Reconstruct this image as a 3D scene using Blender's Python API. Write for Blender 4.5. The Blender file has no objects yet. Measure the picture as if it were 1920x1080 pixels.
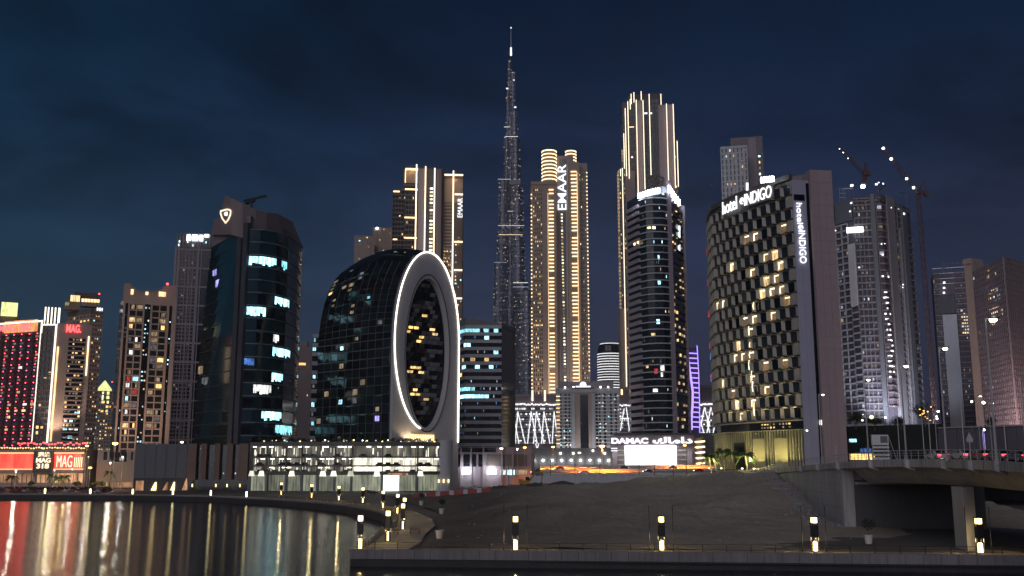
import bpy, math, random
import numpy as np
from mathutils import Vector, Matrix

# ------------------------------------------------------------------ camera, sky, sun, exposure
S = bpy.context.scene
COL = S.collection
FPX = 1874.0                      # focal length in photograph pixels (1920 wide)
PITCH = math.atan(330 / FPX)      # the camera looks up about ten degrees
EYE = 13.0                        # eye height above the water
cd = bpy.data.cameras.new('camera')
cam = bpy.data.objects.new('camera', cd)
COL.objects.link(cam)
cam.location = (0, 0, EYE)
cam.rotation_euler = (math.pi / 2 + PITCH, 0, 0)
cd.sensor_width = 36
cd.lens = 36 * FPX / 1920
cd.clip_start = 0.5
cd.clip_end = 30000
S.camera = cam
S.view_settings.view_transform = 'Standard'
S.view_settings.look = 'None'
S.view_settings.exposure = 0
S.view_settings.gamma = 1
S.view_settings.use_curve_mapping = False
S.render.film_transparent = False
S.cycles.use_denoising = True
S.cycles.max_bounces = 6
S.cycles.diffuse_bounces = 2
S.cycles.glossy_bounces = 4
S.cycles.transmission_bounces = 4
S.cycles.sample_clamp_indirect = 4
S.cycles.sample_clamp_direct = 0
S.cycles.caustics_reflective = False
S.cycles.caustics_refractive = False

W = bpy.data.worlds.new('World')
S.world = W
W.use_nodes = True
wn = W.node_tree
wn.nodes.clear()
def N(t, **k):
    n = wn.nodes.new(t)
    for a, b in k.items():
        setattr(n, a, b)
    return n
L = wn.links.new
out = N('ShaderNodeOutputWorld')
bg = N('ShaderNodeBackground'); bg.inputs[1].default_value = 0.1
L(bg.outputs[0], out.inputs[0])
nish = N('ShaderNodeTexSky', sky_type='NISHITA')
nish.sun_disc = False
nish.sun_elevation = math.radians(-6)
nish.sun_rotation = math.radians(200)
nish.air_density = 1.5
nish.ozone_density = 3
tc = N('ShaderNodeTexCoord')
sep = N('ShaderNodeSeparateXYZ'); L(tc.outputs['Generated'], sep.inputs[0])
ramp = N('ShaderNodeValToRGB')
L(sep.outputs[2], ramp.inputs[0])
e = ramp.color_ramp.elements
e[0].position = 0.0; e[0].color = (.58, .60, 1.02, 1)
e[1].position = 1.0; e[1].color = (.02, .09, .26, 1)
for p, c in ((.10, (.53, .60, 1.10, 1)), (.20, (.33, .50, 1.06, 1)), (.30, (.115, .25, .66, 1)), (.38, (.05, .17, .47, 1)), (.48, (.015, .105, .33, 1))):
    q = ramp.color_ramp.elements.new(p); q.color = c
# teal towards the west, where the last daylight is, violet city glow towards the east
tint = N('ShaderNodeValToRGB'); tint.color_ramp.elements[0].position = .22; tint.color_ramp.elements[1].position = .78
tint.color_ramp.elements[0].color = (.55, 1.30, 1.06, 1); tint.color_ramp.elements[1].color = (1.06, .90, .86, 1)
q = tint.color_ramp.elements.new(.5); q.color = (.95, .95, 1, 1)
mr = N('ShaderNodeMath', operation='MULTIPLY_ADD'); mr.inputs[1].default_value = .5; mr.inputs[2].default_value = .5
L(sep.outputs[0], mr.inputs[0]); L(mr.outputs[0], tint.inputs[0])
mul = N('ShaderNodeMixRGB', blend_type='MULTIPLY'); mul.inputs[0].default_value = 1
L(ramp.outputs[0], mul.inputs[1]); L(tint.outputs[0], mul.inputs[2])
# thin cloud banks, projected on a flat layer overhead
dv = N('ShaderNodeMath', operation='ADD'); dv.inputs[1].default_value = .12; L(sep.outputs[2], dv.inputs[0])
cx = N('ShaderNodeMath', operation='DIVIDE'); L(sep.outputs[0], cx.inputs[0]); L(dv.outputs[0], cx.inputs[1])
cy = N('ShaderNodeMath', operation='DIVIDE'); L(sep.outputs[1], cy.inputs[0]); L(dv.outputs[0], cy.inputs[1])
cmb = N('ShaderNodeCombineXYZ'); L(cx.outputs[0], cmb.inputs[0]); L(cy.outputs[0], cmb.inputs[1])
cn = N('ShaderNodeTexNoise'); cn.inputs['Scale'].default_value = 1.1; cn.inputs['Detail'].default_value = 6; cn.inputs['Roughness'].default_value = .6; cn.inputs['Distortion'].default_value = .5
L(cmb.outputs[0], cn.inputs['Vector'])
cr = N('ShaderNodeValToRGB'); cr.color_ramp.elements[0].position = .42; cr.color_ramp.elements[1].position = .60
cr.color_ramp.elements[0].color = (1, 1, 1, 1); cr.color_ramp.elements[1].color = (.50, .47, .48, 1)
L(cn.outputs[0], cr.inputs[0])
mul2 = N('ShaderNodeMixRGB', blend_type='MULTIPLY')
fade = N('ShaderNodeMapRange'); fade.inputs[1].default_value = .10; fade.inputs[2].default_value = .30; L(sep.outputs[2], fade.inputs[0]); L(fade.outputs[0], mul2.inputs[0])
L(mul.outputs[0], mul2.inputs[1]); L(cr.outputs[0], mul2.inputs[2])
add = N('ShaderNodeMixRGB', blend_type='ADD'); add.inputs[0].default_value = 1
L(mul2.outputs[0], add.inputs[1]); L(nish.outputs[0], add.inputs[2])
L(add.outputs[0], bg.inputs[0])

sd = bpy.data.lights.new('afterglow', 'SUN')
sd.energy = 0.78
sd.angle = math.radians(50)
sd.color = (.94, .90, 1)
sun = bpy.data.objects.new('afterglow', sd); COL.objects.link(sun)
sun.rotation_euler = (math.radians(66), 0, math.radians(-20))   # low, from behind and left of the viewer

# ------------------------------------------------------------------ from photograph pixels to metres
CT, ST = math.cos(PITCH), math.sin(PITCH)
def ray(px, py):
    x = (px - 960) / FPX; y = (540 - py) / FPX
    return Vector((x, CT - y * ST, ST + y * CT))
def at(px, py, Y):
    d = ray(px, py); t = Y / d.y
    return Vector((d.x * t, Y, EYE + d.z * t))
def gnd(px, py, z):
    d = ray(px, py); t = (z - EYE) / d.z
    return Vector((d.x * t, d.y * t, z))
def edge(px, py, Y):
    p = at(px, py, Y); return (p.x, p.y)
def zat(px, py, Y): return at(px, py, Y).z
def proj(p):
    x, y, z = p[0], p[1], p[2] - EYE
    d = y * CT + z * ST
    return 960 + FPX * x / d, 540 - FPX * (z * CT - y * ST) / d
def front(pl, pr, py, Y, rot=0.0):
    """two ground points of a facade that squarely faces the viewer (turned by rot degrees)"""
    c = Vector(edge((pl + pr) / 2, py, Y)); d = c.normalized()
    a = math.radians(rot); t = Vector((d.y, -d.x))
    t = Vector((t.x * math.cos(a) - t.y * math.sin(a), t.x * math.sin(a) + t.y * math.cos(a)))
    r = []
    for px in (pl, pr):
        q = edge(px, py, Y); k = q[0] / q[1]
        s = (k * c.y - c.x) / (t.x - k * t.y)
        r.append((c.x + s * t.x, c.y + s * t.y))
    return r

# ------------------------------------------------------------------ materials
M = {}
def nodes(name):
    m = bpy.data.materials.new(name); m.use_nodes = True
    nt = m.node_tree; b = nt.nodes['Principled BSDF']
    M[name] = m
    return m, nt, b
def noise(nt, scale, detail=4, vec=None):
    n = nt.nodes.new('ShaderNodeTexNoise'); n.inputs['Scale'].default_value = scale; n.inputs['Detail'].default_value = detail
    if vec is None:
        g = nt.nodes.new('ShaderNodeNewGeometry'); vec = g.outputs['Position']
    nt.links.new(vec, n.inputs['Vector'])
    return n
def mat(name, col, rough=.7, metal=0, var=.25, scale=.15, fine=2.0, bump=0, spec=.5, streak=False):
    m, nt, b = nodes(name)
    b.inputs['Roughness'].default_value = rough; b.inputs['Metallic'].default_value = metal
    b.inputs['Specular IOR Level'].default_value = spec
    g = nt.nodes.new('ShaderNodeNewGeometry'); vec = g.outputs['Position']
    if streak:
        mp = nt.nodes.new('ShaderNodeMapping'); mp.inputs['Scale'].default_value = (1, 1, .12)
        nt.links.new(vec, mp.inputs[0]); vec = mp.outputs[0]
    n1 = noise(nt, scale, 4, vec); n2 = noise(nt, fine, 5, vec)
    mx = nt.nodes.new('ShaderNodeMath'); mx.operation = 'MULTIPLY_ADD'; mx.inputs[1].default_value = .5
    nt.links.new(n2.outputs[0], mx.inputs[0])
    hf = nt.nodes.new('ShaderNodeMath'); hf.operation = 'MULTIPLY'; hf.inputs[1].default_value = .5
    nt.links.new(n1.outputs[0], hf.inputs[0]); nt.links.new(hf.outputs[0], mx.inputs[2])
    r = nt.nodes.new('ShaderNodeValToRGB')
    r.color_ramp.elements[0].position = .3; r.color_ramp.elements[1].position = .7
    r.color_ramp.elements[0].color = tuple(c * (1 - var) for c in col) + (1,)
    r.color_ramp.elements[1].color = tuple(min(1, c * (1 + var * .7)) for c in col) + (1,)
    nt.links.new(mx.outputs[0], r.inputs[0]); nt.links.new(r.outputs[0], b.inputs['Base Color'])
    if bump:
        bp = nt.nodes.new('ShaderNodeBump'); bp.inputs['Strength'].default_value = bump; bp.inputs['Distance'].default_value = .2
        nt.links.new(n2.outputs[0], bp.inputs['Height']); nt.links.new(bp.outputs[0], b.inputs['Normal'])
    return m
def em(name, col, s, var=0.0, scale=.7, sample=True):
    """something that gives off light; var breaks up a lit room into brighter and dimmer patches"""
    m, nt, b = nodes(name)
    b.inputs['Base Color'].default_value = (.05, .05, .05, 1); b.inputs['Roughness'].default_value = .4
    b.inputs['Emission Color'].default_value = tuple(col) + (1,)
    b.inputs['Emission Strength'].default_value = s
    if var:
        g = nt.nodes.new('ShaderNodeNewGeometry'); mp = nt.nodes.new('ShaderNodeMapping'); mp.inputs['Scale'].default_value = (1.6, 1.6, .45)
        nt.links.new(g.outputs['Position'], mp.inputs[0])     # curtains and blinds hang in upright folds
        n = noise(nt, scale, 3, mp.outputs[0])
        r = nt.nodes.new('ShaderNodeMapRange'); r.inputs[1].default_value = .32; r.inputs[2].default_value = .68
        r.inputs[3].default_value = s * (1 - var); r.inputs[4].default_value = s * (1 + var)
        oi = nt.nodes.new('ShaderNodeObjectInfo'); k = nt.nodes.new('ShaderNodeMath'); k.operation = 'MULTIPLY_ADD'; k.inputs[1].default_value = .8; k.inputs[2].default_value = .6
        nt.links.new(oi.outputs['Random'], k.inputs[0]); p = nt.nodes.new('ShaderNodeMath'); p.operation = 'MULTIPLY'
        nt.links.new(n.outputs[0], r.inputs[0]); nt.links.new(r.outputs[0], p.inputs[0]); nt.links.new(k.outputs[0], p.inputs[1])
        nt.links.new(p.outputs[0], b.inputs['Emission Strength'])
    m.cycles.emission_sampling = 'AUTO' if sample else 'NONE'
    return m
mat('concrete', (.27, .25, .26), .8, bump=.05, streak=True)
mat('grey_panel', (.17, .175, .19), .6, var=.15, streak=True)
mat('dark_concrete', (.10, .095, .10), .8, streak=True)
mat('mauve_render', (.33, .27, .29), .8, var=.15, streak=True)
mat('violet_lit_wall', (.38, .365, .46), .8, var=.12, streak=True)  # hotel wall; bluish light from the sign is put into the colour
mat('mauve_lit_wall', (.38, .285, .29), .8, var=.12, streak=True)  # neighbouring hotel wall; its different light is put into the colour
mat('mauve_deep', (.12, .10, .125), .8, streak=True)  # darkest of the mauve tones
mat('black_slope', (.02, .022, .02), .9, var=.5, scale=.4)
mat('tower_skin', (.15, .145, .18), .35, .4, var=.3)
mat('lit_louver', (.30, .30, .30), .6)
mat('mauve_dark', (.24, .185, .185), .8, var=.15, streak=True)
mat('beige_stone', (.40, .31, .26), .75, var=.2, streak=True)
mat('warm_stone', (.42, .31, .23), .75, var=.2, streak=True)
mat('tan_panel', (.20, .13, .10), .7, var=.25, streak=True)
mat('brown_stone', (.15, .115, .10), .8, streak=True)
mat('white_paint', (.70, .68, .66), .6, var=.15, streak=True)
mat('light_grey', (.45, .44, .46), .6, var=.15, streak=True)
mat('frame_white', (.40, .36, .29), .6, var=.2, scale=.3)
mat('dark_glass', (.012, .014, .018), .12, var=.4, scale=.08, fine=.5)
mat('pier_dark', (.055, .055, .065), .6, var=.2)
mat('hotel_pane', (.022, .027, .033), .22, var=.4)
mat('teal_glass', (.006, .034, .046), .09, var=.5, scale=.06, fine=.4)
mat('pane_a', (.010, .016, .020), .10, var=.3)
mat('pane_b', (.022, .026, .028), .18, var=.3)
mat('pane_c', (.005, .007, .010), .06, var=.3, spec=.25)
mat('pane_left', (.004, .010, .013), .45, var=.3, spec=.12)  # left face glass made darker and duller to mute its sky reflection
mat('brown_frame', (.11, .095, .085), .5, var=.2)
mat('steel', (.40, .40, .42), .35, .8, var=.1)
mat('dark_steel', (.05, .05, .055), .45, .6, var=.2)
mat('black_metal', (.018, .018, .02), .5, .3, var=.2)
mat('rust_steel', (.12, .058, .042), .6, .2, var=.3)
mat('pole_grey', (.52, .50, .50), .5, .5, var=.1)
mat('sand', (.385, .32, .25), .95, var=.35, scale=.06, fine=.9, bump=.6)
mat('maroon', (.085, .030, .028), .6, var=.2)
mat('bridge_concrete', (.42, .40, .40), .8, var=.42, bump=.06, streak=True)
mat('road_concrete', (.42, .40, .38), .85)
mat('paving', (.38, .32, .255), .85, var=.25, scale=.2, fine=3, bump=.1)
mat('asphalt', (.05, .05, .052), .75, var=.3, scale=.1, fine=4, bump=.1)
mat('city_ground', (.12, .105, .095), .9, var=.3, scale=.03, fine=.5)
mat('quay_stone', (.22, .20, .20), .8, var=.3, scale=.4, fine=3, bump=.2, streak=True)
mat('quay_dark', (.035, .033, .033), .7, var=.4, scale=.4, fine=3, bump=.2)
mat('soil', (.075, .06, .05), .95, var=.4, scale=.3, fine=2, bump=.5)
mat('leaf', (.05, .075, .025), .7, var=.5, scale=1.5, fine=6)
mat('leaf_dark', (.025, .04, .018), .7, var=.5, scale=1.5, fine=6)
mat('palm_leaf', (.075, .11, .03), .6, var=.4, scale=1.5, fine=6)
mat('bark', (.11, .08, .055), .9, var=.4, scale=2, fine=8, bump=.4)
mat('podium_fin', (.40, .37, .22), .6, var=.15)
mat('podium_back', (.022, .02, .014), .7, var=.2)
mat('red_cladding', (.42, .045, .03), .5, var=.25)
mat('sign_board', (.09, .065, .05), .5, var=.2)
mat('car_white', (.55, .55, .56), .3, var=.05); mat('car_grey', (.12, .12, .13), .3, .4, var=.1)
mat('car_black', (.015, .015, .017), .25, var=.1); mat('car_red', (.28, .02, .02), .3, var=.1); mat('car_blue', (.03, .06, .16), .3, var=.1)
mat('tyre', (.015, .015, .015), .8); mat('car_glass', (.01, .012, .014), .08)
mat('excavator_yellow', (.30, .17, .02), .6, var=.3); mat('barrier_red', (.30, .03, .03), .6); mat('barrier_white', (.45, .43, .42), .6)
mat('planter_white', (.55, .53, .52), .5, var=.1)
em('lamp_warm', (1, .80, .36), 7.0)
em('column_light', (1, .70, .24), 7.0)
em('lamp_soft', (1, .74, .33), 3.2)
em('bulb_amber', (1, .52, .18), 2.6)
em('strip_amber', (1, .50, .22), 2.2)
em('lamp_white', (1, .93, .80), 12.0)
em('lamp_cold', (.80, .90, 1), 12.0)
em('lamp_sodium', (1, .45, .10), 15.0)
em('strip_gold', (1, .74, .42), 2.6)
em('strip_warm', (1, .82, .58), 2.4)
em('strip_white', (1, .88, .72), 2.0)
em('tube_white', (.95, .95, 1), 1.4)
em('ring_white', (1, .90, .74), 4.0)
em('purple_tube', (.34, .22, 1), 2.4)
em('sign_white', (.90, .94, 1), 1.7)
em('sign_glare', (.80, .88, 1), 6.0)
em('sign_blaze', (.74, .85, 1), 30.0)
em('sign_red', (1, .09, .09), 3.2)
em('sign_back', (1, .38, .12), .9, .4, .4)
em('sign_pale', (1, .80, .55), 1.6)
em('screen', (.90, .97, 1), 4.5, .25, .12)
em('shop_glow', (1, .50, .24), .5, .7, .35)
em('red_backlit', (1, .042, .024), 2.7, .55, .2)
em('park_glow', (1, .95, .74), .15, .85, .25)
em('park_slot', (1, .95, .78), 1.5, .5, .6, False)
em('shopfront', (.95, 1, .72), .20, .6, .3)
em('park_bright', (1, .95, .76), 1.2, .5, .25)
em('red_bulb', (1, .04, .10), 24.0); em('beacon', (1, .05, .05), 8.0)
em('room_warm', (1, .66, .28), .95, .7, .9, False); em('room_gold', (1, .60, .20), 1.5, .6, .9, False); em('room_dim', (1, .70, .40), .26, .7, .8, False)
em('room_cool', (.40, .84, .97), 2.3, .7, .9, False); em('room_teal', (.28, .78, .88), 1.3, .8, .8, False); em('room_white', (.95, .95, .9), 1.25, .6, .9, False)
em('room_blue', (.10, .28, .85), .6, .8, .9, False); em('room_violet', (.45, .40, 1), .9, .6, .9, False); em('room_red', (.9, .05, .06), .6, .6, .9, False)
em('room_brown', (1, .60, .26), .20, .8, 1.2, False)
em('room_grey', (.55, .58, .66), .16, .8, .8, False); em('room_bright', (1, .85, .55), 2.2, .5, .9, False)
em('work_lamp', (.92, .95, 1), 2.2, 0, 1, False)
em('crown_gold', (1, .66, .32), 1.6, .3, .3); em('crown_yellow', (.85, .85, .35), 1.1, .3, .5)
em('spark_cool', (.72, .78, 1), .5, .6, 2, False); em('spark_white', (1, .95, .9), 1.1, .5, 2, False); em('spark_warm', (1, .75, .45), 1.2, .6, 2, False)
em('tail_red', (1, .05, .07), 5.0); em('head_white', (1, .95, .85), 9.0)
em('tree_orange', (1, .50, .10), 3.0, .4, 2)

def sand_material():     # loose pale sand, with darker trodden soil where the lot lies low by the water
    m = M['sand']; nt = m.node_tree; b = nt.nodes['Principled BSDF']; old = b.inputs['Base Color'].links[0].from_socket
    g = nt.nodes.new('ShaderNodeNewGeometry'); sp = nt.nodes.new('ShaderNodeSeparateXYZ'); nt.links.new(g.outputs['Position'], sp.inputs[0])
    nz = noise(nt, .07, 4)
    a = nt.nodes.new('ShaderNodeMath'); a.operation = 'MULTIPLY_ADD'; a.inputs[1].default_value = -3.0; nt.links.new(sp.outputs[2], a.inputs[0]); nt.links.new(sp.outputs[0], a.inputs[2])
    c = nt.nodes.new('ShaderNodeMath'); c.operation = 'MULTIPLY_ADD'; c.inputs[1].default_value = 30; nt.links.new(nz.outputs[0], c.inputs[0]); nt.links.new(sp.outputs[0], c.inputs[2])
    mr = nt.nodes.new('ShaderNodeMapRange'); mr.inputs[1].default_value = 8; mr.inputs[2].default_value = 34; nt.links.new(c.outputs[0], mr.inputs[0])
    mx = nt.nodes.new('ShaderNodeMixRGB'); mx.inputs[1].default_value = (.125, .10, .08, 1); nt.links.new(mr.outputs[0], mx.inputs[0]); nt.links.new(old, mx.inputs[2])
    nt.links.new(mx.outputs[0], b.inputs['Base Color'])
    old_bp = b.inputs['Normal'].links[0].from_node
    bp2 = nt.nodes.new('ShaderNodeBump'); bp2.inputs['Strength'].default_value = .55; bp2.inputs['Distance'].default_value = 1.0
    n3 = noise(nt, .22, 5); nt.links.new(n3.outputs[0], bp2.inputs['Height']); nt.links.new(old_bp.outputs[0], bp2.inputs['Normal'])
    wv = nt.nodes.new('ShaderNodeTexWave'); wv.inputs['Scale'].default_value = .16; wv.inputs['Distortion'].default_value = 9; wv.inputs['Detail'].default_value = 2; wv.inputs['Detail Scale'].default_value = .35; nt.links.new(g.outputs['Position'], wv.inputs['Vector'])
    pk = nt.nodes.new('ShaderNodeMapRange'); pk.inputs[1].default_value = .80; pk.inputs[2].default_value = .98; nt.links.new(wv.outputs['Fac'], pk.inputs[0])
    bp3 = nt.nodes.new('ShaderNodeBump'); bp3.invert = True; bp3.inputs['Strength'].default_value = .12; bp3.inputs['Distance'].default_value = .2; nt.links.new(pk.outputs[0], bp3.inputs['Height']); nt.links.new(bp2.outputs[0], bp3.inputs['Normal'])
    nt.links.new(bp3.outputs[0], b.inputs['Normal'])
sand_material()

# ------------------------------------------------------------------ mesh helpers
BASE = {}
def tag(o, label=None, cat=None, group=None, kind=None):
    if label: o['label'] = label
    if cat: o['category'] = cat
    if group: o['group'] = group
    if kind: o['kind'] = kind
    return o
def thing(name, label, cat, loc, group=None):
    o = bpy.data.objects.new(name, None); COL.objects.link(o)
    o.location = loc; o.empty_display_size = .5
    BASE[o.name] = Vector(loc)
    return tag(o, label, cat, group)
def put(o, parent, base=None):
    COL.objects.link(o)
    if parent is not None:
        o.parent = parent
        BASE[o.name] = BASE[parent.name]
    return o
class MB:
    def __init__(s): s.v = []; s.f = []
    def add(s, vs, fs):
        n = len(s.v); s.v += [tuple(p) for p in vs]; s.f += [tuple(i + n for i in q) for q in fs]
    def hexa(s, p):      # four points low (ccw from above), four high
        s.add(p, [(3, 2, 1, 0), (4, 5, 6, 7), (0, 1, 5, 4), (1, 2, 6, 5), (2, 3, 7, 6), (3, 0, 4, 7)])
    def box(s, x0, x1, y0, y1, z0, z1):
        s.hexa([(x0, y0, z0), (x1, y0, z0), (x1, y1, z0), (x0, y1, z0), (x0, y0, z1), (x1, y0, z1), (x1, y1, z1), (x0, y1, z1)])
    def prism(s, poly, z0, z1, top=None):
        n = len(poly); top = top or poly
        a = sum(poly[i][0] * poly[(i + 1) % n][1] - poly[(i + 1) % n][0] * poly[i][1] for i in range(n))
        if a < 0: poly = poly[::-1]; top = top[::-1]
        zt = (lambda i: z1[len(top) - 1 - i] if a < 0 else z1[i]) if isinstance(z1, (list, tuple)) else (lambda i: z1)
        vs = [(x, y, z0) for x, y in poly] + [(x, y, zt(i)) for i, (x, y) in enumerate(top)]
        s.add(vs, [tuple(range(n))[::-1], tuple(range(n, 2 * n))] + [(i, (i + 1) % n, n + (i + 1) % n, n + i) for i in range(n)])
    def tube(s, p, q, r, n=6, r1=None):
        p = Vector(p); q = Vector(q); d = (q - p).normalized(); r1 = r if r1 is None else r1
        a = d.orthogonal().normalized(); b = d.cross(a)
        vs = []
        for c, k in ((p, r), (q, r1)):
            vs += [c + a * (k * math.cos(2 * math.pi * i / n)) + b * (k * math.sin(2 * math.pi * i / n)) for i in range(n)]
        s.add(vs, [tuple(range(n))[::-1], tuple(range(n, 2 * n))] + [(i, (i + 1) % n, n + (i + 1) % n, n + i) for i in range(n)])
    def path(s, pts, r, n=5):
        for a, b in zip(pts[:-1], pts[1:]): s.tube(a, b, r, n)
    def lathe(s, c, prof, n=12):
        vs = []
        for r, z in prof:
            vs += [(c[0] + r * math.cos(2 * math.pi * i / n), c[1] + r * math.sin(2 * math.pi * i / n), c[2] + z) for i in range(n)]
        fs = [tuple(range(n))[::-1], tuple(range(n * (len(prof) - 1), n * len(prof)))]
        for k in range(len(prof) - 1):
            fs += [(k * n + i, k * n + (i + 1) % n, (k + 1) * n + (i + 1) % n, (k + 1) * n + i) for i in range(n)]
        s.add(vs, fs)
    def loft(s, rings, closed=True):
        n = len(rings[0]); vs = [p for r in rings for p in r]
        m = n if closed else n - 1
        s.add(vs, [(k * n + i, k * n + (i + 1) % n, (k + 1) * n + (i + 1) % n, (k + 1) * n + i) for k in range(len(rings) - 1) for i in range(m)])
    def build(s, name, material, parent=None, kind=None, smooth=False, label=None):
        if not s.v: return None
        v = np.array(s.v, dtype=float)
        if parent is not None: base = BASE[parent.name]
        else: base = Vector((v[:, 0].mean(), v[:, 1].mean(), v[:, 2].min()))
        v -= np.array(base)
        me = bpy.data.meshes.new(name); me.from_pydata(v.tolist(), [], s.f)
        me.materials.append(M[material] if isinstance(material, str) else material)
        if smooth: me.polygons.foreach_set('use_smooth', [True] * len(me.polygons))
        me.update()
        o = bpy.data.objects.new(name, me); put(o, parent)
        if parent is None:
            o.location = base; BASE[o.name] = Vector(base)
        if kind: o['kind'] = kind
        if label: o['label'] = label
        return o
UNIT = {}
def unit(material):
    """a one-metre box, local x along a facade, y into it, z up; shared by every piece of this material"""
    if material not in UNIT:
        me = bpy.data.meshes.new('block_' + material)
        b = MB(); b.box(-.5, .5, -.5, .5, -.5, .5)
        me.from_pydata(b.v, [], b.f); me.materials.append(M[material]); me.update()
        UNIT[material] = me
    return UNIT[material]
def piece(name, parent, m4, size, material, mesh=None):
    o = bpy.data.objects.new(name, mesh or unit(material)); put(o, parent)
    b = BASE[parent.name] if parent is not None else Vector((0, 0, 0))
    o.matrix_basis = Matrix.Translation(-b) @ m4 @ Matrix.Diagonal((size[0], size[1], size[2], 1))
    if parent is None: BASE[o.name] = m4.translation.copy()
    return o
class Face:
    """a facade that follows a line of ground points, left to right as seen from outside; u along it, v up, d outwards"""
    def __init__(s, pts, z0, z1, warp=None):
        s.p = [Vector(p) for p in pts]; s.z0 = z0; s.z1 = z1; s.h = z1 - z0; s.warp = warp
        s.c = [0.0]
        for a, b in zip(s.p[:-1], s.p[1:]): s.c.append(s.c[-1] + (b - a).length)
        s.w = s.c[-1]
        ns = []
        for a, b in zip(s.p[:-1], s.p[1:]):
            t = (b - a).normalized(); ns.append(Vector((t.y, -t.x)))
        s.seg = ns
        s.n = [ns[0]] + [(x + y).normalized() for x, y in zip(ns[:-1], ns[1:])] + [ns[-1]]
    def k(s, u):
        for i in range(len(s.seg) - 1):
            if u < s.c[i + 1] - 1e-6: return i
        return len(s.seg) - 1
    def pt(s, u, v, d=0.0):
        i = s.k(u); t = (u - s.c[i]) / (s.c[i + 1] - s.c[i])
        q = s.p[i].lerp(s.p[i + 1], t); n = s.n[i].lerp(s.n[i + 1], t)
        r = Vector((q.x + n.x * d, q.y + n.y * d, s.z0 + v))
        return s.warp(r) if s.warp else r
    def box(s, mb, u0, u1, v0, v1, d0, d1):
        cuts = [u0] + [c for c in s.c if u0 + 1e-4 < c < u1 - 1e-4] + [u1]
        for a, b in zip(cuts[:-1], cuts[1:]):
            mb.hexa([s.pt(a, v0, d1), s.pt(b, v0, d1), s.pt(b, v0, d0), s.pt(a, v0, d0), s.pt(a, v1, d1), s.pt(b, v1, d1), s.pt(b, v1, d0), s.pt(a, v1, d0)])
    def m4(s, u, v, d=0.0):
        q = s.pt(u, v, d)
        t3 = (s.pt(min(s.w, u + .3), v) - s.pt(max(0, u - .3), v)).normalized()
        n3 = Vector((t3.y, -t3.x, 0)).normalized()
        return Matrix(((t3.x, -n3.x, 0, q.x), (t3.y, -n3.y, 0, q.y), (0, 0, 1, q.z), (0, 0, 0, 1)))
    def rows(s, n): return [s.h * i / n for i in range(n + 1)]
    def blk(s, name, parent, u0, u1, v0, v1, d0, d1, material):
        return piece(name, parent, s.m4((u0 + u1) / 2, (v0 + v1) / 2, (d0 + d1) / 2), (u1 - u0, abs(d1 - d0), v1 - v0), material)
def body(parent, pts, back, z0, z1, material, name='tower_body', inset=0.0):
    """the solid behind a facade: the facade line closed towards the back; back = depth, or an explicit list of points"""
    f = Face(pts, z0, z1)
    if not isinstance(back, list):
        a, b = Vector(pts[0]), Vector(pts[-1]); t = (b - a).normalized(); n = Vector((-t.y, t.x))
        back = [tuple(b + n * back), tuple(a + n * back)]
    b = MB(); b.prism(list(pts) + back, z0, z1)
    return b.build(name, material, parent)
RND = random.Random(7)
def pick(pal):
    t = RND.random() * sum(w for _, w in pal)
    for m, w in pal:
        t -= w
        if t <= 0: return m
    return pal[-1][0]
WARM = [('room_warm', 4), ('room_gold', 2), ('room_dim', 4), ('room_white', 1), ('room_cool', .6)]
COOL = [('room_cool', 3), ('room_teal', 3), ('room_white', 2), ('room_grey', 2), ('room_dim', 1)]
MIXED = [('room_warm', 2), ('room_dim', 3), ('room_cool', 2), ('room_white', 1.5), ('room_grey', 3), ('room_gold', 1)]
GREY = [('room_grey', 5), ('room_white', .35), ('spark_cool', 1.2), ('room_dim', 2)]
def glow(parent, face, u0, u1, v0, v1, nu, nv, prob, pal, fill=(.7, .6), d=.06, objects=False, name='lit_window', shrink=None):
    """lit rooms of a facade field; one mesh of small panes per light colour, or one object per window"""
    bs = {}
    du, dv = (u1 - u0) / nu, (v1 - v0) / nv
    for j in range(nv):
        for i in range(nu):
            if RND.random() > prob: continue
            m = pick(pal)
            w = du * fill[0] * RND.uniform(.55, 1); h = dv * fill[1] * RND.uniform(.6, 1)
            u = u0 + du * (i + .5) + RND.uniform(-.1, .1) * du; v = v0 + dv * (j + .55)
            if objects: face.blk(name, parent, u - w / 2, u + w / 2, v - h / 2, v + h / 2, 0, d, m)
            else: face.box(bs.setdefault(m, MB()), u - w / 2, u + w / 2, v - h / 2, v + h / 2, -.05, d)
    for m, b in bs.items(): b.build(name, m, parent, 'stuff')
def lattice(parent, face, u0, u1, v0, v1, nu, nv, material, pier=.35, slab=.35, d=.35, split=False, name='facade_frame'):
    """proud wall between window openings: piers full height, spandrels butted between them"""
    du, dv = (u1 - u0) / nu, (v1 - v0) / nv
    pw = du * pier; sh = dv * slab
    b = MB()
    for i in range(nu + 1):
        a = max(u0, u0 + du * i - pw / 2); c = min(u1, u0 + du * i + pw / 2)
        if split: face.blk('pier', parent, a, c, v0, v1, -.1, d, material)
        else: face.box(b, a, c, v0, v1, -.1, d)
    for j in range(nv + 1):
        a = max(v0, v0 + dv * j - sh / 2); c = min(v1, v0 + dv * j + sh / 2)
        for i in range(nu):
            face.box(b, u0 + du * i + pw / 2, u0 + du * (i + 1) - pw / 2, a, c, -.1, d - .04)
    b.build(name, material, parent, 'stuff')
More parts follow.
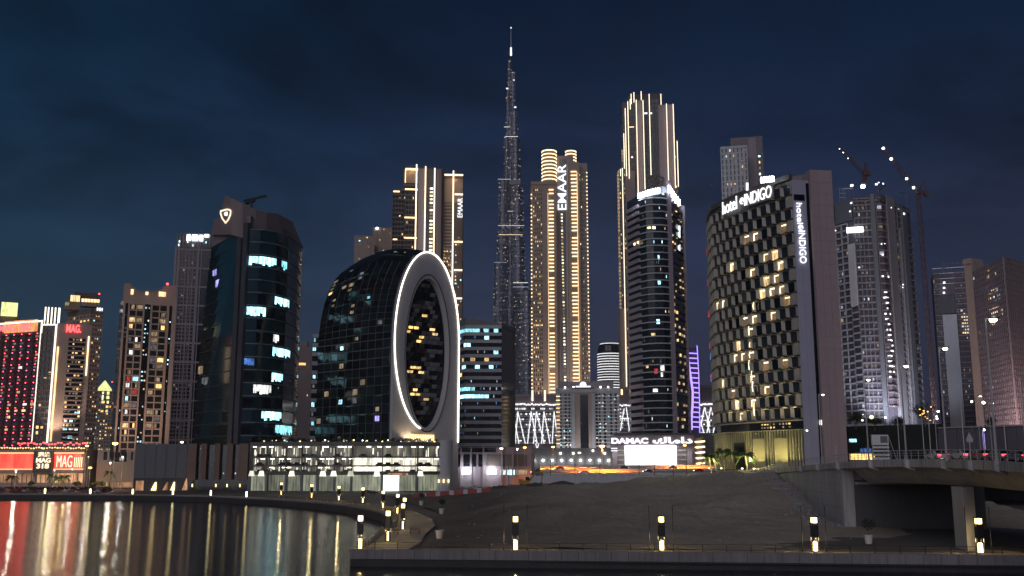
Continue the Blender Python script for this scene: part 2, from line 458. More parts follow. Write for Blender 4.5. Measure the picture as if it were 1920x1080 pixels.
def floors(parent, face, u0, u1, v0, v1, n, material, slab=.3, d=.5, objects=True, name='floor_slab'):
    b = MB(); dv = (v1 - v0) / n
    for j in range(n + 1):
        a = v0 + dv * j - dv * slab / 2; c = a + dv * slab
        if objects and len(face.p) == 2: face.blk(name, parent, u0, u1, a, c, -.1, d, material)
        elif objects:
            q = MB(); face.box(q, u0, u1, a, c, -.1, d); q.build(name, material, parent)
        else: face.box(b, u0, u1, a, c, -.1, d)
    if not objects: b.build(name, material, parent, 'stuff')
def text_mesh(s, depth=.1, bold=0.0, shear=0.0):
    c = bpy.data.curves.new('lettering', 'FONT'); c.body = s; c.extrude = depth; c.offset = bold; c.shear = shear
    o = bpy.data.objects.new('lettering_source', c); COL.objects.link(o)
    bpy.context.view_layer.update()
    me = bpy.data.meshes.new_from_object(o.evaluated_get(bpy.context.evaluated_depsgraph_get()))
    bpy.data.objects.remove(o); bpy.data.curves.remove(c)
    v = np.zeros(len(me.vertices) * 3); me.vertices.foreach_get('co', v); v = v.reshape(-1, 3)
    lo, hi = v.min(0), v.max(0)
    v = (v - lo) / np.array([hi[0] - lo[0], hi[1] - lo[1], max(1e-6, hi[2] - lo[2])])
    fs = [tuple(p.vertices) for p in me.polygons]
    bpy.data.meshes.remove(me)
    return v, fs
def lettering(parent, face, s, u0, u1, v0, v1, material, d=.3, thick=.25, turn=0, bold=0.0, name='sign_lettering', shear=0.0):
    """turn: 0 level, 1 reading upwards, -1 reading downwards"""
    v, fs = text_mesh(s, bold=bold, shear=shear)
    b = MB(); vs = []
    for x, y, z in v:
        if turn == 0: uu, vv = u0 + x * (u1 - u0), v0 + y * (v1 - v0)
        elif turn == 1: uu, vv = u1 - y * (u1 - u0), v0 + x * (v1 - v0)
        else: uu, vv = u0 + y * (u1 - u0), v1 - x * (v1 - v0)
        vs.append(face.pt(min(face.w, max(0, uu)), vv, d + z * thick))
    b.add(vs, fs)
    return b.build(name, material, parent)
def lamp_light(name, loc, power, col, r=.3):
    l = bpy.data.lights.new(name, 'POINT'); l.energy = power; l.color = col; l.shadow_soft_size = r
    o = bpy.data.objects.new(name, l); COL.objects.link(o); o.location = loc
    return o
def spot_light(name, loc, target, power, col, ang=90, blend=.6, r=.3):
    l = bpy.data.lights.new(name, 'SPOT'); l.energy = power; l.color = col; l.spot_size = math.radians(ang); l.spot_blend = blend; l.shadow_soft_size = r
    o = bpy.data.objects.new(name, l); COL.objects.link(o); o.location = loc
    o.rotation_euler = (Vector(target) - Vector(loc)).to_track_quat('-Z', 'Y').to_euler()
    return o
GZ = 2.0     # level of the city ground
# ------------------------------------------------------------------ ground, water, quay, promenade
def wl(px, py): p = gnd(px, py, 0.0); return (p.x, p.y)
def g2(px, py, z=GZ): p = gnd(px, py, z); return (p.x, p.y)
QUAY = [(-900, 372)] + [wl(*q) for q in ((-300, 936), (0, 937), (200, 938), (320, 940), (400, 942), (520, 949), (600, 956), (650, 962), (690, 970), (715, 978))] + \
       [wl(724, 985), (-23.6, 204), (-22.2, 190), g2(735, 988), g2(716, 998), g2(700, 1008), g2(684, 1021), g2(657, 1032)]
NEAR = [g2(657, 1032), g2(1200, 1036.5), g2(1915, 1043.5), (110, 119), (260, 104)]
b = MB()
poly = QUAY + NEAR[1:] + [(6000, 102), (6000, 9000), (-6000, 9000), (-6000, 372)]
b.add([(x, y, GZ) for x, y in poly], [tuple(range(len(poly)))])
b.build('ground', 'city_ground', None, 'structure')
wm, nt, bs = nodes('canal_water')
bs.inputs['Base Color'].default_value = (.004, .006, .008, 1); bs.inputs['Roughness'].default_value = .09
bs.inputs['IOR'].default_value = 1.33; bs.inputs['Specular IOR Level'].default_value = .5
g = nt.nodes.new('ShaderNodeNewGeometry')
mp = nt.nodes.new('ShaderNodeMapping'); mp.inputs['Scale'].default_value = (.22, 1.9, 1); nt.links.new(g.outputs['Position'], mp.inputs[0])
w1 = noise(nt, 1.5, 3, mp.outputs[0]); w2 = noise(nt, .22, 2, mp.outputs[0])
ad = nt.nodes.new('ShaderNodeMath'); ad.operation = 'MULTIPLY_ADD'; ad.inputs[1].default_value = 1.6
nt.links.new(w2.outputs[0], ad.inputs[0]); nt.links.new(w1.outputs[0], ad.inputs[2])
bp = nt.nodes.new('ShaderNodeBump'); bp.inputs['Strength'].default_value = .42; bp.inputs['Distance'].default_value = .12
nt.links.new(ad.outputs[0], bp.inputs['Height']); nt.links.new(bp.outputs[0], bs.inputs['Normal'])
b = MB(); b.add([(-6000, -800, 0), (6000, -800, 0), (6000, 420, 0), (-6000, 420, 0)], [(0, 1, 2, 3)])
b.build('water', wm, None, 'structure')

def offset(pts, d):
    f = Face(pts, 0, 1); r = []
    for p, n in zip(f.p, f.n): r.append((p.x + n.x * d, p.y + n.y * d))
    return r
# far and curved quay: wall, coping
wall = thing('quay_wall', 'long dark curved quay wall along the far edge of the canal water', 'quay wall', (QUAY[5][0], QUAY[5][1], 0))
f = Face(QUAY, -1, GZ - .25)
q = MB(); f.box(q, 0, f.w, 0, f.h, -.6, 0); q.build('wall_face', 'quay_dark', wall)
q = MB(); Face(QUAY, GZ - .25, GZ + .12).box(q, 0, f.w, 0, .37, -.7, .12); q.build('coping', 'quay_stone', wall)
nw = thing('quay_wall', 'near straight quay wall of jointed stone panels below the tall lit columns', 'quay wall', (NEAR[1][0], NEAR[1][1], 0))
f = Face(NEAR, -1, GZ)
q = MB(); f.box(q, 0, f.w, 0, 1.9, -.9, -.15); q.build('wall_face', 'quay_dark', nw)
u = 0.0; i = 0
while u < 92:
    f.blk('coping_panel', nw, u + .02, u + 2.08, 1.95, f.h + .14, -.9, 0.02 * RND.random(), 'quay_stone')
    u += 2.1
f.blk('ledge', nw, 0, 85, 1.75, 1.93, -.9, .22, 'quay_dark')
# promenade paving
pq = MB(); inner = offset(QUAY, -7.5); a = [(x, y, GZ + .004) for x, y in offset(QUAY, -.7)]; c = [(x, y, GZ + .004) for x, y in inner]
n = len(a); pq.add(a + c, [(i, i + 1, n + i + 1, n + i) for i in range(n - 1)])
a = [(x, y, GZ + .008) for x, y in offset(NEAR, -.9)]; c = [(x, y, GZ + .008) for x, y in offset(NEAR, -5.0)]
n = len(a); pq.add(a + c, [(i, i + 1, n + i + 1, n + i) for i in range(n - 1)])
pq.build('promenade', 'paving', None, 'structure')
kb = MB(); f = Face(offset(QUAY[8:], -7.5), GZ, GZ + .3); f.box(kb, 0, f.w, 0, .25, -.25, 0); kb.build('promenade_kerb', 'quay_stone', None, 'structure')
# railings
def railing(name, label, pts, h, step, posts_obj=True, z=GZ):
    f = Face(pts, z, z + h); t = thing(name, label, 'railing', (pts[0][0], pts[0][1], z))
    q = MB()
    for v in (h - .06, h * .62, h * .30): f.box(q, 0, f.w, v, v + (.06 if v > h - .1 else .03), -.03, .03)
    q.build('rail', 'black_metal', t)
    n = int(f.w / step)
    for i in range(n + 1): f.blk('post', t, max(0, i * step - .04), i * step + .04, 0, h - .065, -.04, .04, 'black_metal')
    return t
railing('railing', 'thin black railing along the near straight promenade edge', [(p[0], p[1]) for p in offset(NEAR[:4], -.9)], 1.05, 3.0)
railing('railing', 'black railing following the curved far promenade edge round to the corner', offset(QUAY[6:], -.9), 1.1, 2.4)

# ------------------------------------------------------------------ the sand lot
ctrl = []
for px, py, Y in ((780, 928, 300), (860, 925, 310), (940, 917, 325), (1000, 911, 330), (1075, 908, 325), (1150, 905, 315), (1230, 898, 305), (1320, 890, 290), (1400, 886, 280),
                  (1432, 891, 268), (1470, 915, 236), (1474, 926, 230), (1500, 952, 214), (1570, 987, 178), (1640, 1010, 154), (1700, 1030, 137),
                  (1250, 925, 240), (1350, 925, 232), (1420, 935, 220), (1150, 935, 230), (1050, 940, 230), (1450, 990, 170), (1300, 985, 170), (1100, 985, 170), (950, 985, 168), (880, 960, 200), (830, 950, 240)):
    p = at(px, py, Y); ctrl.append((p.x, p.y, p.z))
for X in (-12, 5, 25, 45, 60, 90): ctrl.append((X, 136 - .09 * X, GZ + .1))
for Y in (145, 165, 185, 210): ctrl.append((-12.8, Y, GZ + .15))
for X, Y in ((-20, 260), (-30, 300), (-40, 340)): ctrl.append((X, Y, GZ + .2))
for X, Y, z in ((0, 380, 3), (40, 370, 4), (80, 345, 9.5), (70, 200, 2.2), (75, 150, 2)): ctrl.append((X, Y, z))
ctrl = np.array(ctrl)
def tps(r): return np.where(r > 1e-9, r * r * np.log(r + 1e-9), 0)
SN = len(ctrl); SP_ = np.c_[np.ones(SN), ctrl[:, :2]]
K = tps(np.linalg.norm(ctrl[:, None, :2] - ctrl[None, :, :2], axis=2)) + np.eye(SN) * 60
A = np.block([[K, SP_], [SP_.T, np.zeros((3, 3))]])
SWT = np.linalg.solve(A, np.r_[ctrl[:, 2], 0, 0, 0])
rg = np.random.default_rng(3)
waves = [(rg.normal(size=2) * s, rg.random() * 6.3, a) for s, a, k in ((.05, .30, 6), (.16, .16, 8), (.5, .07, 12), (1.3, .03, 12)) for _ in range(k)]
def sand_z(X, Y, rough=True):
    r = np.sqrt((ctrl[:, 0] - X) ** 2 + (ctrl[:, 1] - Y) ** 2)
    z = float(tps(r) @ SWT[:SN] + SWT[SN] + SWT[SN + 1] * X + SWT[SN + 2] * Y)
    if rough: z += sum(a * math.sin(k[0] * X + k[1] * Y + p) for k, p, a in waves) * min(1, max(0, z - GZ) / 2 + .15)
    return z
nx, ny = 110, 120
vs = []; xs = np.linspace(-13, 100, nx); ys = np.linspace(0, 1, ny) ** 1.3
for j in range(ny):
    for i in range(nx):
        X = xs[i]; y0 = 135.5 - .09 * X; Y = y0 + (372 - y0) * ys[j]
        x = X - max(0, Y - 215) * .22 * (1 - (X + 13) / 113)
        vs.append((x, Y, max(GZ - .3, sand_z(x, Y))))
b = MB(); b.add(vs, [(j * nx + i, j * nx + i + 1, (j + 1) * nx + i + 1, (j + 1) * nx + i) for j in range(ny - 1) for i in range(nx - 1)])
sand = b.build('sand', 'sand', None, 'structure', smooth=True)

# ------------------------------------------------------------------ the road bridge
BE = [(1915, 867, 111), (1865, 864, 119), (1777, 861, 134), (1680, 861, 150), (1620, 863, 162), (1572, 866.5, 178), (1530, 870.5, 201), (1500, 873.5, 224), (1470, 877, 252), (1440, 882, 285), (1425, 885, 305)]
SF = [(1915, 927), (1865, 919), (1777, 910), (1690, 904.5), (1630, 903), (1600, 905)]
BP = [(57, 30), (56, 80)] + [edge(*q) for q in BE] + [(84, 335)]
BZ = [10.9, 12.3] + [zat(*q) for q in BE] + [10.4]
SOF = [8.0, 9.0] + [EYE - (y - 870) / FPX * Y * 1.03 for (x, y), (_, _, Y) in zip(SF, BE)]
NS_ = len(SOF) - 1
bridge = thing('road_bridge', 'pale grey concrete road bridge arching over the sand lot and canal edge', 'bridge', (BP[4][0], BP[4][1], GZ))
BW = 24.0
dense = []
for i in range(len(BP) - 1):
    for k in range(4):
        t = k / 4; t2 = t
        dense.append((BP[i][0] * (1 - t) + BP[i + 1][0] * t, BP[i][1] * (1 - t) + BP[i + 1][1] * t, BZ[i] * (1 - t) + BZ[i + 1] * t,
                      (SOF[i] * (1 - t) + SOF[min(i + 1, NS_)] * t) if i < NS_ else None))
dense.append((BP[-1][0], BP[-1][1], BZ[-1], None))
def deck_at(Y):
    for a, c in zip(dense[:-1], dense[1:]):
        if a[1] <= Y <= c[1]:
            t = (Y - a[1]) / (c[1] - a[1]); return a[0] + (c[0] - a[0]) * t, a[2] + (c[2] - a[2]) * t
    return dense[-1][0], dense[-1][2]
q = MB()
rings = [[(x, y, z), (x, y, z - 1.1), (x + .5, y, z - 1.25), (x + BW - .5, y, z - 1.25), (x + BW, y, z - 1.1), (x + BW, y, z), (x + BW - .3, y, z + .02), (x + BW - .35, y, z - .22), (x + .35, y, z - .22), (x + .3, y, z + .02)] for x, y, z, s in dense]
q.loft(rings); q.build('deck', 'bridge_concrete', bridge)
q = MB()
rings = []
for x, y, z, s in dense:
    if s is None or y > 177.2: break
    rings.append([(x + 1.2, y, z - 1.253), (x + 1.9, y, z - 1.7), (x + 3.0, y, (z - 1.5 + s) / 2 - .2), (x + 4.2, y, s), (x + BW - 4.2, y, s), (x + BW - 3, y, (z - 1.5 + s) / 2 - .2), (x + BW - 1.2, y, z - 1.253)])
q.loft(rings); q.build('girder', 'bridge_concrete', bridge, smooth=False)
for Y in (118, 126, 135, 146, 159, 178, 198, 222):
    x, z = deck_at(Y); q = MB()
    q.hexa([(x - .6, Y - .3, z - 1.12), (x + .9, Y - .25, z - 1.7), (x + .9, Y + .25, z - 1.7), (x - .6, Y + .3, z - 1.12), (x - .6, Y - .3, z - .02), (x + .9, Y - .25, z - .3), (x + .9, Y + .25, z - .3), (x - .6, Y + .3, z - .02)])
    q.build('bracket', 'bridge_concrete', bridge)
# abutment: side wall under the approach, corner pilaster, the cross wall beneath the deck with its shade put into the colour
q = MB(); side = [p for p in BP if p[1] >= 177.9]
f = Face([(x + .35, y) for x, y in side[::-1]], 0, 1)
for a, c in zip(side[:-1], side[1:]):
    za, zc = deck_at(a[1])[1] - 1.255, deck_at(c[1])[1] - 1.255
    q.hexa([(a[0] + .35, a[1], 0), (a[0] + 4, a[1], 0), (c[0] + 4, c[1], 0), (c[0] + .35, c[1], 0), (a[0] + .35, a[1], za), (a[0] + 4, a[1], za), (c[0] + 4, c[1], zc), (c[0] + .35, c[1], zc)])
q.build('abutment_wall', 'bridge_concrete', bridge)
q = MB(); ax, ay = BP[7]; q.box(ax + .25, ax + 2.2, ay - .9, ay - .02, 0, BZ[7] - 1.26); q.build('pilaster', 'bridge_concrete', bridge)
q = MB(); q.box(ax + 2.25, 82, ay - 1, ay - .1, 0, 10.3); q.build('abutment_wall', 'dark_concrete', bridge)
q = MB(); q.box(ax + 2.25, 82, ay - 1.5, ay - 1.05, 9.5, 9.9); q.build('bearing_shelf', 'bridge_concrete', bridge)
pa_, pb_, pc_ = [Vector((*edge(px, 1000, Y), 0)) for px, Y in ((1790, 138.5), (1812, 131.6), (1832, 133.4))]; pd_ = pa_ + pc_ - pb_
q = MB(); q.hexa([v + Vector((0, 0, GZ - .3)) for v in (pa_, pb_, pc_, pd_)] + [v + Vector((0, 0, zat(1815, 913, 134))) for v in (pa_, pb_, pc_, pd_)])
q.build('pier', 'light_grey', bridge)
q = MB(); q.box(pa_.x + 19, pa_.x + 21, 133, 136, GZ - .3, 10.2); q.build('pier', 'light_grey', bridge)
# seams of the formwork on fascia and abutment, drain pipes down the wall
Y = 84.0
while Y < 300:
    x, z = deck_at(Y); piece('seam', bridge, Matrix.Translation((x - .012, Y, z - .56)), (.05, .10, 1.04), 'dark_concrete'); Y += 6.4
for a, c in zip(side[:-1], side[1:]):
    t3 = Vector((c[0] - a[0], c[1] - a[1], 0)); ln = t3.length; ag = math.atan2(t3.y, t3.x); m_ = Vector(((a[0] + c[0]) / 2 + .35, (a[1] + c[1]) / 2, 0)); zt_ = min(deck_at(a[1])[1], deck_at(c[1])[1]) - 1.3
    for z_ in (3.2, 5.4, 7.6, 9.4):
        if z_ < zt_ - .3: piece('seam', bridge, Matrix.Translation(m_ + Vector((0, 0, z_))) @ Matrix.Rotation(ag, 4, 'Z'), (ln - .2, .05, .07), 'concrete')
    for k_ in range(int(ln / 4)):
        p_ = Vector((a[0] + .35, a[1], 0)).lerp(Vector((c[0] + .35, c[1], 0)), (k_ + .5) / int(ln / 4)); piece('seam', bridge, Matrix.Translation(p_ + Vector((0, 0, zt_ / 2))) @ Matrix.Rotation(ag, 4, 'Z'), (.08, .05, zt_), 'concrete')
for Y in (128.5, 143, 164):
    x, z = deck_at(Y); q = MB(); q.tube((x + 1.0, Y, z - 1.2), (x + 1.0, Y, z - 2.3), .09, 6); q.build('drain_pipe', 'concrete', bridge)
# bridge railing
f3 = [(x, y, z) for x, y, z, s in dense if y < 300]
br = thing('bridge_railing', 'pale metal railing along the outer edge of the bridge deck', 'railing', f3[0])
for dz, r in ((1.25, .06), (.85, .025), (.5, .025)):
    q = MB(); q.path([(x + .12, y, z + dz) for x, y, z in f3], r, 5); q.build('rail', 'light_grey', br)
Y = 60.0
while Y < 298:
    x, z = deck_at(Y)
    piece('post', br, Matrix.Translation((x + .12, Y, z + .62)), (.07, .07, 1.2), 'light_grey'); Y += 2.3
# road on the deck
q = MB(); a = [(x + .5, y, z - .21) for x, y, z, s in dense]; c = [(x + BW - .5, y, z - .21) for x, y, z, s in dense]; n = len(a)
q.add(a + c, [(i, n + i, n + i + 1, i + 1) for i in range(n - 1)]); q.build('bridge_road', 'asphalt', None, 'structure')

# ------------------------------------------------------------------ the orange lit road behind the sand
q = MB()
rl = [(14, 430, 7.6), (60, 424, 7.8), (150, 415, 8.6)]; rb = [(14, 525, 11.6), (60, 520, 11.8), (150, 512, 12.2)]
q.add(rl + rb, [(0, 1, 4, 3), (1, 2, 5, 4)]); q.build('embankment_road', 'road_concrete', None, 'structure')
q = MB(); q.add([(x, y - .3, GZ - .5) for x, y, z in rl] + [(x, y - .3, z - .02) for x, y, z in rl], [(0, 1, 4, 3), (1, 2, 5, 4)]); q.build('embankment', 'concrete', None, 'structure')
q = MB(); q.add([(x, y, GZ - .5) for x, y, z in rb[::-1]] + [(x, y, z - .02) for x, y, z in rb[::-1]], [(0, 1, 4, 3), (1, 2, 5, 4)])
q.build('embankment', 'concrete', None, 'structure')
for k, lab in ((.12, 'added low concrete barrier catching orange light nearest the sand'), (.5, 'added middle concrete barrier catching orange light on the road'), (.9, 'added rear concrete barrier catching orange light on the road')):
    q = MB()  # barriers added to give the road its orange surface
    for i in range(2):
        a = Vector(rl[i]).lerp(Vector(rb[i]), k); c = Vector(rl[i + 1]).lerp(Vector(rb[i + 1]), k)
        q.hexa([a, c, c + Vector((0, .5, 0)), a + Vector((0, .5, 0)), a + Vector((0, .15, .9)), c + Vector((0, .15, .9)), c + Vector((0, .35, .9)), a + Vector((0, .35, .9))])
    o = q.build('added_barrier', 'road_concrete'); tag(o, lab, 'barrier', 'added barriers on the embankment road')
# pale boundary wall below the road
bw = thing('boundary_wall', 'long pale panelled boundary wall below the orange lit road', 'wall', (14, 405, GZ))
f = Face([(7, 404), (30, 402), (62, 398)], GZ, 8.6)
k = 0
while k * 2.6 < f.w - 2.6:
    f.blk('wall_panel', bw, k * 2.6 + .05, k * 2.6 + 2.55, 0, f.h - .25 * (k % 2), -.2, 0, 'light_grey'); k += 1
# plaza street on the far side of the lot and the road past the car park
q = MB(); q.add([(-160, 395, GZ + .01), (10, 360, GZ + .01), (10, 402, GZ + .01), (-160, 436, GZ + .01)], [(0, 1, 2, 3)]); q.build('street', 'asphalt', None, 'structure')
q = MB(); q.add([(-420, 398, GZ + .006), (-160, 400, GZ + .006), (-160, 490, GZ + .006), (-420, 490, GZ + .006)], [(0, 1, 2, 3)]); q.build('car_park', 'asphalt', None, 'structure')
q = MB(); q.add([(75, 270, 11.2), (190, 255, 11.2), (190, 330, 11.2), (78, 345, 11.2)], [(0, 1, 2, 3)]); q.build('approach_road', 'asphalt', None, 'structure')
# ------------------------------------------------------------------ buildings, left to right
def fr(face, px, py, Y=None):
    """u on a facade of the vertical line seen at pixel px, py"""
    d = ray(px, py); k = d.x / d.y
    for i, (a, c) in enumerate(zip(face.p[:-1], face.p[1:])):
        den = (c.x - a.x) - k * (c.y - a.y)
        t = (k * a.y - a.x) / den
        if t <= 1 or i == len(face.seg) - 1: return max(0, min(face.w, face.c[i] + t * (face.c[i + 1] - face.c[i])))
def fv(face, px, py):
    """height on a facade (v) of the point seen at pixel px, py"""
    u = fr(face, px, py); q = face.pt(u, 0); return at(px, py, q.y).z - face.z0
def base_of(pts): return (pts[0][0], pts[0][1], GZ)
def roof_box(parent, x, y, w, d, z, h, material='dark_concrete'):
    q = MB(); q.box(x - w / 2, x + w / 2, y - d / 2, y + d / 2, z, z + h); return q.build('roof_plant', material, parent)

# ---- the red hotel: red-dotted face, lit slot tower with fins, beige pier block
A, B_, C_, D_ = edge(-70, 700, 520), edge(65, 800, 500), edge(93, 800, 500), edge(160, 780, 507)
t = thing('hotel_tower', 'dark hotel tower with rows of red dots and white edge strips, red letters on top', 'hotel', (B_[0], B_[1], GZ))
z1 = zat(78, 600, 500); body(t, [A, B_], 30, GZ, z1, 'dark_concrete', 'dotted_block')
f = Face([A, B_], GZ, z1)
v_lo, v_hi = fv(f, 40, 835), fv(f, 60, 626)
nr, ncol = 18, 10
lattice(t, f, 0, f.w, v_lo, v_hi, ncol, nr, 'maroon', .22, .42, .5)
glow(t, f, 0, f.w, v_lo, v_hi, ncol, nr, .10, [('room_warm', 2), ('room_gold', 1), ('room_white', .4)], (.6, .5), .08, True, 'window')
glow(t, f, 0, f.w, v_lo, v_hi, ncol, nr, .35, [('room_dim', 1), ('room_grey', 1)], (.5, .4), .05, False)
for j in range(nr + 1):
    for i in range(ncol):
        piece('red_bulb', t, f.m4(f.w * (i + .5) / ncol, v_lo + (v_hi - v_lo) * j / nr, .62), (.32, .2, .26), 'red_bulb')
f.blk('sign_panel', t, f.w - 26, f.w - 3.5, fv(f, 40, 623), fv(f, 40, 601), 0, .4, 'sign_back')
lettering(t, f, 'MAG.', fr(f, 0, 612), fr(f, 35, 612), fv(f, 30, 621.5), fv(f, 30, 607), 'sign_red', .55, .3, bold=.02)
lettering(t, f, '遇格', fr(f, 38, 612), fr(f, 63.5, 612), fv(f, 55, 622), fv(f, 55, 604), 'sign_red', .55, .3, bold=.015)
f.blk('edge_strip', t, 0, f.w, f.h - .9, f.h - .1, .05, .5, 'strip_white')
f.blk('edge_strip', t, f.w - .9, f.w - .15, fv(f, 62, 828), f.h - .95, .05, .5, 'strip_white')
z2 = zat(100, 608, 500); f = Face([B_, C_], GZ, z2)
body(t, [B_, C_], 24, GZ, z2, 'dark_glass', 'slot_block')
lattice(t, f, .5, f.w - 1, 14, f.h, 3, 24, 'brown_stone', .12, .3, .3)
glow(t, f, .5, f.w - 1, 14, f.h - 2, 3, 24, .12, WARM)
f.blk('edge_strip', t, f.w - .75, f.w, fv(f, 90, 830), f.h - .1, .35, .8, 'strip_white')
f.blk('edge_strip', t, 0, f.w - .8, f.h - .6, f.h, .35, .8, 'strip_white')
for k in range(6):
    u = 1.0 * k * 1.75 - 1.2
    m4 = f.m4(max(.2, min(f.w, u + 1.2)), f.h + 4.2, -1.0)
    piece('crown_fin', t, m4, (.36, .9, 9.6 - .2 * k), 'strip_white')
z3 = zat(112, 606, 501); f = Face([C_, D_], GZ, z3)
body(t, [C_, D_], 26, GZ, z3, 'beige_stone', 'pier_block')
ua, ub = fr(f, 118, 780), fr(f, 150, 780)
f.blk('window_field', t, ua, ub, 22, f.h - 7, 0, .1, 'dark_glass')
floors(t, f, ua, ub, 22, f.h - 7, 23, 'beige_stone', .34, .5)
glow(t, f, ua, ub, 22, f.h - 7, 5, 23, .35, [('room_warm', 3), ('room_dim', 6), ('room_gold', 1)], (.8, .5), .16)
glow(t, f, ua, ub, 22, 38, 3, 4, .8, [('room_white', 2), ('room_cool', 1)], (.95, .3), .2)
f.blk('light_tube', t, .6, 1.4, 22, f.h - 12, .1, .5, 'crown_gold')
f.blk('light_tube', t, f.w - 1.4, f.w - .8, f.h - 26, f.h - 6, .1, .5, 'strip_gold')
lettering(t, f, 'MAG.', fr(f, 124, 620), fr(f, 152, 620), fv(f, 138, 624), fv(f, 138, 609), 'sign_red', .6, .35, bold=.03)
spot_light('facade_flood', (C_[0] + 3, C_[1] - 7, 22), (C_[0] + 6, C_[1] + 3, 60), 30000, (1, .72, .55), 75)
# ---- its podium mall
P0, P1 = edge(-60, 870, 470), edge(159, 870, 470)
t = thing('shopping_podium', 'low shopping podium glowing orange red with big white sign letters and bulbs along its roof', 'mall', (P1[0], P1[1], GZ))
z1 = zat(60, 843, 470); f = Face([P0, P1], GZ, z1)
body(t, [P0, P1], 28, GZ, z1, 'beige_stone', 'podium_block')
V = lambda py: fv(f, 60, py)
U = lambda px: fr(f, px, 870)
f.blk('shop_window', t, .5, U(63), V(905), V(888), 0, .12, 'shop_glow'); f.blk('shop_window', t, U(72), U(92), V(905), V(890), 0, .12, 'shop_glow'); f.blk('shop_window', t, U(102), U(157), V(905), V(883), 0, .12, 'shop_glow')
for k in range(26):
    u = 2 + k * 2.15
    if u < f.w - 1: f.blk('mullion', t, u - .12, u + .12, V(905), V(889), .12, .3, 'brown_stone')
for a, c in ((0, U(67)), (U(102), f.w - .4)):
    for k in range(int((c - a) / 3)):
        u = a + k * 3
        f.blk('red_panel', t, u + .05, min(c, u + 2.95), V(878), V(851), 0, .3 + .05 * (k % 2), 'red_backlit')
    f.blk('light_tube', t, a, c, V(850.5), V(848.6), .7, 1.1, 'strip_amber')
    f.blk('light_tube', t, a, c, V(880.3), V(879), .5, .9, 'strip_amber')
f.blk('fascia', t, 0, f.w, V(847), f.h, 0, 1.6, 'beige_stone')
f.blk('canopy', t, 0, f.w, V(887.5), V(882), 0, 2.2, 'warm_stone')
f.blk('sign_board', t, U(66.5), U(101.5), V(886), V(846.5), 1.65, 2.6, 'sign_board')
for s, a, c, lo, hi in (('遇格', 75, 98, 857, 847.5), ('MAG', 72.5, 99.5, 867.5, 858.5), ('318', 74, 97, 878.5, 869)):
    lettering(t, f, s, U(a), U(c), V(lo), V(hi), 'sign_pale', 2.65, .3, bold=.03)
lettering(t, f, 'MAG', U(107), U(136), V(876), V(854), 'sign_pale', .5, .3, bold=.0)
q = MB()
for k in range(5): f.box(q, U(140 + k * 3.4), U(140.7 + k * 3.4), V(876), V(857), .45, .7)
q.build('light_tube', 'strip_gold', t)
for k in range(44):
    u = f.w * (k + .5) / 44
    piece('roof_bulb', t, f.m4(u, f.h + .5 + .5 * RND.random(), .6), (.55, .4, .55), RND.choice(['bulb_amber', 'bulb_amber', 'lamp_soft']))
for k in range(38):
    u = f.w * (k + .6 + .3 * RND.random()) / 38
    if u > U(25): piece('red_lantern', t, f.m4(u, f.h + 2.2 + 1.0 * RND.random(), -.5), (.8, .6, .7), 'sign_red')
# ---- glowing penthouse behind at the left edge
pts = front(-40, 37, 600, 640)
t = thing('apartment_tower', 'brown tower with a glowing yellow rooftop box behind the red dotted hotel', 'tower', base_of(pts))
z1 = zat(20, 592, 640); body(t, pts, 20, GZ, z1, 'brown_stone'); f = Face(front(2, 33, 580, 638), z1, zat(18, 567, 638))
q = MB(); f.box(q, 0, f.w, 0, f.h, -8, 0); q.build('rooftop_box', 'crown_yellow', t)
q = MB(); f.box(q, -0, f.w, f.h, f.h + .5, -8, .3); q.build('roof_slab', 'brown_stone', t)
# ---- tower with lit crown behind the hotel's right
pts = [edge(120, 650, 680), edge(165, 650, 660), edge(189, 650, 666)]
t = thing('apartment_tower', 'brown tower with stepped golden lit crown behind the beige end of the red hotel', 'tower', base_of(pts))
z1 = zat(160, 577, 660); body(t, pts, [edge(150, 650, 705)], GZ, z1, 'brown_stone')
f = Face(pts, GZ, z1)
for i in range(2):
    ff = Face(pts[i:i + 2], GZ, z1); lattice(t, ff, 0, ff.w, 20, ff.h - 4, 7 if i == 0 else 5, 30, 'beige_stone', .3, .4, .25)
    glow(t, ff, 0, ff.w, 20, ff.h - 4, 7 if i == 0 else 5, 30, .22, WARM, (.6, .5), .05)
lettering(t, Face(pts[1:], GZ, z1), 'IHIH', ff.w * .45, ff.w - .8, fv(ff, 185, 583), fv(ff, 185, 577), 'sign_white', .4, .3, bold=.05, name='sign_bars')
for a, c, y0, y1, m in ((122, 131, 577, 566, 'crown_yellow'), (131, 150, 577, 553, 'crown_gold'), (152, 187, 571, 560, 'crown_gold')):
    ff = Face(front(a, c, 565, 668), zat(150, y0 if y0 < 577 else 577, 660), zat(150, y1, 668))
    q = MB(); ff.box(q, 0, ff.w, 0, ff.h, -7, 0); q.build('crown_block', 'warm_stone', t)
    ff.blk('crown_light', t, .2, ff.w - .2, ff.h * .55, ff.h - .3, 0, .2, m)
    for k in range(6): ff.blk('crown_fin', t, ff.w * k / 6, ff.w * k / 6 + .3, 0, ff.h, .2, .5, 'warm_stone')
ff = Face(front(140, 186, 550, 672), zat(150, 560, 668), zat(150, 546, 668)); q = MB(); ff.box(q, 0, ff.w, 0, ff.h, -6, -2); q.build('roof_plant', 'brown_stone', t)
piece('beacon', t, Matrix.Translation(at(186, 551, 665)), (.8, .8, .8), 'beacon')
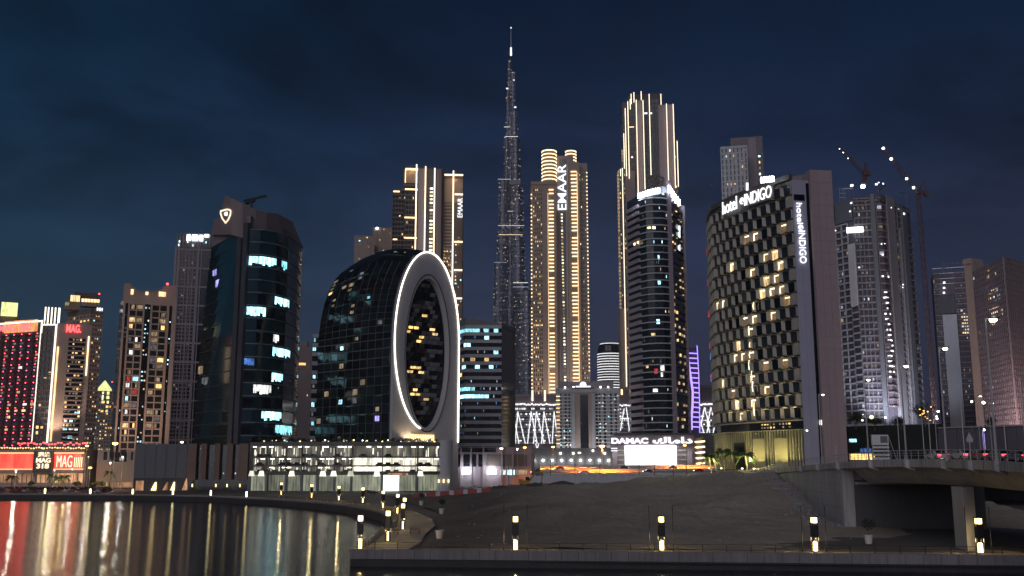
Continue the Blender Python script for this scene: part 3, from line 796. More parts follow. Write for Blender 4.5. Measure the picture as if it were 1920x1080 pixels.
# ---- small far tower with a pyramid crown
pts = front(179, 214, 760, 1150)
t = thing('crown_tower', 'small distant tower topped by a glowing yellow green pyramid crown', 'tower', base_of(pts))
z1 = zat(196, 733, 1150); body(t, pts, 20, GZ, z1, 'brown_stone'); f = Face(pts, GZ, z1)
lattice(t, f, 0, f.w, 5, f.h, 7, 22, 'beige_stone', .4, .4, .3); glow(t, f, 0, f.w, 5, f.h, 7, 22, .45, WARM, (.6, .5), .05)
c = at(196, 728, 1160); q = MB(); q.lathe((c.x, c.y, z1), [(8.5, 0), (8.5, 2.5), (5, 7), (1.5, 11.5), (.2, 13)], 8); q.build('crown', 'crown_yellow', t)
glow(t, f, f.w * .25, f.w * .75, f.h - 26, f.h, 2, 5, .8, [('room_gold', 1), ('crown_yellow', 1)], (.7, .7), .4)
piece('beacon', t, Matrix.Translation(at(210.5, 716, 1150)), (1, 1, 1), 'beacon')
q = MB(); q.tube((at(210.5, 733, 1150)), at(210.5, 717, 1150), .15); q.build('mast', 'dark_steel', t)
# ---- beige twin-bay residential tower
pts = front(221, 322, 720, 600, 6)
t = thing('residential_tower', 'beige residential tower with two window bays, dark central slot and horned parapet', 'tower', base_of(pts))
f = Face(pts, GZ, zat(270, 562, 600)); body(t, pts, 24, GZ, f.z1, 'dark_glass')
Y0 = 600
U = lambda px: fr(f, px, 720)
top = f.h
for a, c, m in ((220, 225, 'beige_stone'), (230.5, 234, 'warm_stone'), (259, 262, 'beige_stone'), (273.5, 277, 'beige_stone'), (304, 309, 'warm_stone'), (314.5, 322, 'beige_stone')):
    f.blk('pier', t, max(0, U(a)), min(f.w, U(c)), 0, top - 3, -.2, .9, m)
f.blk('parapet_beam', t, 0, f.w, top - 3, top + 2.2, -8, .95, 'beige_stone')
nfl = 27
for a, c in ((234, 259), (277, 304)):
    u0, u1 = U(a), U(c); mid = (u0 + u1) / 2
    for j in range(nfl + 1):
        v = (top - 3) * j / nfl
        f.blk('spandrel', t, u0 + .01, u1 - .01, v - .42 if j else 0, v + .42, -.1, .5, 'beige_stone')
    f.blk('mullion', t, mid - .35, mid + .35, 0, top - 3.01, .05, .7, 'warm_stone')
    dv = (top - 3) / nfl
    for j in range(nfl):
        for s in (0, 1):
            p, pal = .55, [('room_warm', 2), ('room_dim', 5), ('room_white', 1.5), ('room_cool', 1), ('room_gold', .7), ('room_red', .5), ('room_violet', .25), ('room_grey', 3)]
            m = pick(pal) if RND.random() < p else 'pane_b'
            ua, ub = (u0 + .2, mid - .5) if s == 0 else (mid + .5, u1 - .2)
            if m != 'pane_b' and RND.random() < .6:
                k = RND.uniform(.35, .7) * (ub - ua); ua += RND.random() * (ub - ua - k); ub = ua + k
            f.blk('window', t, ua, ub, dv * j + .75, dv * (j + 1) - .7, 0, .12, m)
glow(t, f, U(262.5), U(273), 2, top - 4, 2, 40, .40, [('room_cool', 2), ('room_white', 2), ('room_warm', 2), ('room_teal', 1)], (.6, .4), .1)
glow(t, f, U(226), U(230), 2, top - 4, 1, 40, .3, COOL, (.6, .4), .1); glow(t, f, U(310), U(314), 2, top - 4, 1, 40, .3, COOL, (.6, .4), .1)
def horn(a, c, ya, yc, y0=563):
    ua, uc = U(a), U(c); q = MB()
    z = lambda px, py: fv(f, px, py)
    vl, vh = top + 2.2, 0
    q.hexa([f.pt(ua, vl, .95), f.pt(uc, vl, .95), f.pt(uc, vl, -7), f.pt(ua, vl, -7), f.pt(ua, z(a, ya), .95), f.pt(uc, z(c, yc), .95), f.pt(uc, z(c, yc), -7), f.pt(ua, z(a, ya), -7)])
    q.build('parapet_horn', 'beige_stone', t)
U = lambda px: fr(f, px, 560)
horn(230, 243, 531, 532); horn(243.2, 259, 534, 548); horn(259.2, 288, 547, 548); horn(288.2, 305, 548, 541); horn(305.2, 328, 537, 535)
f.blk('crown_light', t, U(244), U(249), top + 2.3, top + 5.5, 1.0, 1.3, 'crown_gold'); f.blk('crown_light', t, U(272), U(277), top + 2.6, top + 4.5, 1.0, 1.3, 'crown_gold'); f.blk('crown_light', t, U(297), U(310), top + 2.3, top + 5.2, 1.0, 1.3, 'crown_gold')
for k in range(10): f.blk('balustrade', t, U(246 + 6 * k), U(247 + 6 * k), top + 2.3, top + 6.5, 1.0, 1.2, 'warm_stone')
piece('beacon', t, Matrix.Translation(at(314, 532.5, 598)), (1, 1, 1), 'beacon')
p = f.pt(f.w / 2, 0); spot_light('facade_flood', (p.x + 4, p.y - 45, 10), (p.x, p.y, 75), 90000, (1, .70, .58), 110, .9)  # added flood that lifts a facade otherwise too dark
# ---- grey gridded tower behind the teal office
pts = front(318, 400, 640, 720, -8)
t = thing('office_tower', 'tall grey gridded tower with a bright white roof sign beside the dark teal office', 'tower', base_of(pts))
f = Face(pts, GZ, zat(350, 463, 720)); body(t, pts, 26, GZ, f.z1, 'dark_glass')
for k, px in enumerate((318, 324, 339, 346, 353, 361, 368)):
    u = fr(f, px, 640); f.blk('pier', t, u, u + (1.6 if k in (0, 1, 5) else .7), 0, f.h, -.1, .6, 'mauve_render')
for j in range(13):
    v = f.h - 3 - j * f.h / 12.2
    if v > 0: f.blk('cornice', t, 0, f.w, v, v + 1.3, -.1, .55, 'mauve_render')
lattice(t, f, 0, fr(f, 366, 640), 0, f.h, 9, 62, 'mauve_dark', .25, .35, .2)
glow(t, f, 0, fr(f, 366, 640), 0, f.h, 9, 62, .06, GREY, (.6, .5), .05)
ff = Face(front(332, 398, 460, 722, -8), f.z1, zat(350, 438, 722)); q = MB(); ff.box(q, 0, ff.w, 0, ff.h, -14, 0); q.build('crown_block', 'grey_panel', t)
for k in range(12): ff.blk('crown_fin', t, ff.w * k / 12, ff.w * k / 12 + .6, 0, ff.h, 0, .8, 'mauve_render')
lettering(t, ff, 'IHIHI', fr(ff, 351, 445), fr(ff, 381, 445), fv(ff, 365, 452), fv(ff, 365, 441), 'sign_glare', 1.0, .4, bold=.08, name='sign_bars')
ff.blk('sign_bar', t, fr(ff, 384, 442), fr(ff, 392, 442), fv(ff, 388, 445), fv(ff, 388, 440), 1.0, 1.3, 'sign_glare')
glow(t, ff, 0, ff.w, 0, ff.h * .5, 8, 2, .5, COOL, (.3, .6), .9)
# ---- the dark teal office tower with the stone crown
PL = [edge(362, 800, 487), edge(432, 800, 451)]
PR = [edge(452, 800, 447), edge(478, 800, 448), edge(505, 800, 453), edge(530, 800, 463), edge(547, 800, 478), edge(553, 800, 497)]
zr = zat(452, 430, 447)
def warp(p):
    k = (p.z - GZ) / (zr - GZ); c = Vector((-118, 475))
    s = 1 - .125 * k * k if p.x < -127 else 1 - .01 * k
    return Vector((c.x + (p.x - c.x) * s, p.y, p.z))
t = thing('office_tower', 'dark teal curved glass office tower with stone crown bearing a golden shield', 'tower', (PR[0][0], PR[0][1], GZ))
q = MB(); pl = PL + PR + [(PR[-1][0] - 3, 515), (PL[0][0] + 4, 515)]
tp = [tuple(warp(Vector((x, y, zr)))[:2]) for x, y in pl]; q.prism(pl, GZ, zr, tp); q.build('tower_body', 'teal_glass', t)
fl, fm, fg = Face(PL, GZ, zr, warp), Face([PL[1], PR[0]], GZ, zr, warp), Face(PR, GZ, zr, warp)
q = MB(); fm.box(q, 0, fm.w * .42, 0, fm.h + 3, -1, 1.6); q.build('core_pier', 'pier_dark', t)
q = MB(); fm.box(q, fm.w * .58, fm.w, 0, fm.h + 3, -1, 1.6); q.build('core_pier', 'pier_dark', t)
LITR = [(460, 516, 478, 497, 'room_cool'), (436, 491, 586, 604, 'room_cool'), (433, 470, 661, 678, 'room_blue'), (470, 480, 661, 678, 'room_teal'), (506, 517, 629, 644, 'room_white'), (515, 543, 649, 667, 'room_cool'), (511, 530, 667, 679, 'room_teal'),
        (505, 528, 703, 720, 'room_cool'), (474, 503, 719, 737, 'room_white'), (496, 523, 778, 792, 'room_cool'), (514, 546, 797, 814, 'room_teal'), (516, 541, 560, 576, 'room_cool'), (534, 541, 492, 506, 'room_teal'), (451, 466, 622, 640, 'room_grey'), (484, 491, 778, 792, 'room_gold'), (466, 474, 798, 812, 'room_grey'), (498, 508, 738, 752, 'room_warm')]
LITL = [(397, 418, 515, 532, 'room_violet'), (412, 432, 548, 567, 'room_grey'), (418, 431, 480, 492, 'room_teal'), (372, 383, 608, 624, 'room_warm'), (360, 371, 612, 622, 'room_dim'), (357, 381, 684, 700, 'room_dim'), (406, 416, 680, 691, 'room_violet'), (357, 380, 724, 737, 'room_warm'), (381, 410, 703, 718, 'room_grey'), (410, 424, 698, 738, 'room_grey'), (411, 423, 738, 750, 'room_teal'), (408, 420, 755, 772, 'room_grey'), (418, 430, 630, 640, 'room_white')]
def lit_in(lst, p):
    x, y = proj(p)
    for a, c, lo, hi, m in lst:
        if a - 1 <= x <= c + 1 and lo - 3 <= y <= hi + 3: return m
nf = 20
for ff, n, lst in ((fl, 7, LITL), (fg, 13, LITR)):
    du, dv = ff.w / n, ff.h / nf
    for j in range(nf):
        for i in range(n):
            u, v = du * (i + .5), dv * (j + .5)
            m = lit_in(lst, ff.pt(u, v)) or (RND.choice(['pane_c', 'teal_glass', 'teal_glass', 'teal_glass']) if ff is fg else 'pane_left')
            if m not in ('pane_c', 'teal_glass', 'pane_a', 'pane_left'):
                k = 3
                for s in range(k):      # blinds drawn to different heights
                    hh = dv * RND.uniform(.45, .72)
                    ff.blk('window', t, u - du / 2 + du * s / k + .08, u - du / 2 + du * (s + 1) / k - .08, v + dv * .36 - hh, v + dv * .36, 0, .1, m)
            else: ff.blk('window', t, u - du / 2 + .06, u + du / 2 - .06, v - dv * .40, v + dv * .36, 0, .09, m)
    floors(t, ff, 0, ff.w, 0, ff.h, nf, 'grey_panel' if ff is fg else 'dark_steel', .07, .45, True, 'floor_band')
glow(t, fl, 0, fl.w, 0, fl.h * .6, 26, 70, .035, [('spark_cool', 1), ('room_dim', 1)], (.25, .35), .12)
glow(t, fg, 0, fg.w, 0, fg.h * .45, 50, 60, .02, [('spark_cool', 1), ('room_dim', 1), ('spark_warm', .7)], (.25, .3), .12)
glow(t, fg, fg.w * .93, fg.w, 0, fg.h, 3, 90, .3, [('room_dim', 2), ('spark_warm', .4)], (.25, .3), .5)
q = MB()      # stone crown: sweeping parapet with a peak above the shield
cp = [(397, 440, 484), (401, 411, 481), (414, 408, 469), (419, 372, 464), (424, 366, 459.5), (433, 371, 452), (455, 381, 449), (480, 393, 452), (500, 399, 456), (519, 400, 462), (522, 408, 463), (530, 428, 466), (541, 452, 474)]
lo = [Vector(edge(px, 440, Y)).to_3d() for px, py, Y in cp]
ringf = []; ringb = []
for px, py, Y in cp:
    p = at(px, py, Y - 1.5); ringf.append(p)
bot = [at(px, max(py + 2, 446 if px > 440 else 440), Y - 1.5) for px, py, Y in cp]
n = len(cp); vs = bot + ringf + [p + Vector((4, 16, 0)) for p in bot] + [p + Vector((4, 16, 0)) for p in ringf]
fs = []
for i in range(n - 1):
    fs += [(i, i + 1, n + i + 1, n + i), (2 * n + i + 1, 2 * n + i, 3 * n + i, 3 * n + i + 1), (n + i, n + i + 1, 3 * n + i + 1, 3 * n + i), (i + 1, i, 2 * n + i, 2 * n + i + 1)]
fs += [(0, n, 3 * n, 2 * n), (n - 1, 3 * n - 1, 4 * n - 1, 2 * n - 1)]
q.add(vs, fs); q.build('stone_crown', 'mauve_dark', t)
q = MB(); w0 = warp(Vector((PL[0][0], PL[0][1], zr))); q.prism([(w0.x, w0.y), PL[1], PR[0], (PR[0][0] + 4, 475), (w0.x + 6, 495)], zr + .05, zr + 6.5); q.build('crown_base', 'mauve_dark', t)
ft = Face([edge(400, 430, 447.5), edge(445, 430, 447.0)], GZ, zr + 20)
sh = [(423, 418), (416.5, 409), (413.5, 400), (414, 395.5), (419, 394.5), (424, 392.8), (429, 393), (432.3, 395), (432, 402), (428.5, 411), (423, 418)]
q = MB(); SY = lambda x: 484 - (x - 397) * .89 - 2.6
q.path([at(x, y, SY(x)) for x, y in sh], .36, 6); q.build('shield_emblem', 'sign_pale', t)
q = MB(); c = at(425, 401, SY(425)); q.lathe((c.x, c.y, c.z - 1), [(.1, 0), (1.1, .3), (1.3, 1.1), (.8, 1.8), (.1, 2)], 10); q.build('emblem_spot', 'sign_white', t)
q = MB()
q.tube(at(471, 392, 455), at(471, 378, 455), .7); q.tube(at(457, 377, 455), at(500, 367, 455), .55); q.tube(at(460, 380, 455), at(478, 374, 455), 1.1); q.build('roof_crane', 'dark_steel', t)
# ---- dark podium in front of it
pa = front(252, 350, 870, 422); pb = [pa[1], (pa[1][0] + .1, pa[1][1] + .1), edge(468, 870, 424)]
t = thing('office_podium', 'windowless dark grey podium with pleated tan panels at the foot of the teal office', 'building', base_of(pa))
f = Face(pa, GZ, zat(300, 832, 422)); body(t, pa, 22, GZ + .0, f.z1 - .3, 'dark_concrete')
k = 5
for i in range(k): f.blk('wall_panel', t, f.w * i / k + .08, f.w * (i + 1) / k - .08, 5.2, f.h, -.3, .25 + .1 * (i % 2), 'grey_panel')
f.blk('entrance', t, f.w * .05, f.w * .2, .3, 4.2, 0, .1, 'shop_glow')
for px, w, m in ((291, 1.5, 'lamp_soft'), (313, 1.5, 'shop_glow'), (326, 1.2, 'lamp_soft')):
    u = fr(f, px, 900); q = MB(); q.hexa([f.pt(u - w, .3, .4), f.pt(u + w * .4, .3, .4), f.pt(u + w * .4, .3, .1), f.pt(u - w, .3, .1), f.pt(u, 3.6, .4), f.pt(u + w * .4, 3.6, .4), f.pt(u + w * .4, 3.6, .1), f.pt(u, 3.6, .1)]); q.build('lit_opening', m, t)
f = Face([pa[1], edge(468, 870, 424)], GZ, zat(400, 832, 422)); body(t, [pa[1], edge(468, 870, 424)], 22, GZ + .02, f.z1 - .35, 'dark_glass', 'glass_block')
for i, (a, c) in enumerate(((352, 370), (377, 389), (402, 414), (425, 438), (447, 467))):
    ua, uc = fr(f, a, 870), fr(f, c, 870); q = MB()
    q.hexa([f.pt(ua, 4.6, .2), f.pt(uc, 4.6, 1.8), f.pt(uc, 4.6, -.2), f.pt(ua, 4.6, -.2), f.pt(ua, f.h + .1, .2), f.pt(uc, f.h + .1, 1.8), f.pt(uc, f.h + .1, -.2), f.pt(ua, f.h + .1, -.2)])
    q.build('pleated_panel', 'tan_panel', t)
for px in (362, 406, 427, 451): piece('wall_lamp', t, f.m4(fr(f, px, 900), 2.2, .6), (.35, .3, 1.2), 'lamp_soft')
glow(t, f, 0, f.w, 4, f.h - 1, 16, 7, .1, COOL, (.3, .3), .1)
q = MB(); f2 = Face([edge(343, 890, 421), edge(353, 890, 421)], GZ, GZ + 8); q.hexa([f2.pt(0, .4, .3), f2.pt(f2.w, .4, .3), f2.pt(f2.w, .4, 0), f2.pt(0, .4, 0), f2.pt(f2.w * .7, 5.2, .3), f2.pt(f2.w * .8, 5.2, .3), f2.pt(f2.w * .8, 5.2, 0), f2.pt(f2.w * .7, 5.2, 0)]); q.build('lit_opening', 'shop_glow', t)
# ---- low beige villa block between the mall and the podium
pts = front(181, 256, 880, 470)
t = thing('low_building', 'low beige two storey building with square portals between the mall and dark podium', 'building', base_of(pts))
f = Face(pts, GZ, zat(220, 866, 470)); body(t, pts, 15, GZ, f.z1, 'warm_stone')
for a, c in ((181, 205), (238, 252)):
    ua, uc = fr(f, a, 860), fr(f, c, 860); q = MB(); f.box(q, ua, uc, f.h + .01, f.h + 5.6, -6, -1); q.build('portal_block', 'beige_stone', t)
    f.blk('window', t, ua + (uc - ua) * .5, ua + (uc - ua) * .8, f.h + .8, f.h + 4.6, -1, -.8, 'pane_b')
f.blk('window_band', t, fr(f, 206, 870), fr(f, 237, 870), f.h + .01, f.h + 4.4, -5, -3, 'dark_glass'); f.blk('shop_window', t, f.w * .4, f.w * .97, .5, 2.6, 0, .1, 'shop_glow')
glow(t, f, f.w * .05, f.w * .95, .5, 3, 14, 1, .5, WARM, (.6, .7), .15)
# ---- brown tower in the gap, and the striped balcony edge
pts = front(553, 583, 740, 640)
t = thing('apartment_tower', 'brown apartment tower seen in the gap between the teal office and the oval building', 'tower', base_of(pts))
f = Face(pts, GZ, zat(568, 650, 640)); body(t, pts, 15, GZ, f.z1, 'mauve_dark')
lattice(t, f, 0, f.w, 4, f.h, 6, 22, 'mauve_dark', .45, .45, .3); glow(t, f, 0, f.w * .25, 4, f.h, 1, 22, .4, [('room_gold', 1), ('room_warm', 1)], (.7, .5), .08); glow(t, f, f.w * .3, f.w, 4, f.h, 5, 22, .06, WARM, (.5, .4), .08)
f.blk('crown_light', t, .2, f.w * .6, f.h - 12, f.h - 10.5, .3, .5, 'room_gold'); roof_box(t, pts[0][0] + 4, 645, 4, 4, f.z1, 4, 'mauve_dark')
pts = front(583, 600, 740, 600)
t = thing('apartment_tower', 'narrow white tower edge of stacked balconies just left of the oval building', 'tower', base_of(pts))
f = Face(pts, GZ, zat(592, 630, 600)); body(t, pts, 14, GZ, f.z1, 'dark_glass'); floors(t, f, 0, f.w, 4, f.h, 15, 'light_grey', .42, 1.1, True, 'balcony')
glow(t, f, 0, f.w, 4, f.h, 2, 15, .35, COOL, (.7, .5), .1)
# ---- the oval building
OA, OB = Vector(edge(733, 640, 432)), Vector(edge(855.5, 640, 456))
e1 = (OB - OA).normalized(); on = Vector((e1.y, -e1.x)); oa = (OB - OA).length / 2; OC = (OA + OB) / 2
zc = zat(795, 640, 444); zt = zat(792, 473, 444); ob = zt - zc
t = thing('oval_building', 'dark glass oval building with a glowing white ring and grey frame round its oval front', 'building', (OC.x, OC.y, GZ))
def op(u, z, d=0.0):
    p = OC + e1 * u + on * d; return Vector((p.x, p.y, z))
back = Vector(edge(597, 640, 466)) - OA
# loft of the body: shrinking arches from the front plane to the back
def arch(s, grow=0.0, nseg=15):
    o = back * s; hb = ob * (1 + .45 * s - .48 * s * s) + grow; ha = oa + grow
    zz = zc
    r = []
    for k in range(9): r.append((-ha, GZ + (zz - GZ) * k / 8))
    for k in range(1, 22):
        a = math.pi - math.pi * k / 22; r.append((ha * math.cos(a), zz + hb * math.sin(a)))
    for k in range(9): r.append((ha, zz + (GZ - zz) * k / 8))
    return [Vector((OC.x + e1.x * u + o.x, OC.y + e1.y * u + o.y, z)) for u, z in r]
NS = 10
rings = [arch(s / NS) for s in range(NS + 1)]
q = MB(); q.loft(rings, closed=False); n = len(rings[0]); q.add(rings[-1], [tuple(range(n))[::-1]]); q.build('body_frame', 'brown_frame', t)
LITO = [(645, 668, 534, 545, 'room_dim'), (656, 668, 534, 545, 'room_dim'), (618, 624, 548, 556, 'room_warm'), (618, 630, 560, 574, 'room_dim'), (683, 692, 550, 558, 'room_teal'), (695, 706, 550, 558, 'room_teal'), (612, 632, 530, 540, 'room_dim'),
        (646, 652, 630, 640, 'room_grey'), (630, 640, 628, 638, 'room_dim'), (658, 668, 624, 636, 'room_dim'), (630, 640, 648, 662, 'room_cool'), (616, 626, 646, 660, 'room_teal'), (630, 638, 665, 678, 'room_warm'), (656, 665, 665, 678, 'room_warm'), (630, 640, 684, 695, 'room_dim'), (606, 613, 666, 678, 'room_grey'),
        (628, 640, 740, 752, 'room_cool'), (640, 650, 742, 752, 'room_cool'), (657, 674, 740, 752, 'room_grey'), (697, 704, 738, 750, 'room_gold'), (694, 700, 780, 788, 'room_warm'), (700, 708, 780, 788, 'room_violet'), (612, 622, 728, 736, 'room_dim'), (706, 712, 600, 610, 'room_grey'), (660, 670, 575, 583, 'room_dim'), (676, 686, 512, 520, 'room_grey'), (655, 662, 734, 740, 'room_grey')]
r2 = [arch(s / NS, .28) for s in range(NS + 1)]
cnt = 0
over = {}
for s in range(NS)[::-1]:
    for k in range(n - 1):
        if k > 21: continue
        for h in range(2):      # two panes per structural bay
            a = Vector(r2[s][k]).lerp(r2[s][k + 1], h / 2); c = Vector(r2[s][k]).lerp(r2[s][k + 1], (h + 1) / 2)
            a2 = Vector(r2[s + 1][k]).lerp(r2[s + 1][k + 1], h / 2); c2 = Vector(r2[s + 1][k]).lerp(r2[s + 1][k + 1], (h + 1) / 2)
            mid = (a + c + a2 + c2) / 4
            def sh(p): return mid + (p - mid) * .87
            mm = lit_in(LITO, mid) or (RND.choice(['room_dim', 'room_grey']) if RND.random() < .03 else RND.choice(['pane_a', 'pane_c', 'pane_c', 'dark_glass']))
            if h == 1 and mm in ('pane_a', 'pane_c', 'dark_glass') and k > 14: continue
            q = MB(); i = (mid - Vector((OC.x + back.x * s / NS, OC.y + back.y * s / NS, zc))).normalized() * -.35
            w = [sh(x) for x in ((a, a2, c2, c) if not (h == 0 and k > 14 and mm in ('pane_a', 'pane_c', 'dark_glass')) else (r2[s][k], r2[s + 1][k], r2[s + 1][k + 1], r2[s][k + 1]))]
            if k > 14 and h == 0 and mm in ('pane_a', 'pane_c', 'dark_glass'):
                mid = sum(w, Vector()) / 4; w = [mid + (x - mid) * .93 for x in (r2[s][k], r2[s + 1][k], r2[s + 1][k + 1], r2[s][k + 1])]
            lit = mm if 'room' in mm else None
            if lit: mm = 'pane_a'
            w = [x - i * RND.uniform(-.18, .18) for x in w]
            q.hexa([x + i for x in w] + w)
            if lit:
                q2 = MB(); k1 = RND.uniform(.45, .75); w2 = [mid + (x - mid) * k1 - i * .05 for x in w]; q2.hexa([x + i * .3 for x in w2] + w2); q2.build('lit_window', lit, t)
            if cnt < 298: q.build('glass_panel', mm, t); cnt += 1
            else: over.setdefault(mm, MB()).add(q.v, q.f)
for mm, q in over.items(): q.build('glass_panel', mm, t, 'stuff')
# front frame: outer outline round above, straight below; oval hole
IN_A, IN_B0, IN_B1 = oa * .655, zat(795, 523, 444), zat(795, 803, 444)
icz = (IN_B0 + IN_B1) / 2; ib = (IN_B0 - IN_B1) / 2
NT = 72; outr = []; innr = []
for k in range(NT):
    a = 2 * math.pi * k / NT; cu, cv = math.cos(a), math.sin(a)
    innr.append((IN_A * cu + .3, icz + ib * cv))
    lo_, hi_ = 0.0, 400.0
    for _ in range(40):
        m_ = (lo_ + hi_) / 2; u, z = m_ * cu, icz + m_ * cv
        ins = abs(u) <= oa and z >= GZ and (z <= zc or (u / oa) ** 2 + ((z - zc) / ob) ** 2 <= 1)
        lo_, hi_ = (m_, hi_) if ins else (lo_, m_)
    outr.append((lo_ * cu, icz + lo_ * cv))
for i in range(NT):     # square the two bottom corners
    if abs(abs(outr[i][0]) - oa) < .01 and abs(outr[(i + 1) % NT][1] - GZ) < .01: outr[(i + 1) % NT] = (math.copysign(oa, outr[i][0]), GZ)
    if abs(abs(outr[i][0]) - oa) < .01 and abs(outr[i - 1][1] - GZ) < .01: outr[i - 1] = (math.copysign(oa, outr[i][0]), GZ)
rs = [[op(u, z, .4) for u, z in outr], [op(u, z, 2.2) for u, z in outr], [op(u, z, 2.2) for u, z in innr], [op(u, z, -1.2) for u, z in innr]]
q = MB(); q.loft(rs); q.build('front_frame', 'light_grey', t)
mid_r = [(IN_A * 1.05 * math.cos(2 * math.pi * k / NT) + .3, icz + ib * 1.05 * math.sin(2 * math.pi * k / NT)) for k in range(NT + 1)]
q = MB(); q.path([op(u, z, 2.22) for u, z in mid_r], .28, 4); q.build('oval_trim', 'dark_steel', t)
q = MB(); q.add([op(u * .999, z, -1.0) for u, z in innr], [tuple(range(NT))]); q.build('oval_glass', 'pane_c', t)
# faceted screen inside the oval
pm = {}
for mm in ('pane_a', 'pane_c', 'grey_panel', 'brown_frame', 'room_gold', 'room_warm', 'dark_steel'):
    me = bpy.data.meshes.new('facet_' + mm); qq = MB(); qq.hexa([(-.5, -.35, -.5), (.5, .1, -.5), (.5, .4, -.5), (-.5, .4, -.5), (-.5, -.1, .5), (.5, -.3, .5), (.5, .4, .5), (-.5, .4, .5)]); me.from_pydata(qq.v, [], qq.f); me.materials.append(M[mm]); pm[mm] = me
LITV = [(763, 771, 612, 625, 'room_gold'), (770, 782, 614, 619, 'room_gold'), (808, 818, 616, 627, 'room_warm'), (782, 792, 632, 642, 'room_gold'), (786, 799, 644, 649, 'room_gold'), (757, 766, 643, 651, 'room_gold'), (770, 776, 690, 698, 'room_warm'), (783, 792, 690, 697, 'room_warm'), (773, 783, 730, 737, 'room_gold'), (797, 803, 747, 752, 'room_warm'), (787, 797, 762, 768, 'room_gold'), (783, 790, 570, 578, 'room_warm'), (796, 799, 588, 592, 'room_warm')]
gw = IN_A * 2 / 8
for j in range(34):
    for i in range(8):
        z = IN_B1 + (IN_B0 - IN_B1) * (j + .5) / 34; u = -IN_A + gw * (i + .5 + .5 * (j % 2)) + .3
        if ((u - .3) / (IN_A - gw * .5)) ** 2 + ((z - icz) / (ib - 2)) ** 2 > 1: continue
        p = op(u, z, -.5); mm = (lit_in(LITV, p) if RND.random() < .7 else None) or RND.choice(['pane_a', 'pane_c', 'pane_c', 'brown_frame', 'grey_panel' if RND.random() < .8 else 'pane_c', 'dark_steel', 'grey_panel'])
        piece('facade_panel', t, Matrix(((e1.x, -on.x, 0, p.x), (e1.y, -on.y, 0, p.y), (0, 0, 1, p.z), (0, 0, 0, 1))), (gw * (.9 if mm != 'room_gold' else .7), 1.0, (IN_B0 - IN_B1) / 34 * (.9 if 'room' not in mm else .55)), mm, pm[mm])
# the light ring
rb2 = zc - zat(783, 803, 440) + 1.0
ring = [(-oa * math.sin(a), zc - rb2 * math.cos(a)) for a in np.linspace(.18, math.pi / 2, 22)]
ring += [(-oa * math.cos(a), zc + ob * math.sin(a)) for a in np.linspace(.05, math.pi, 40)]
ring += [(oa, zc - 10), (oa, zc - 20), (oa, zat(852, 831, 456))]
ring = [(u * .985, zc + (z - zc) * .992) for u, z in ring]
q = MB(); q.path([op(u, z, 2.4) for u, z in ring], .33, 6); q.build('light_ring', 'ring_white', t)
q = MB()
for k in range(14): q.tube(op(-oa * .45 + k * .9, zat(775, 826, 440), 3), op(-oa * .45 + k * .9, zat(775, 815, 440), 3), .18)
q.build('terrace_lights', 'lamp_soft', t, 'stuff')
p = op(-oa * .55, GZ + 20.5, 5); spot_light('terrace_flood', p, op(-oa * .6, GZ + 34, 1), 2500, (1, .72, .4), 120)
# ---- the lit car park building
CP = [edge(467, 880, 412), edge(560, 880, 406), edge(640, 880, 404), edge(720, 880, 405), edge(780, 880, 408), edge(828, 880, 414)]
t = thing('parking_building', 'low parking building glowing white through mesh screens, planted roof and glazed ground floor', 'building', (CP[2][0], CP[2][1], GZ))
zp = zat(700, 829, 405); f = Face(CP, GZ, zp)
q = MB(); q.prism([tuple(Vector(p) * 1.012) for p in CP] + [edge(828, 880, 436), edge(467, 880, 436)], GZ, zp - .6); q.build('block_core', 'dark_concrete', t)
U = lambda px: fr(f, px, 880)
V = lambda py: at(700, py, 405).z - GZ
cols = [467, 500, 536, 565, 595, 627, 659, 717, 783, 829]
lev = [(V(857), V(836)), (V(873), V(858.5)), (V(887), V(875))]
for li, (a, c) in enumerate(lev):
    for ci in range(len(cols) - 1):
        m = 'park_bright' if (li > 0 and ci >= 6) else 'park_glow'
        q = MB(); f.box(q, U(cols[ci]) + .12, U(cols[ci + 1]) - .12, a, c, -3.0, -2.8); q.build('lit_deck', m, t)
        q = MB(); ua_, ub_ = U(cols[ci]) + .4, U(cols[ci + 1]) - .4
        for _ in range(int((ub_ - ua_) * (.85 if ci < 6 else .5))):
            if RND.random() < .8: x_ = RND.uniform(ua_, ub_ - .5); h_ = (c - a) * RND.uniform(.3, 1); y_ = RND.uniform(a, c - h_ + .01); f.box(q, x_, x_ + RND.uniform(.12, .5), y_, y_ + h_, -2.6, -2.5)
        q.build('light_slot', 'park_slot', t, 'stuff')
        for k in range(2 + ci // 4): RND.random() < .6 and piece('ceiling_lamp', t, f.m4(U(cols[ci]) + (U(cols[ci + 1]) - U(cols[ci])) * (k + .5 + RND.uniform(-.3, .3)) / (2 + ci // 4), c - .35, -1.0), (1.6, .3, .22), 'lamp_white')
q = MB()        # vertical mesh screen rods, too fine to tell apart
u = .3
while u < f.w - .3:
    for a, c in lev:
        if RND.random() < .9:
            w = RND.uniform(.03, .13) * (1.5 if u < f.w * .55 else .8); f.box(q, u, u + w, a, c, -.25, -.15)
    u += RND.uniform(.28, .60)
q.build('mesh_screen', 'dark_steel', t, 'stuff')
q = MB()        # parked cars seen as dark shapes behind the screens
for li, (a, c) in enumerate(lev):
    for k in range(22):
        if RND.random() < (.6 if k < 14 else .25):
            u = 2 + k * (f.w - 6) / 22; f.box(q, u, u + 3.4, a, a + .7, -2.4, -1.2); f.box(q, u + .7, u + 2.7, a + .7, a + 1.3, -2.4, -1.2)
q.build('parked_shape', 'car_black', t, 'stuff')
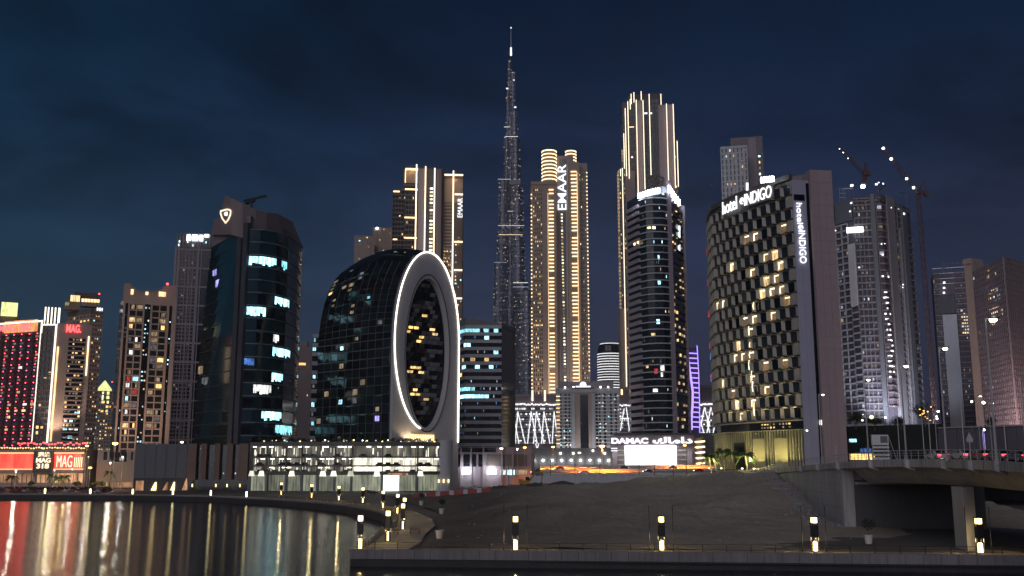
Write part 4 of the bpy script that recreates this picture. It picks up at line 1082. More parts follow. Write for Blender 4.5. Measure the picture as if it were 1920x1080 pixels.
for v, h in ((V(888.5), 1.1), (V(874.5), .55), (V(858), .55), (V(835), 1.5)):
    q = MB(); f.box(q, 0, f.w, v - .1, v + h - .1, -3.5, .12 + .001 * h); q.build('floor_slab', 'brown_frame', t)
for px in cols: f.blk('column', t, max(0, U(px) - .22), min(f.w, U(px) + .22), V(886), V(837), -.4, .2, 'brown_frame')
for ci in range(len(cols) - 1):
    ua, uc = U(cols[ci]) + .3, U(cols[ci + 1]) - .3
    q = MB(); f.box(q, ua, uc, .35, V(890.5), -1.6, -1.5); q.build('shop_window', 'shopfront', t)
    q = MB(); k = ua
    while k < uc: f.box(q, k, k + .1, .35, V(890.5), -1.4, -1.3); k += 1.25
    q.build('shop_mullion', 'brown_frame', t, 'stuff')
    f.blk('column', t, U(cols[ci]) - .45, U(cols[ci]) + .45, 0, V(889.6), -1.2, -.1, 'grey_panel')
f.blk('light_box', t, U(718), U(749), .4, V(891), -1.2, -1.1, 'screen')
for px in (473, 491, 548, 606, 626, 658, 707, 788):
    u = U(px); q = MB(); q.hexa([f.pt(max(0, u - 1.3), V(893), .6), f.pt(u + 1.3, V(893), .6), f.pt(u + 1.3, V(893), .15), f.pt(max(0, u - 1.3), V(893), .15), f.pt(max(0, u - .8), V(883), .4), f.pt(u + .8, V(883), .4), f.pt(u + .8, V(883), .15), f.pt(max(0, u - .8), V(883), .15)]); q.build('wall_light', 'park_bright', t)
f.blk('light_panel', t, U(728), U(765), V(891.5), V(887), .2, .6, 'shop_glow')
for i in range(60):
    u = RND.uniform(2, f.w - 2); piece('roof_lamp', t, f.m4(u, zp - GZ + RND.uniform(.2, 1.0), -RND.uniform(.5, 6)), (.45, .4, .4), RND.choice(['lamp_soft', 'room_teal', 'room_white', 'lamp_warm'])) if i % 2 else None
cyl = at(834, 880, 416); q = MB(); q.lathe((cyl.x, cyl.y, GZ), [(3.2, 0), (3.2, V(829) + 1.0)], 18); q.build('corner_drum', 'light_grey', t)
for k in range(3): piece('drum_light', t, Matrix.Translation((cyl.x - 2.2 + k * 2.0, cyl.y - 3.4, GZ + 4.2)), (.5, .3, 1.3), 'lamp_soft')
# ---- pale residential block above the oval's shoulder
pts = front(662, 748, 520, 1000)
t = thing('residential_block', 'pale beige residential blocks rising just above the shoulder of the oval building', 'building', base_of(pts))
for a, c, py, Y, m in ((664, 698, 442, 1002, 'beige_stone'), (698, 742, 427, 1000, 'warm_stone'), (686, 702, 453, 985, 'beige_stone')):
    pp = front(a, c, 470, Y); f = Face(pp, GZ, zat((a + c) / 2, py, Y)); body(t, pp, 16, GZ, f.z1, m, 'block')
    lattice(t, f, 0, f.w, f.h - 60, f.h, 5, 16, m, .5, .4, .3); glow(t, f, 0, f.w, f.h - 60, f.h, 5, 16, .12, WARM, (.5, .4), .1)
    if py == 427:
        for k in range(6): f.blk('pier', t, f.w * k / 6, f.w * k / 6 + .7, f.h - 40, f.h, .3, .8, 'beige_stone')
piece('roof_lamp', t, Matrix.Translation(at(707, 428, 998)), (1.8, 1, 1.8), 'lamp_cold')
# ---- the tower with vertical white-gold strips behind the oval
YK = 900
pts = front(733, 868, 500, YK)
t = thing('strip_lit_tower', 'tall dark tower with four vertical gold light strips and glowing crown behind the oval building', 'tower', base_of(pts))
def kblk(a, c, top, Y, m, dep=14, name='shaft'):
    pp = front(a, c, 480, Y); ff = Face(pp, GZ, zat((a + c) / 2, top, Y)); q = MB(); q.prism(pp + [(pp[1][0], pp[1][1] + dep), (pp[0][0], pp[0][1] + dep)], GZ, ff.z1); q.build(name, m, t); return ff
f1 = kblk(734, 756, 356, 896, 'dark_glass'); f2 = kblk(753, 782, 310, 898, 'dark_glass'); f3_ = kblk(782, 831, 314, 894, 'dark_concrete', 20); f4 = kblk(831, 867, 325, 900, 'brown_stone')
f5 = kblk(798, 816, 316, 890, 'dark_concrete', 3.5, 'centre_pier'); kblk(782.3, 797, 316, 890, 'mauve_render', 3.4, 'side_pier'); kblk(816.5, 826, 317, 890, 'mauve_dark', 3.4, 'side_pier')
for ff, nn in ((f1, 4), (f2, 5)):
    lattice(t, ff, 0, ff.w, 0, ff.h, nn, 60, 'brown_stone', .2, .3, .3); glow(t, ff, 0, ff.w, 0, ff.h - 6, nn, 60, .10, WARM, (.6, .5), .08)
for px, top, bt, Y in ((781.3, 308, 640, 889), (798.2, 312, 640, 887), (815.3, 315, 640, 887), (850.3, 320, 640, 895)):
    a = at(px - (0), top, Y); c = Vector((a.x, a.y, GZ + 20)); q = MB(); q.tube(c, a, .62, 6); q.build('light_strip', 'strip_warm', t)
U = lambda ff, px: fr(ff, px, 480)
for ff_, pw_ in ((f2, 5000), (f4, 6000)): p_ = ff_.pt(ff_.w * .5, ff_.h - 1.5, 4.5); spot_light('crown_wash', p_, ff_.pt(ff_.w * .5, ff_.h - 16, 0), pw_, (1, .66, .32), 110, .9)
for k in range(66):     # small lit stair windows between the two centre strips
    v = f5.h - 20 - k * 3.4
    if v > 20: f5.blk('window', t, f5.w * .35, f5.w * .68, v, v + 1.7, 0, .15, 'room_bright' if RND.random() < .8 else 'room_dim')
for ff, a, c, py, th in ((f2, 757, 781, 316, 1.6), (f2, 757, 781, 354, 1.2), (f2, 757, 780, 407, 1.2), (f2, 757, 781, 445, 1.2), (f1, 735, 747, 358, 1.2), (f1, 736, 744, 448, 1.0)):
    ff.blk('light_band', t, max(0, U(ff, a)), U(ff, c), fv(ff, (a + c) / 2, py) - th, fv(ff, (a + c) / 2, py), .3, .9, 'strip_gold' if th < 3 else 'crown_gold')
f2.blk('crown_panel', t, f2.w * .15, f2.w, f2.h - 17, f2.h - 2.2, .1, .3, 'warm_stone'); f2.blk('light_strip', t, f2.w * .12, f2.w * .17, f2.h - 17, f2.h - 5, .4, .8, 'strip_gold')
f4.blk('light_band', t, 0, f4.w, f4.h - 2.4, f4.h - 1, .3, .9, 'strip_gold')
f4.blk('crown_panel', t, 0, f4.w, f4.h - 28, f4.h - 5.1, .1, .3, 'warm_stone')
for py in (366, 455, 508, 561): f4.blk('light_band', t, U(f4, 851.5), f4.w, fv(f4, 858, py), fv(f4, 858, py) + 1.3, .3, .9, 'strip_gold')
floors(t, f4, .2, U(f4, 849), 20, f4.h - 30, 70, 'warm_stone', .4, .6, False)
glow(t, f4, .2, U(f4, 849), 20, f4.h - 70, 6, 60, .5, [('room_gold', 2), ('room_warm', 3), ('room_bright', .6), ('room_dim', 2)], (.7, .5), .3); glow(t, f4, U(f4, 852), f4.w, 20, f4.h - 60, 3, 60, .3, WARM, (.6, .5), .3)
lettering(t, f4, 'EMAAR', U(f4, 857), f4.w - .3, fv(f4, 860, 408), fv(f4, 860, 372), 'sign_white', .9, .4, turn=1)
spot_light('facade_flood', (f5.pt(f5.w / 2, 0).x, 880, zc + 30), tuple(f5.pt(f5.w / 2, f5.h * .8)), 40000, (1, .8, .6), 40)
# ---- the supertall spire
YB = 1763
t = thing('supertall_tower', 'immensely tall stepped dark spire tower with sparkling lights, thin lit needle at its top', 'skyscraper', (at(957, 700, YB).x, YB, GZ))
def capsule(c, ang, ln, r, k=7):
    d = Vector((math.cos(ang), math.sin(ang))); nrm = Vector((-d.y, d.x)); p = []
    for i in range(k):
        a = -math.pi / 2 + math.pi * i / (k - 1); v = Vector(c) + d * ln + d * (r * math.cos(a)) + nrm * (r * math.sin(a)); p.append((v.x, v.y))
    p.append(tuple(Vector(c) + nrm * r)); p.append(tuple(Vector(c) - nrm * r))
    return p
bc = (at(958, 600, YB).x, YB + 20)
mpp = YB / FPX * .99
WL = [(745, 925 - 957, 490), (491, 931 - 957, 430), (430, 934 - 957, 336), (336, 944 - 957, 250), (250, 947.5 - 957, 165), (166, 951 - 957, 105)]
WR = [(745, 999 - 957, 545), (545, 990 - 957, 532), (532, 983 - 957, 445), (445, 980 - 957, 345), (345, 975 - 957, 257), (257, 970 - 957, 203), (203, 964.5 - 957, 128)]
WF = [(745, 22, 610), (610, 18, 520), (520, 15, 400), (400, 11, 300), (300, 8, 215), (215, 5, 150)]
faces_b = []
for ws, ang in ((WL, math.radians(205)), (WR, math.radians(-25)), (WF, math.radians(-92))):
    for py0, dx, py1 in ws:
        ext = abs(dx) * mpp / (abs(math.cos(ang)) if ws is not WF else 1); r = min(11, max(2.6, ext * .42))
        z1 = zat(957, py1, YB); q = MB(); pl = capsule(bc, ang, max(.5, ext - r), r); q.prism(pl, GZ, z1); q.build('setback_tier', 'tower_skin', t)
        pf = sorted([p for p in pl], key=lambda p: p[0])
        faces_b.append((pl, zat(957, py0, YB), z1, ws))
q = MB(); q.lathe((bc[0], bc[1], GZ), [(15, 0), (14, 250), (11, 420), (8.5, 560), (6.5, 640), (4.6, 705), (3.2, 745), (1.2, 752)], 14); q.build('core', 'dark_steel', t)
q = MB(); q.tube((bc[0], bc[1], zat(957, 98, YB)), (bc[0], bc[1], zat(957, 45, YB)), 1.0, 6, .35); q.build('spire', 'pole_grey', t)
q = MB(); q.tube((bc[0], bc[1] - 3, zat(957, 97, YB)), (bc[0], bc[1] - 3, zat(957, 82, YB)), 2.0, 6, 1.6); q.build('spire_light', 'sign_white', t)
piece('beacon', t, Matrix.Translation((bc[0], bc[1], zat(957, 43.5, YB))), (2.2, 2.2, 1.8), 'sign_white')
bs_ = {}
def spark(m, p, w, h):
    b_ = bs_.setdefault(m, MB()); b_.box(p[0] - w / 2, p[0] + w / 2, p[1] - .9, p[1] + .1, p[2] - h / 2, p[2] + h / 2)
for pl, za, zb, ws in faces_b:
    fc = [p for p in pl]; m_ = len(pl)
    for i in range(m_):
        a, c = Vector(pl[i]), Vector(pl[(i + 1) % m_]); d = c - a
        if d.length < .5 or d.y / max(.01, d.length) > .98: pass
        nrm = Vector((d.y, -d.x)).normalized()
        if nrm.y > .1: continue
        nf_ = int((zb - za) / 7.5)
        for k in range(nf_):
            z = za + (zb - za) * (k + .5) / nf_
            nn = max(1, int(d.length / 2.4))
            for g in range(nn):
                if RND.random() < .62:
                    p = a.lerp(c, (g + RND.random()) / nn) + nrm * .3
                    spark(RND.choice(['spark_cool', 'spark_cool', 'room_grey', 'spark_cool', 'spark_warm']), (p.x, p.y, z + RND.uniform(-2, 2)), RND.uniform(.4, .9), RND.uniform(.5, 1.5))
for m, b_ in bs_.items(): b_.build('facade_light', m, t, 'stuff')
for py, a, c, m in ((336, 934, 958, 'spark_white'), (423, 934, 983, 'spark_white'), (440, 935, 980, 'spark_warm'), (256, 947, 971, 'spark_white'), (492, 926, 950, 'spark_cool'), (530, 962, 990, 'spark_white'), (396, 952, 962, 'spark_warm'), (166, 949, 953, 'sign_white'), (201, 964, 968, 'sign_white'), (238, 945, 956, 'spark_white'), (150, 962, 965, 'spark_white'), (538, 962, 991, 'spark_cool')):
    p0, p1 = at(a, py, YB - 14), at(c, py, YB - 14); q = MB(); q.tube(p0, p1, .45 if c - a > 6 else 1.3, 6); q.build('light_band', m, t)
for a, c, y0, y1 in ((956, 976, 337, 346), (935, 945, 448, 457), (925, 936, 576, 586)):
    ff = Face(front(a, c, (y0 + y1) / 2, YB - 22), zat(a, y1, YB - 22), zat(a, y0, YB - 22)); q = MB(); ff.box(q, 0, ff.w, 0, ff.h, -4, 0); q.build('mechanical_band', 'lit_louver', t)
q = MB()
for k in range(48):
    py = 745 - k * 10.5
    for pl, za, zb, ws in faces_b:
        z = zat(957, py, YB)
        if za <= z <= zb and ws is not WL: q.loft([[(x, y - .35, z) for x, y in pl], [(x, y - .35, z + .9) for x, y in pl]])
q.build('floor_line', 'dark_steel', t, 'stuff')
# ---- beige tower with the vertical sign
YE = 1100
t = thing('balcony_lit_tower', 'beige tower with glowing balcony columns and tall vertical letters, lit rings round its top', 'tower', (at(1045, 700, YE).x, YE, GZ))
def eblk(a, c, top, Y, m, dep=20, name='shaft'):
    pp = front(a, c, 600, Y); ff = Face(pp, GZ, zat((a + c) / 2, top, Y)); q = MB(); q.prism(pp + [(pp[1][0], pp[1][1] + dep), (pp[0][0], pp[0][1] + dep)], GZ, ff.z1); q.build(name, m, t); return ff
fa = eblk(996, 1045, 343, 1094, 'warm_stone'); fb = eblk(1040, 1078, 292, 1105, 'mauve_render', 26, 'centre_shaft'); fc_ = eblk(1067, 1090, 304, 1092, 'warm_stone'); fd = eblk(1088, 1105, 306, 1098, 'beige_stone')
U = lambda ff, px: fr(ff, px, 600)
def erings(a, c, y0, y1, n, Y):
    c0 = at((a + c) / 2, 320, Y); r = (at(c, 320, Y).x - at(a, 320, Y).x) / 2; q = MB(); z0 = zat(a, y1 + 6, Y); q.lathe((c0.x, c0.y, z0 - 40), [(r, 0), (r, zat(a, y0 - 2, Y) - z0 + 40)], 20); q.build('crown_drum', 'warm_stone', t)
    for k in range(n):
        z = zat(a, y1 + (y0 - y1) * k / (n - 1), Y); q = MB(); q.lathe((c0.x, c0.y, z - .45), [(r + .3, 0), (r + .7, .1), (r + .7, 1.1), (r + .3, 1.2)], 20); q.build('ring_light', 'strip_gold', t)
erings(1016.5, 1043, 285.5, 339, 9, 1102); erings(1061, 1080, 285.5, 303, 4, 1112)
fb.blk('centre_recess', t, fb.w * .30, fb.w * .68, 20, fb.h - 4, 0, .2, 'grey_panel')
fb.blk('light_tube', t, U(fb, 1042), U(fb, 1043.2), fb.h - 35, fb.h - 1, .5, 1.2, 'strip_gold')
lettering(t, fb, 'EMAAR', U(fb, 1047.5), U(fb, 1064), fv(fb, 1056, 394), fv(fb, 1056, 309), 'sign_white', 1.2, .6, turn=1, bold=.006)
k = 0
while True:
    py = 402 + k * 6.1; k += 1
    if py > 736: break
    v = fv(fb, 1056, py); u = U(fb, 1055 + (py - 400) * .012); fb.blk('window', t, u - 1.0, u + 1.0, v - .9, v + .9, .2, .4, RND.choice(['room_bright', 'room_bright', 'room_warm', 'room_dim']))
def ebal(ff, a, c, y0, y1, step, m, frac=.9, wob=2.0):
    py = y0
    while py < y1:
        if RND.random() < frac:
            u0 = U(ff, a) + RND.uniform(0, wob) * .4; v = fv(ff, (a + c) / 2, py)
            ff.blk('balcony_light', t, max(0, u0), min(ff.w, U(ff, c)), v - .55, v + .6, .25, .9, m)
        py += step
ebal(fa, 1029.5, 1039.5, 356, 740, 6.9, 'strip_gold'); ebal(fc_, 1073, 1084, 322, 740, 6.9, 'strip_gold')
ebal(fa, 994.5, 998.2, 365, 742, 7.1, 'strip_gold', .8, 0)
def ebalr(ff, a, c, y0, y1, step):
    q = MB(); py = y0
    while py < y1: v = fv(ff, a, py); ff.box(q, U(ff, a), min(ff.w, U(ff, c)), v - .5, v + .5, .2, .8); py += step
    q.build('balcony_light', 'strip_gold', t, 'stuff')
ebalr(fd, 1102.8, 1105, 324, 700, 7)
fa.blk('light_tube', t, U(fa, 1028.2), U(fa, 1029.0), 20, fa.h - 12, .3, .8, 'crown_gold'); fc_.blk('light_tube', t, U(fc_, 1084.6), U(fc_, 1085.4), 20, fc_.h - 12, .3, .8, 'crown_gold')
for ff, a, c, n, pr in ((fa, 1000, 1018, 5, .24), (fd, 1089, 1102, 5, .10)):
    f_lo, f_hi = U(ff, a), U(ff, c); ff.blk('window_field', t, f_lo, f_hi, 10, ff.h - 6, 0, .05, 'pane_b')
    lattice(t, ff, f_lo, f_hi, 10, ff.h - 6, n, 62, 'warm_stone' if ff is fa else 'beige_stone', .45, .35, .5)
    glow(t, ff, f_lo, f_hi, 10, ff.h - 6, n, 62, pr, [('room_gold', 2), ('room_warm', 2), ('room_bright', 1)], (.45, .5), .12)
fa.blk('pier', t, U(fa, 1018.5), U(fa, 1028), 0, fa.h - 3, 0, .8, 'beige_stone'); fb.blk('pier', t, U(fb, 1042), U(fb, 1048), 0, fb.h - 40, .05, .7, 'mauve_render'); fb.blk('pier', t, U(fb, 1063), U(fb, 1067), 0, fb.h - 40, .05, 1.2, 'light_grey')
fa.blk('cornice', t, 0, fa.w, fa.h - 2, fa.h + 1.5, -1, 1.2, 'warm_stone')
for ff, pw in ((fa, 110000), (fc_, 70000)):
    p = ff.pt(ff.w * .5, 0); spot_light('facade_flood', (p.x, p.y - 50, GZ + 30), (p.x, p.y, GZ + 190), pw * 1.5, (1, .80, .67), 95, .8)
# ---- banded office
OP = [edge(853, 800, 590), edge(859, 800, 574), edge(872, 800, 565), edge(940, 800, 566)]
t = thing('office_block', 'grey office block with white horizontal bands right of the glowing oval frame', 'building', (OP[2][0], OP[2][1], GZ))
zo = zat(900, 613, 566); f = Face(OP, GZ, zo); body(t, OP, [(OP[-1][0] + 8, 600), (OP[0][0] + 4, 605)], GZ, zo, 'dark_glass')
U = lambda px: fr(f, px, 800); nb = 16; v0 = fv(f, 900, 834); dv = (f.h - v0) / nb
for j in range(nb + 1):
    q = MB(); v = v0 + dv * j; f.box(q, 0, f.w, v - dv * .22, v + dv * .22, -.2, .6); q.build('floor_band', 'light_grey', t)
rows = {0: (.0, 1, 'room_teal', .9), 1: (.8, .85, 'room_cool', 1), 2: (.45, .62, 'room_cool', 1), 4: (.1, .85, 'room_warm', .3), 5: (.1, .9, 'room_cool', .5), 6: (0, .4, 'room_gold', 1), 8: (0, .65, 'room_teal', .8), 9: (0, .85, 'room_cool', 1), 3: (.9, 1, 'room_cool', 1)}
for r, (a, c, m, p) in rows.items():
    v = f.h - dv * (r + 1) + dv * .25; n = 16
    for i in range(n):
        x = i / n
        if a <= x <= c and RND.random() < p: q = MB(); u = f.w * (.06 + .9 * x); f.box(q, u + .05, u + f.w * .9 / n - .05, v, v + dv * .48, 0, .12); q.build('window', m, t)
glow(t, f, 0, f.w, v0, f.h, 26, nb, .12, [('spark_cool', 1), ('room_blue', 1.5), ('room_teal', 1), ('room_dim', 1)], (.3, .4), .1)
q = MB(); cr_ = [(853, 605), (872, 600), (900, 606), (925, 602), (940, 604)]
f2 = Face([OP[0], OP[1], OP[2], OP[3]], zo, zo + 8); q.prism([tuple(Vector(p) * 1.004) for p in OP] + [(OP[-1][0] + 8, 598), (OP[0][0] + 4, 602)], zo + .5, [zo + 3.5, zo + 4.5, zo + 5.5, zo + 2.5, zo + 4, zo + 7]); q.build('roof_crown', 'grey_panel', t)
lo_p = [edge(850, 870, 520), edge(996, 870, 516)]
t2 = thing('office_annex', 'low mauve annex with tall dark window bays and white floodlights at its doors', 'building', base_of(lo_p))
f = Face(lo_p, GZ, zat(900, 838, 518)); body(t2, lo_p, 22, GZ, f.z1, 'mauve_render'); U = lambda px: fr(f, px, 870); V = lambda py: fv(f, 920, py)
f.blk('window_band', t2, U(853), U(930), V(848), V(840), 0, .15, 'dark_glass')
for a, c in ((856, 866), (869, 881), (884, 893), (897, 905)): f.blk('window', t2, U(a), U(c), V(875), V(852), 0, .15, 'dark_glass')
f.blk('window', t2, U(913), U(988), V(874), V(852), 0, .15, 'brown_stone')
for a, c, m in ((866, 885, 'sign_white'), (913, 931, 'sign_white'), (938, 949, 'room_white'), (952, 965, 'room_cool'), (968, 990, 'room_dim')): f.blk('lit_door', t2, U(a), U(c), V(890), V(881), 0, .2, m)
for px, py in ((875, 885), (922, 885)): piece('floodlight', t2, f.m4(U(px), V(py), .8), (2.2, .4, 2.4), 'sign_glare'); lamp_light('door_flood', f.pt(U(px), V(py) + 1, 3), 2500, (.85, .9, 1), .5)
for px in (863, 882, 905, 940, 960): f.blk('pilaster', t2, U(px), U(px) + .8, 0, f.h, 0, .6, 'mauve_render')
# ---- the mall car park wrapped in crossing light tubes
ML = front(941, 1046, 800, 760)
def xblock(label, px0, px1, Y, ytop, ylat, ybot, tubes, wall_y, strips):
    pts = front(px0, px1, 800, Y)
    t = thing('lattice_building', label, 'building', base_of(pts))
    f = Face(pts, GZ, zat((px0 + px1) / 2, wall_y, Y)); body(t, pts, 30, GZ, f.z1, 'mauve_dark'); U = lambda px: fr(f, px, 800); V = lambda py: fv(f, (px0 + px1) / 2, py)
    f.blk('dark_field', t, 0, f.w, V(ybot), V(ylat), 0, .1, 'dark_concrete')
    n = 7
    for j in range(n):
        v = V(ybot) + (V(ylat) - V(ybot)) * j / n; h = (V(ylat) - V(ybot)) / n
        f.blk('parapet', t, 0, f.w, v, v + h * .28, .1, 1.2, 'light_grey')
    nu = int((px1 - px0) / 3.4)
    glow(t, f, 0, f.w, V(ybot), V(ylat), nu, n, .62, [('room_white', 3), ('spark_white', 2), ('room_grey', 3), ('work_lamp', .35)], (.8, .35), 1.0, name='deck_light')
    for k in range(nu): piece('top_lamp', t, f.m4(f.w * (k + .5) / nu, V(ylat) + 1.0 + RND.random(), 1.0), (1.1, .4, 1.0), 'tube_white' if k % 2 else 'work_lamp')
    for a, ya, c, yc in tubes:
        q = MB(); q.tube(f.pt(max(0, min(f.w, U(a))), V(ya), 1.7), f.pt(max(0, min(f.w, U(c))), V(yc), 1.7), .33, 6); q.build('light_tube', 'tube_white', t)
    for px, y0, y1 in strips: f.blk('wall_strip', t, U(px) - .6, U(px) + .6, V(y1), V(y0), .1, .6, 'strip_gold')
    f.blk('parapet', t, 0, f.w, f.h - 1, f.h + .8, -1, .5, 'mauve_render'); return t, f, U, V
TB = []
for k, (a, c) in enumerate(((942, 952), (952, 966), (966, 975), (989, 1000), (1000, 1010), (1015, 1024), (1035, 1043))):
    TB += [(c - 4, 772, a, 832), (c - 4, 772, c + 10 - 3 * (k % 2), 832)]
TB += [(1004, 832, 1009, 848), (1010, 832, 1005, 848)]
xblock('dark block wrapped in crossing white light tubes left of the striped portal building', 941, 1047, 760, 745, 762, 832, TB, 741, ((998.5, 732, 752), (1022, 732, 752)))
q = None
xblock('narrow piece of lattice lit block showing between the portal building and glass tower', 1158, 1184, 760, 745, 764, 812, [(1171, 766, 1163, 808), (1175, 764, 1180, 808), (1163, 785, 1180, 785)], 730, ((1167, 730, 740),))
xblock('piece of lattice lit block between the purple ladder strip and patterned hotel', 1308, 1346, 700, 740, 762, 815, [(1322, 764, 1314, 800), (1322, 764, 1331, 800), (1334, 764, 1326, 800), (1334, 764, 1342, 800), (1314, 790, 1320, 815), (1331, 790, 1324, 815), (1326, 790, 1331, 815), (1342, 790, 1336, 815)], 724, ())
# ---- striped portal building
pts = front(1043, 1162, 780, 640)
t = thing('portal_building', 'pale striped building with a tall dark central portal and small white rooftop sign', 'building', base_of(pts))
f = Face(pts, GZ, zat(1100, 727, 640)); U = lambda px: fr(f, px, 780); V = lambda py: fv(f, 1100, py)
body(t, pts, 25, GZ, f.z1 - .2, 'light_grey')
for a, c, m in ((1050, 1053, 'dark_glass'), (1059, 1063, 'dark_glass'), (1066, 1069, 'dark_glass'), (1117, 1121, 'dark_glass'), (1123, 1126, 'dark_glass'), (1132, 1136, 'dark_glass'), (1144, 1148, 'pane_b'), (1153, 1157, 'pane_b')):
    f.blk('window_slot', t, U(a), U(c), V(840), V(738), 0, .2, m)
f.blk('portal_frame', t, U(1072), U(1116), V(736), f.h + .2, 0, 1.6, 'light_grey'); f.blk('portal_jamb', t, U(1072), U(1078), V(840), V(737), 0, 1.5, 'light_grey'); f.blk('portal_jamb', t, U(1110), U(1116), V(840), V(737), 0, 1.5, 'light_grey')
f.blk('portal_back', t, U(1078.1), U(1109.9), V(840), V(736.1), 0, .3, 'beige_stone'); f.blk('portal_glass', t, U(1088), U(1103), V(840), V(740), .3, .5, 'dark_glass')
for k in range(15):
    v = V(836 - k * 6.6)
    for a, c in ((1043, 1071.9), (1116.1, 1162)): f.blk('floor_band', t, max(0, U(a)), min(f.w, U(c)), v - .28, v + .28, .05, .5, 'white_paint')
for k in range(13): f.blk('balcony_lamp', t, 0, U(1050), V(832 - k * 7.4) - .2, V(832 - k * 7.4) + .3, .5, .9, 'crown_gold')
f.blk('grille', t, U(1073), U(1115), V(729), V(727), 1.6, 1.9, 'dark_steel')
q = MB(); c = f.pt(U(1094), f.h + 1.2, 1.0); q.lathe((c.x, c.y, c.z), [(1.9, 0), (2.2, .8), (1.4, 2.2), (.2, 2.6)], 10); q.build('roof_emblem', 'sign_white', t); f.blk('sign_bar', t, U(1080), U(1108), f.h + .25, f.h + 1.1, 1.0, 1.6, 'sign_white')
glow(t, f, U(1116), f.w, V(838), V(740), 8, 15, .22, [('room_warm', 1), ('room_white', 2), ('room_cool', 1)], (.5, .5), .25); glow(t, f, 0, U(1072), V(838), V(740), 5, 15, .12, [('room_white', 2), ('room_cool', 1)], (.4, .5), .25)
for px in (1060, 1076, 1127, 1141): piece('roof_lamp', t, f.m4(U(px), f.h + .4, .2), (.8, .6, .8), 'lamp_white')
for px in (1050, 1068, 1090, 1110, 1128): p = f.pt(U(px), 3, 9); spot_light('facade_flood', p, f.pt(U(px), 30, 0), 9000, (.95, .97, 1), 110, .8)
q = MB(); ff = Face(front(1046, 1150, 720, 655), f.z1 - .2, zat(1100, 715, 655)); ff.box(q, 0, ff.w, 0, ff.h, -12, 0); q.build('roof_plant', 'mauve_render', t)
# low uplit wall along the plaza in front
pw = front(992, 1150, 860, 590)
t = thing('plaza_wall', 'low plaza wall washed by a row of small white uplights', 'wall', base_of(pw)); f = Face(pw, GZ, zat(1070, 840, 590)); body(t, pw, 8, GZ, f.z1, 'mauve_render'); U = lambda px: fr(f, px, 860); V = lambda py: fv(f, 1070, py)
for k in range(9):
    u = f.w * (k + .5) / 9; f.blk('wall_panel', t, f.w * k / 9 + .1, f.w * (k + 1) / 9 - .1, 1, f.h - .3, 0, .3, 'grey_panel')
    piece('uplight', t, f.m4(u, V(863) , .8), (1.0, .5, 1.0), 'lamp_white'); p = f.pt(u, V(866), 2.5); lamp_light('wall_wash', p, 260, (.95, 1, .95), .3)
for px, py in ((1051, 850), (1075, 850), (1134, 850), (1112, 845)): piece('wall_lamp', t, f.m4(U(px), V(py), .8), (.8, .5, .8), 'lamp_white')
# ---- rounded white striped tower far behind
c0 = at(1145, 720, 1500); r = (at(1169, 720, 1500).x - at(1121, 720, 1500).x) / 2
t = thing('striped_tower', 'distant rounded tower of bright white horizontal stripes beside the balcony lit tower', 'tower', (c0.x, c0.y, GZ))
zt_ = zat(1145, 645, 1500); q = MB(); q.lathe((c0.x, c0.y, GZ), [(r, 0), (r, zt_ - GZ - 12), (r * .92, zt_ - GZ - 4), (r * .75, zt_ - GZ)], 24); q.build('tower_body', 'dark_glass', t)
for k in range(19):
    z = zt_ - 1 - k * 3.9; rr = r * min(1, .78 + .06 * k) + .4; q = MB(); q.lathe((c0.x, c0.y, z), [(rr - .3, 0), (rr, .1), (rr, 1.1), (rr - .3, 1.2)], 24); q.build('floor_band', 'tube_white' if k % 3 else 'spark_white', t)
# ---- tall dark tower with vertical light lines
YS = 860
t = thing('strip_lit_tower', 'very tall dark tower edged with many thin vertical light lines behind the glass tower', 'tower', (at(1218, 700, YS).x, YS, GZ))
def sblk(a, c, top, Y, m, dep=16, name='shaft', ref=300):
    pp = front(a, c, ref, Y); ff = Face(pp, GZ, zat((a + c) / 2, top, Y)); q = MB(); q.prism(pp + [(pp[1][0], pp[1][1] + dep), (pp[0][0], pp[0][1] + dep)], GZ, ff.z1); q.build(name, m, t); return ff
g1 = sblk(1180, 1246, 176, 880, 'dark_concrete'); g2 = sblk(1169, 1196, 192, 866, 'dark_glass'); g3 = sblk(1193, 1206, 188, 858, 'mauve_render'); g4 = sblk(1205, 1238, 185, 868, 'dark_glass'); g5 = sblk(1237, 1265, 196, 858, 'mauve_render'); g6 = sblk(1162, 1175, 316, 862, 'dark_glass', ref=400); g7 = sblk(1264, 1272, 262, 868, 'brown_stone', ref=400); g8 = sblk(1164, 1176, 578, 850, 'beige_stone', ref=650); g9 = sblk(1174, 1192, 320, 856, 'mauve_dark', ref=400)
def sline(px, y0, y1, Y, ref=300):
    a = at(px, y0, Y); q = MB(); q.tube((a.x, a.y, max(GZ + 30, at(px, y1, Y).z)), a, .34, 5); q.build('light_line', 'strip_warm', t)
for px, y0, y1, Y in ((1183.3, 176, 195, 864), (1188.5, 173, 192, 864), (1202, 171, 192, 864), (1239, 176, 198, 864), (1217, 176, 330, 852), (1192.8, 187, 372, 855), (1205.5, 188, 355, 855), (1249.5, 194, 345, 855), (1262, 195, 352, 855), (1172.2, 203, 330, 852), (1177, 190, 335, 852), (1181.5, 186, 205, 858), (1169.6, 250, 316, 852), (1163.4, 317, 330, 852), (1166.8, 315, 725, 849), (1269.5, 264, 350, 858)): sline(px, y0, y1, Y)
lattice(t, g2, 0, g2.w, 20, g2.h, 4, 75, 'brown_stone', .2, .25, .3); glow(t, g2, 0, g2.w, 20, g2.h - 4, 4, 75, .07, WARM); lattice(t, g6, 0, g6.w, 20, g6.h, 2, 60, 'brown_stone', .2, .3, .3); glow(t, g6, 0, g6.w, 20, g6.h, 3, 60, .32, [('room_gold', 2), ('room_warm', 2)], (.6, .5), .3)
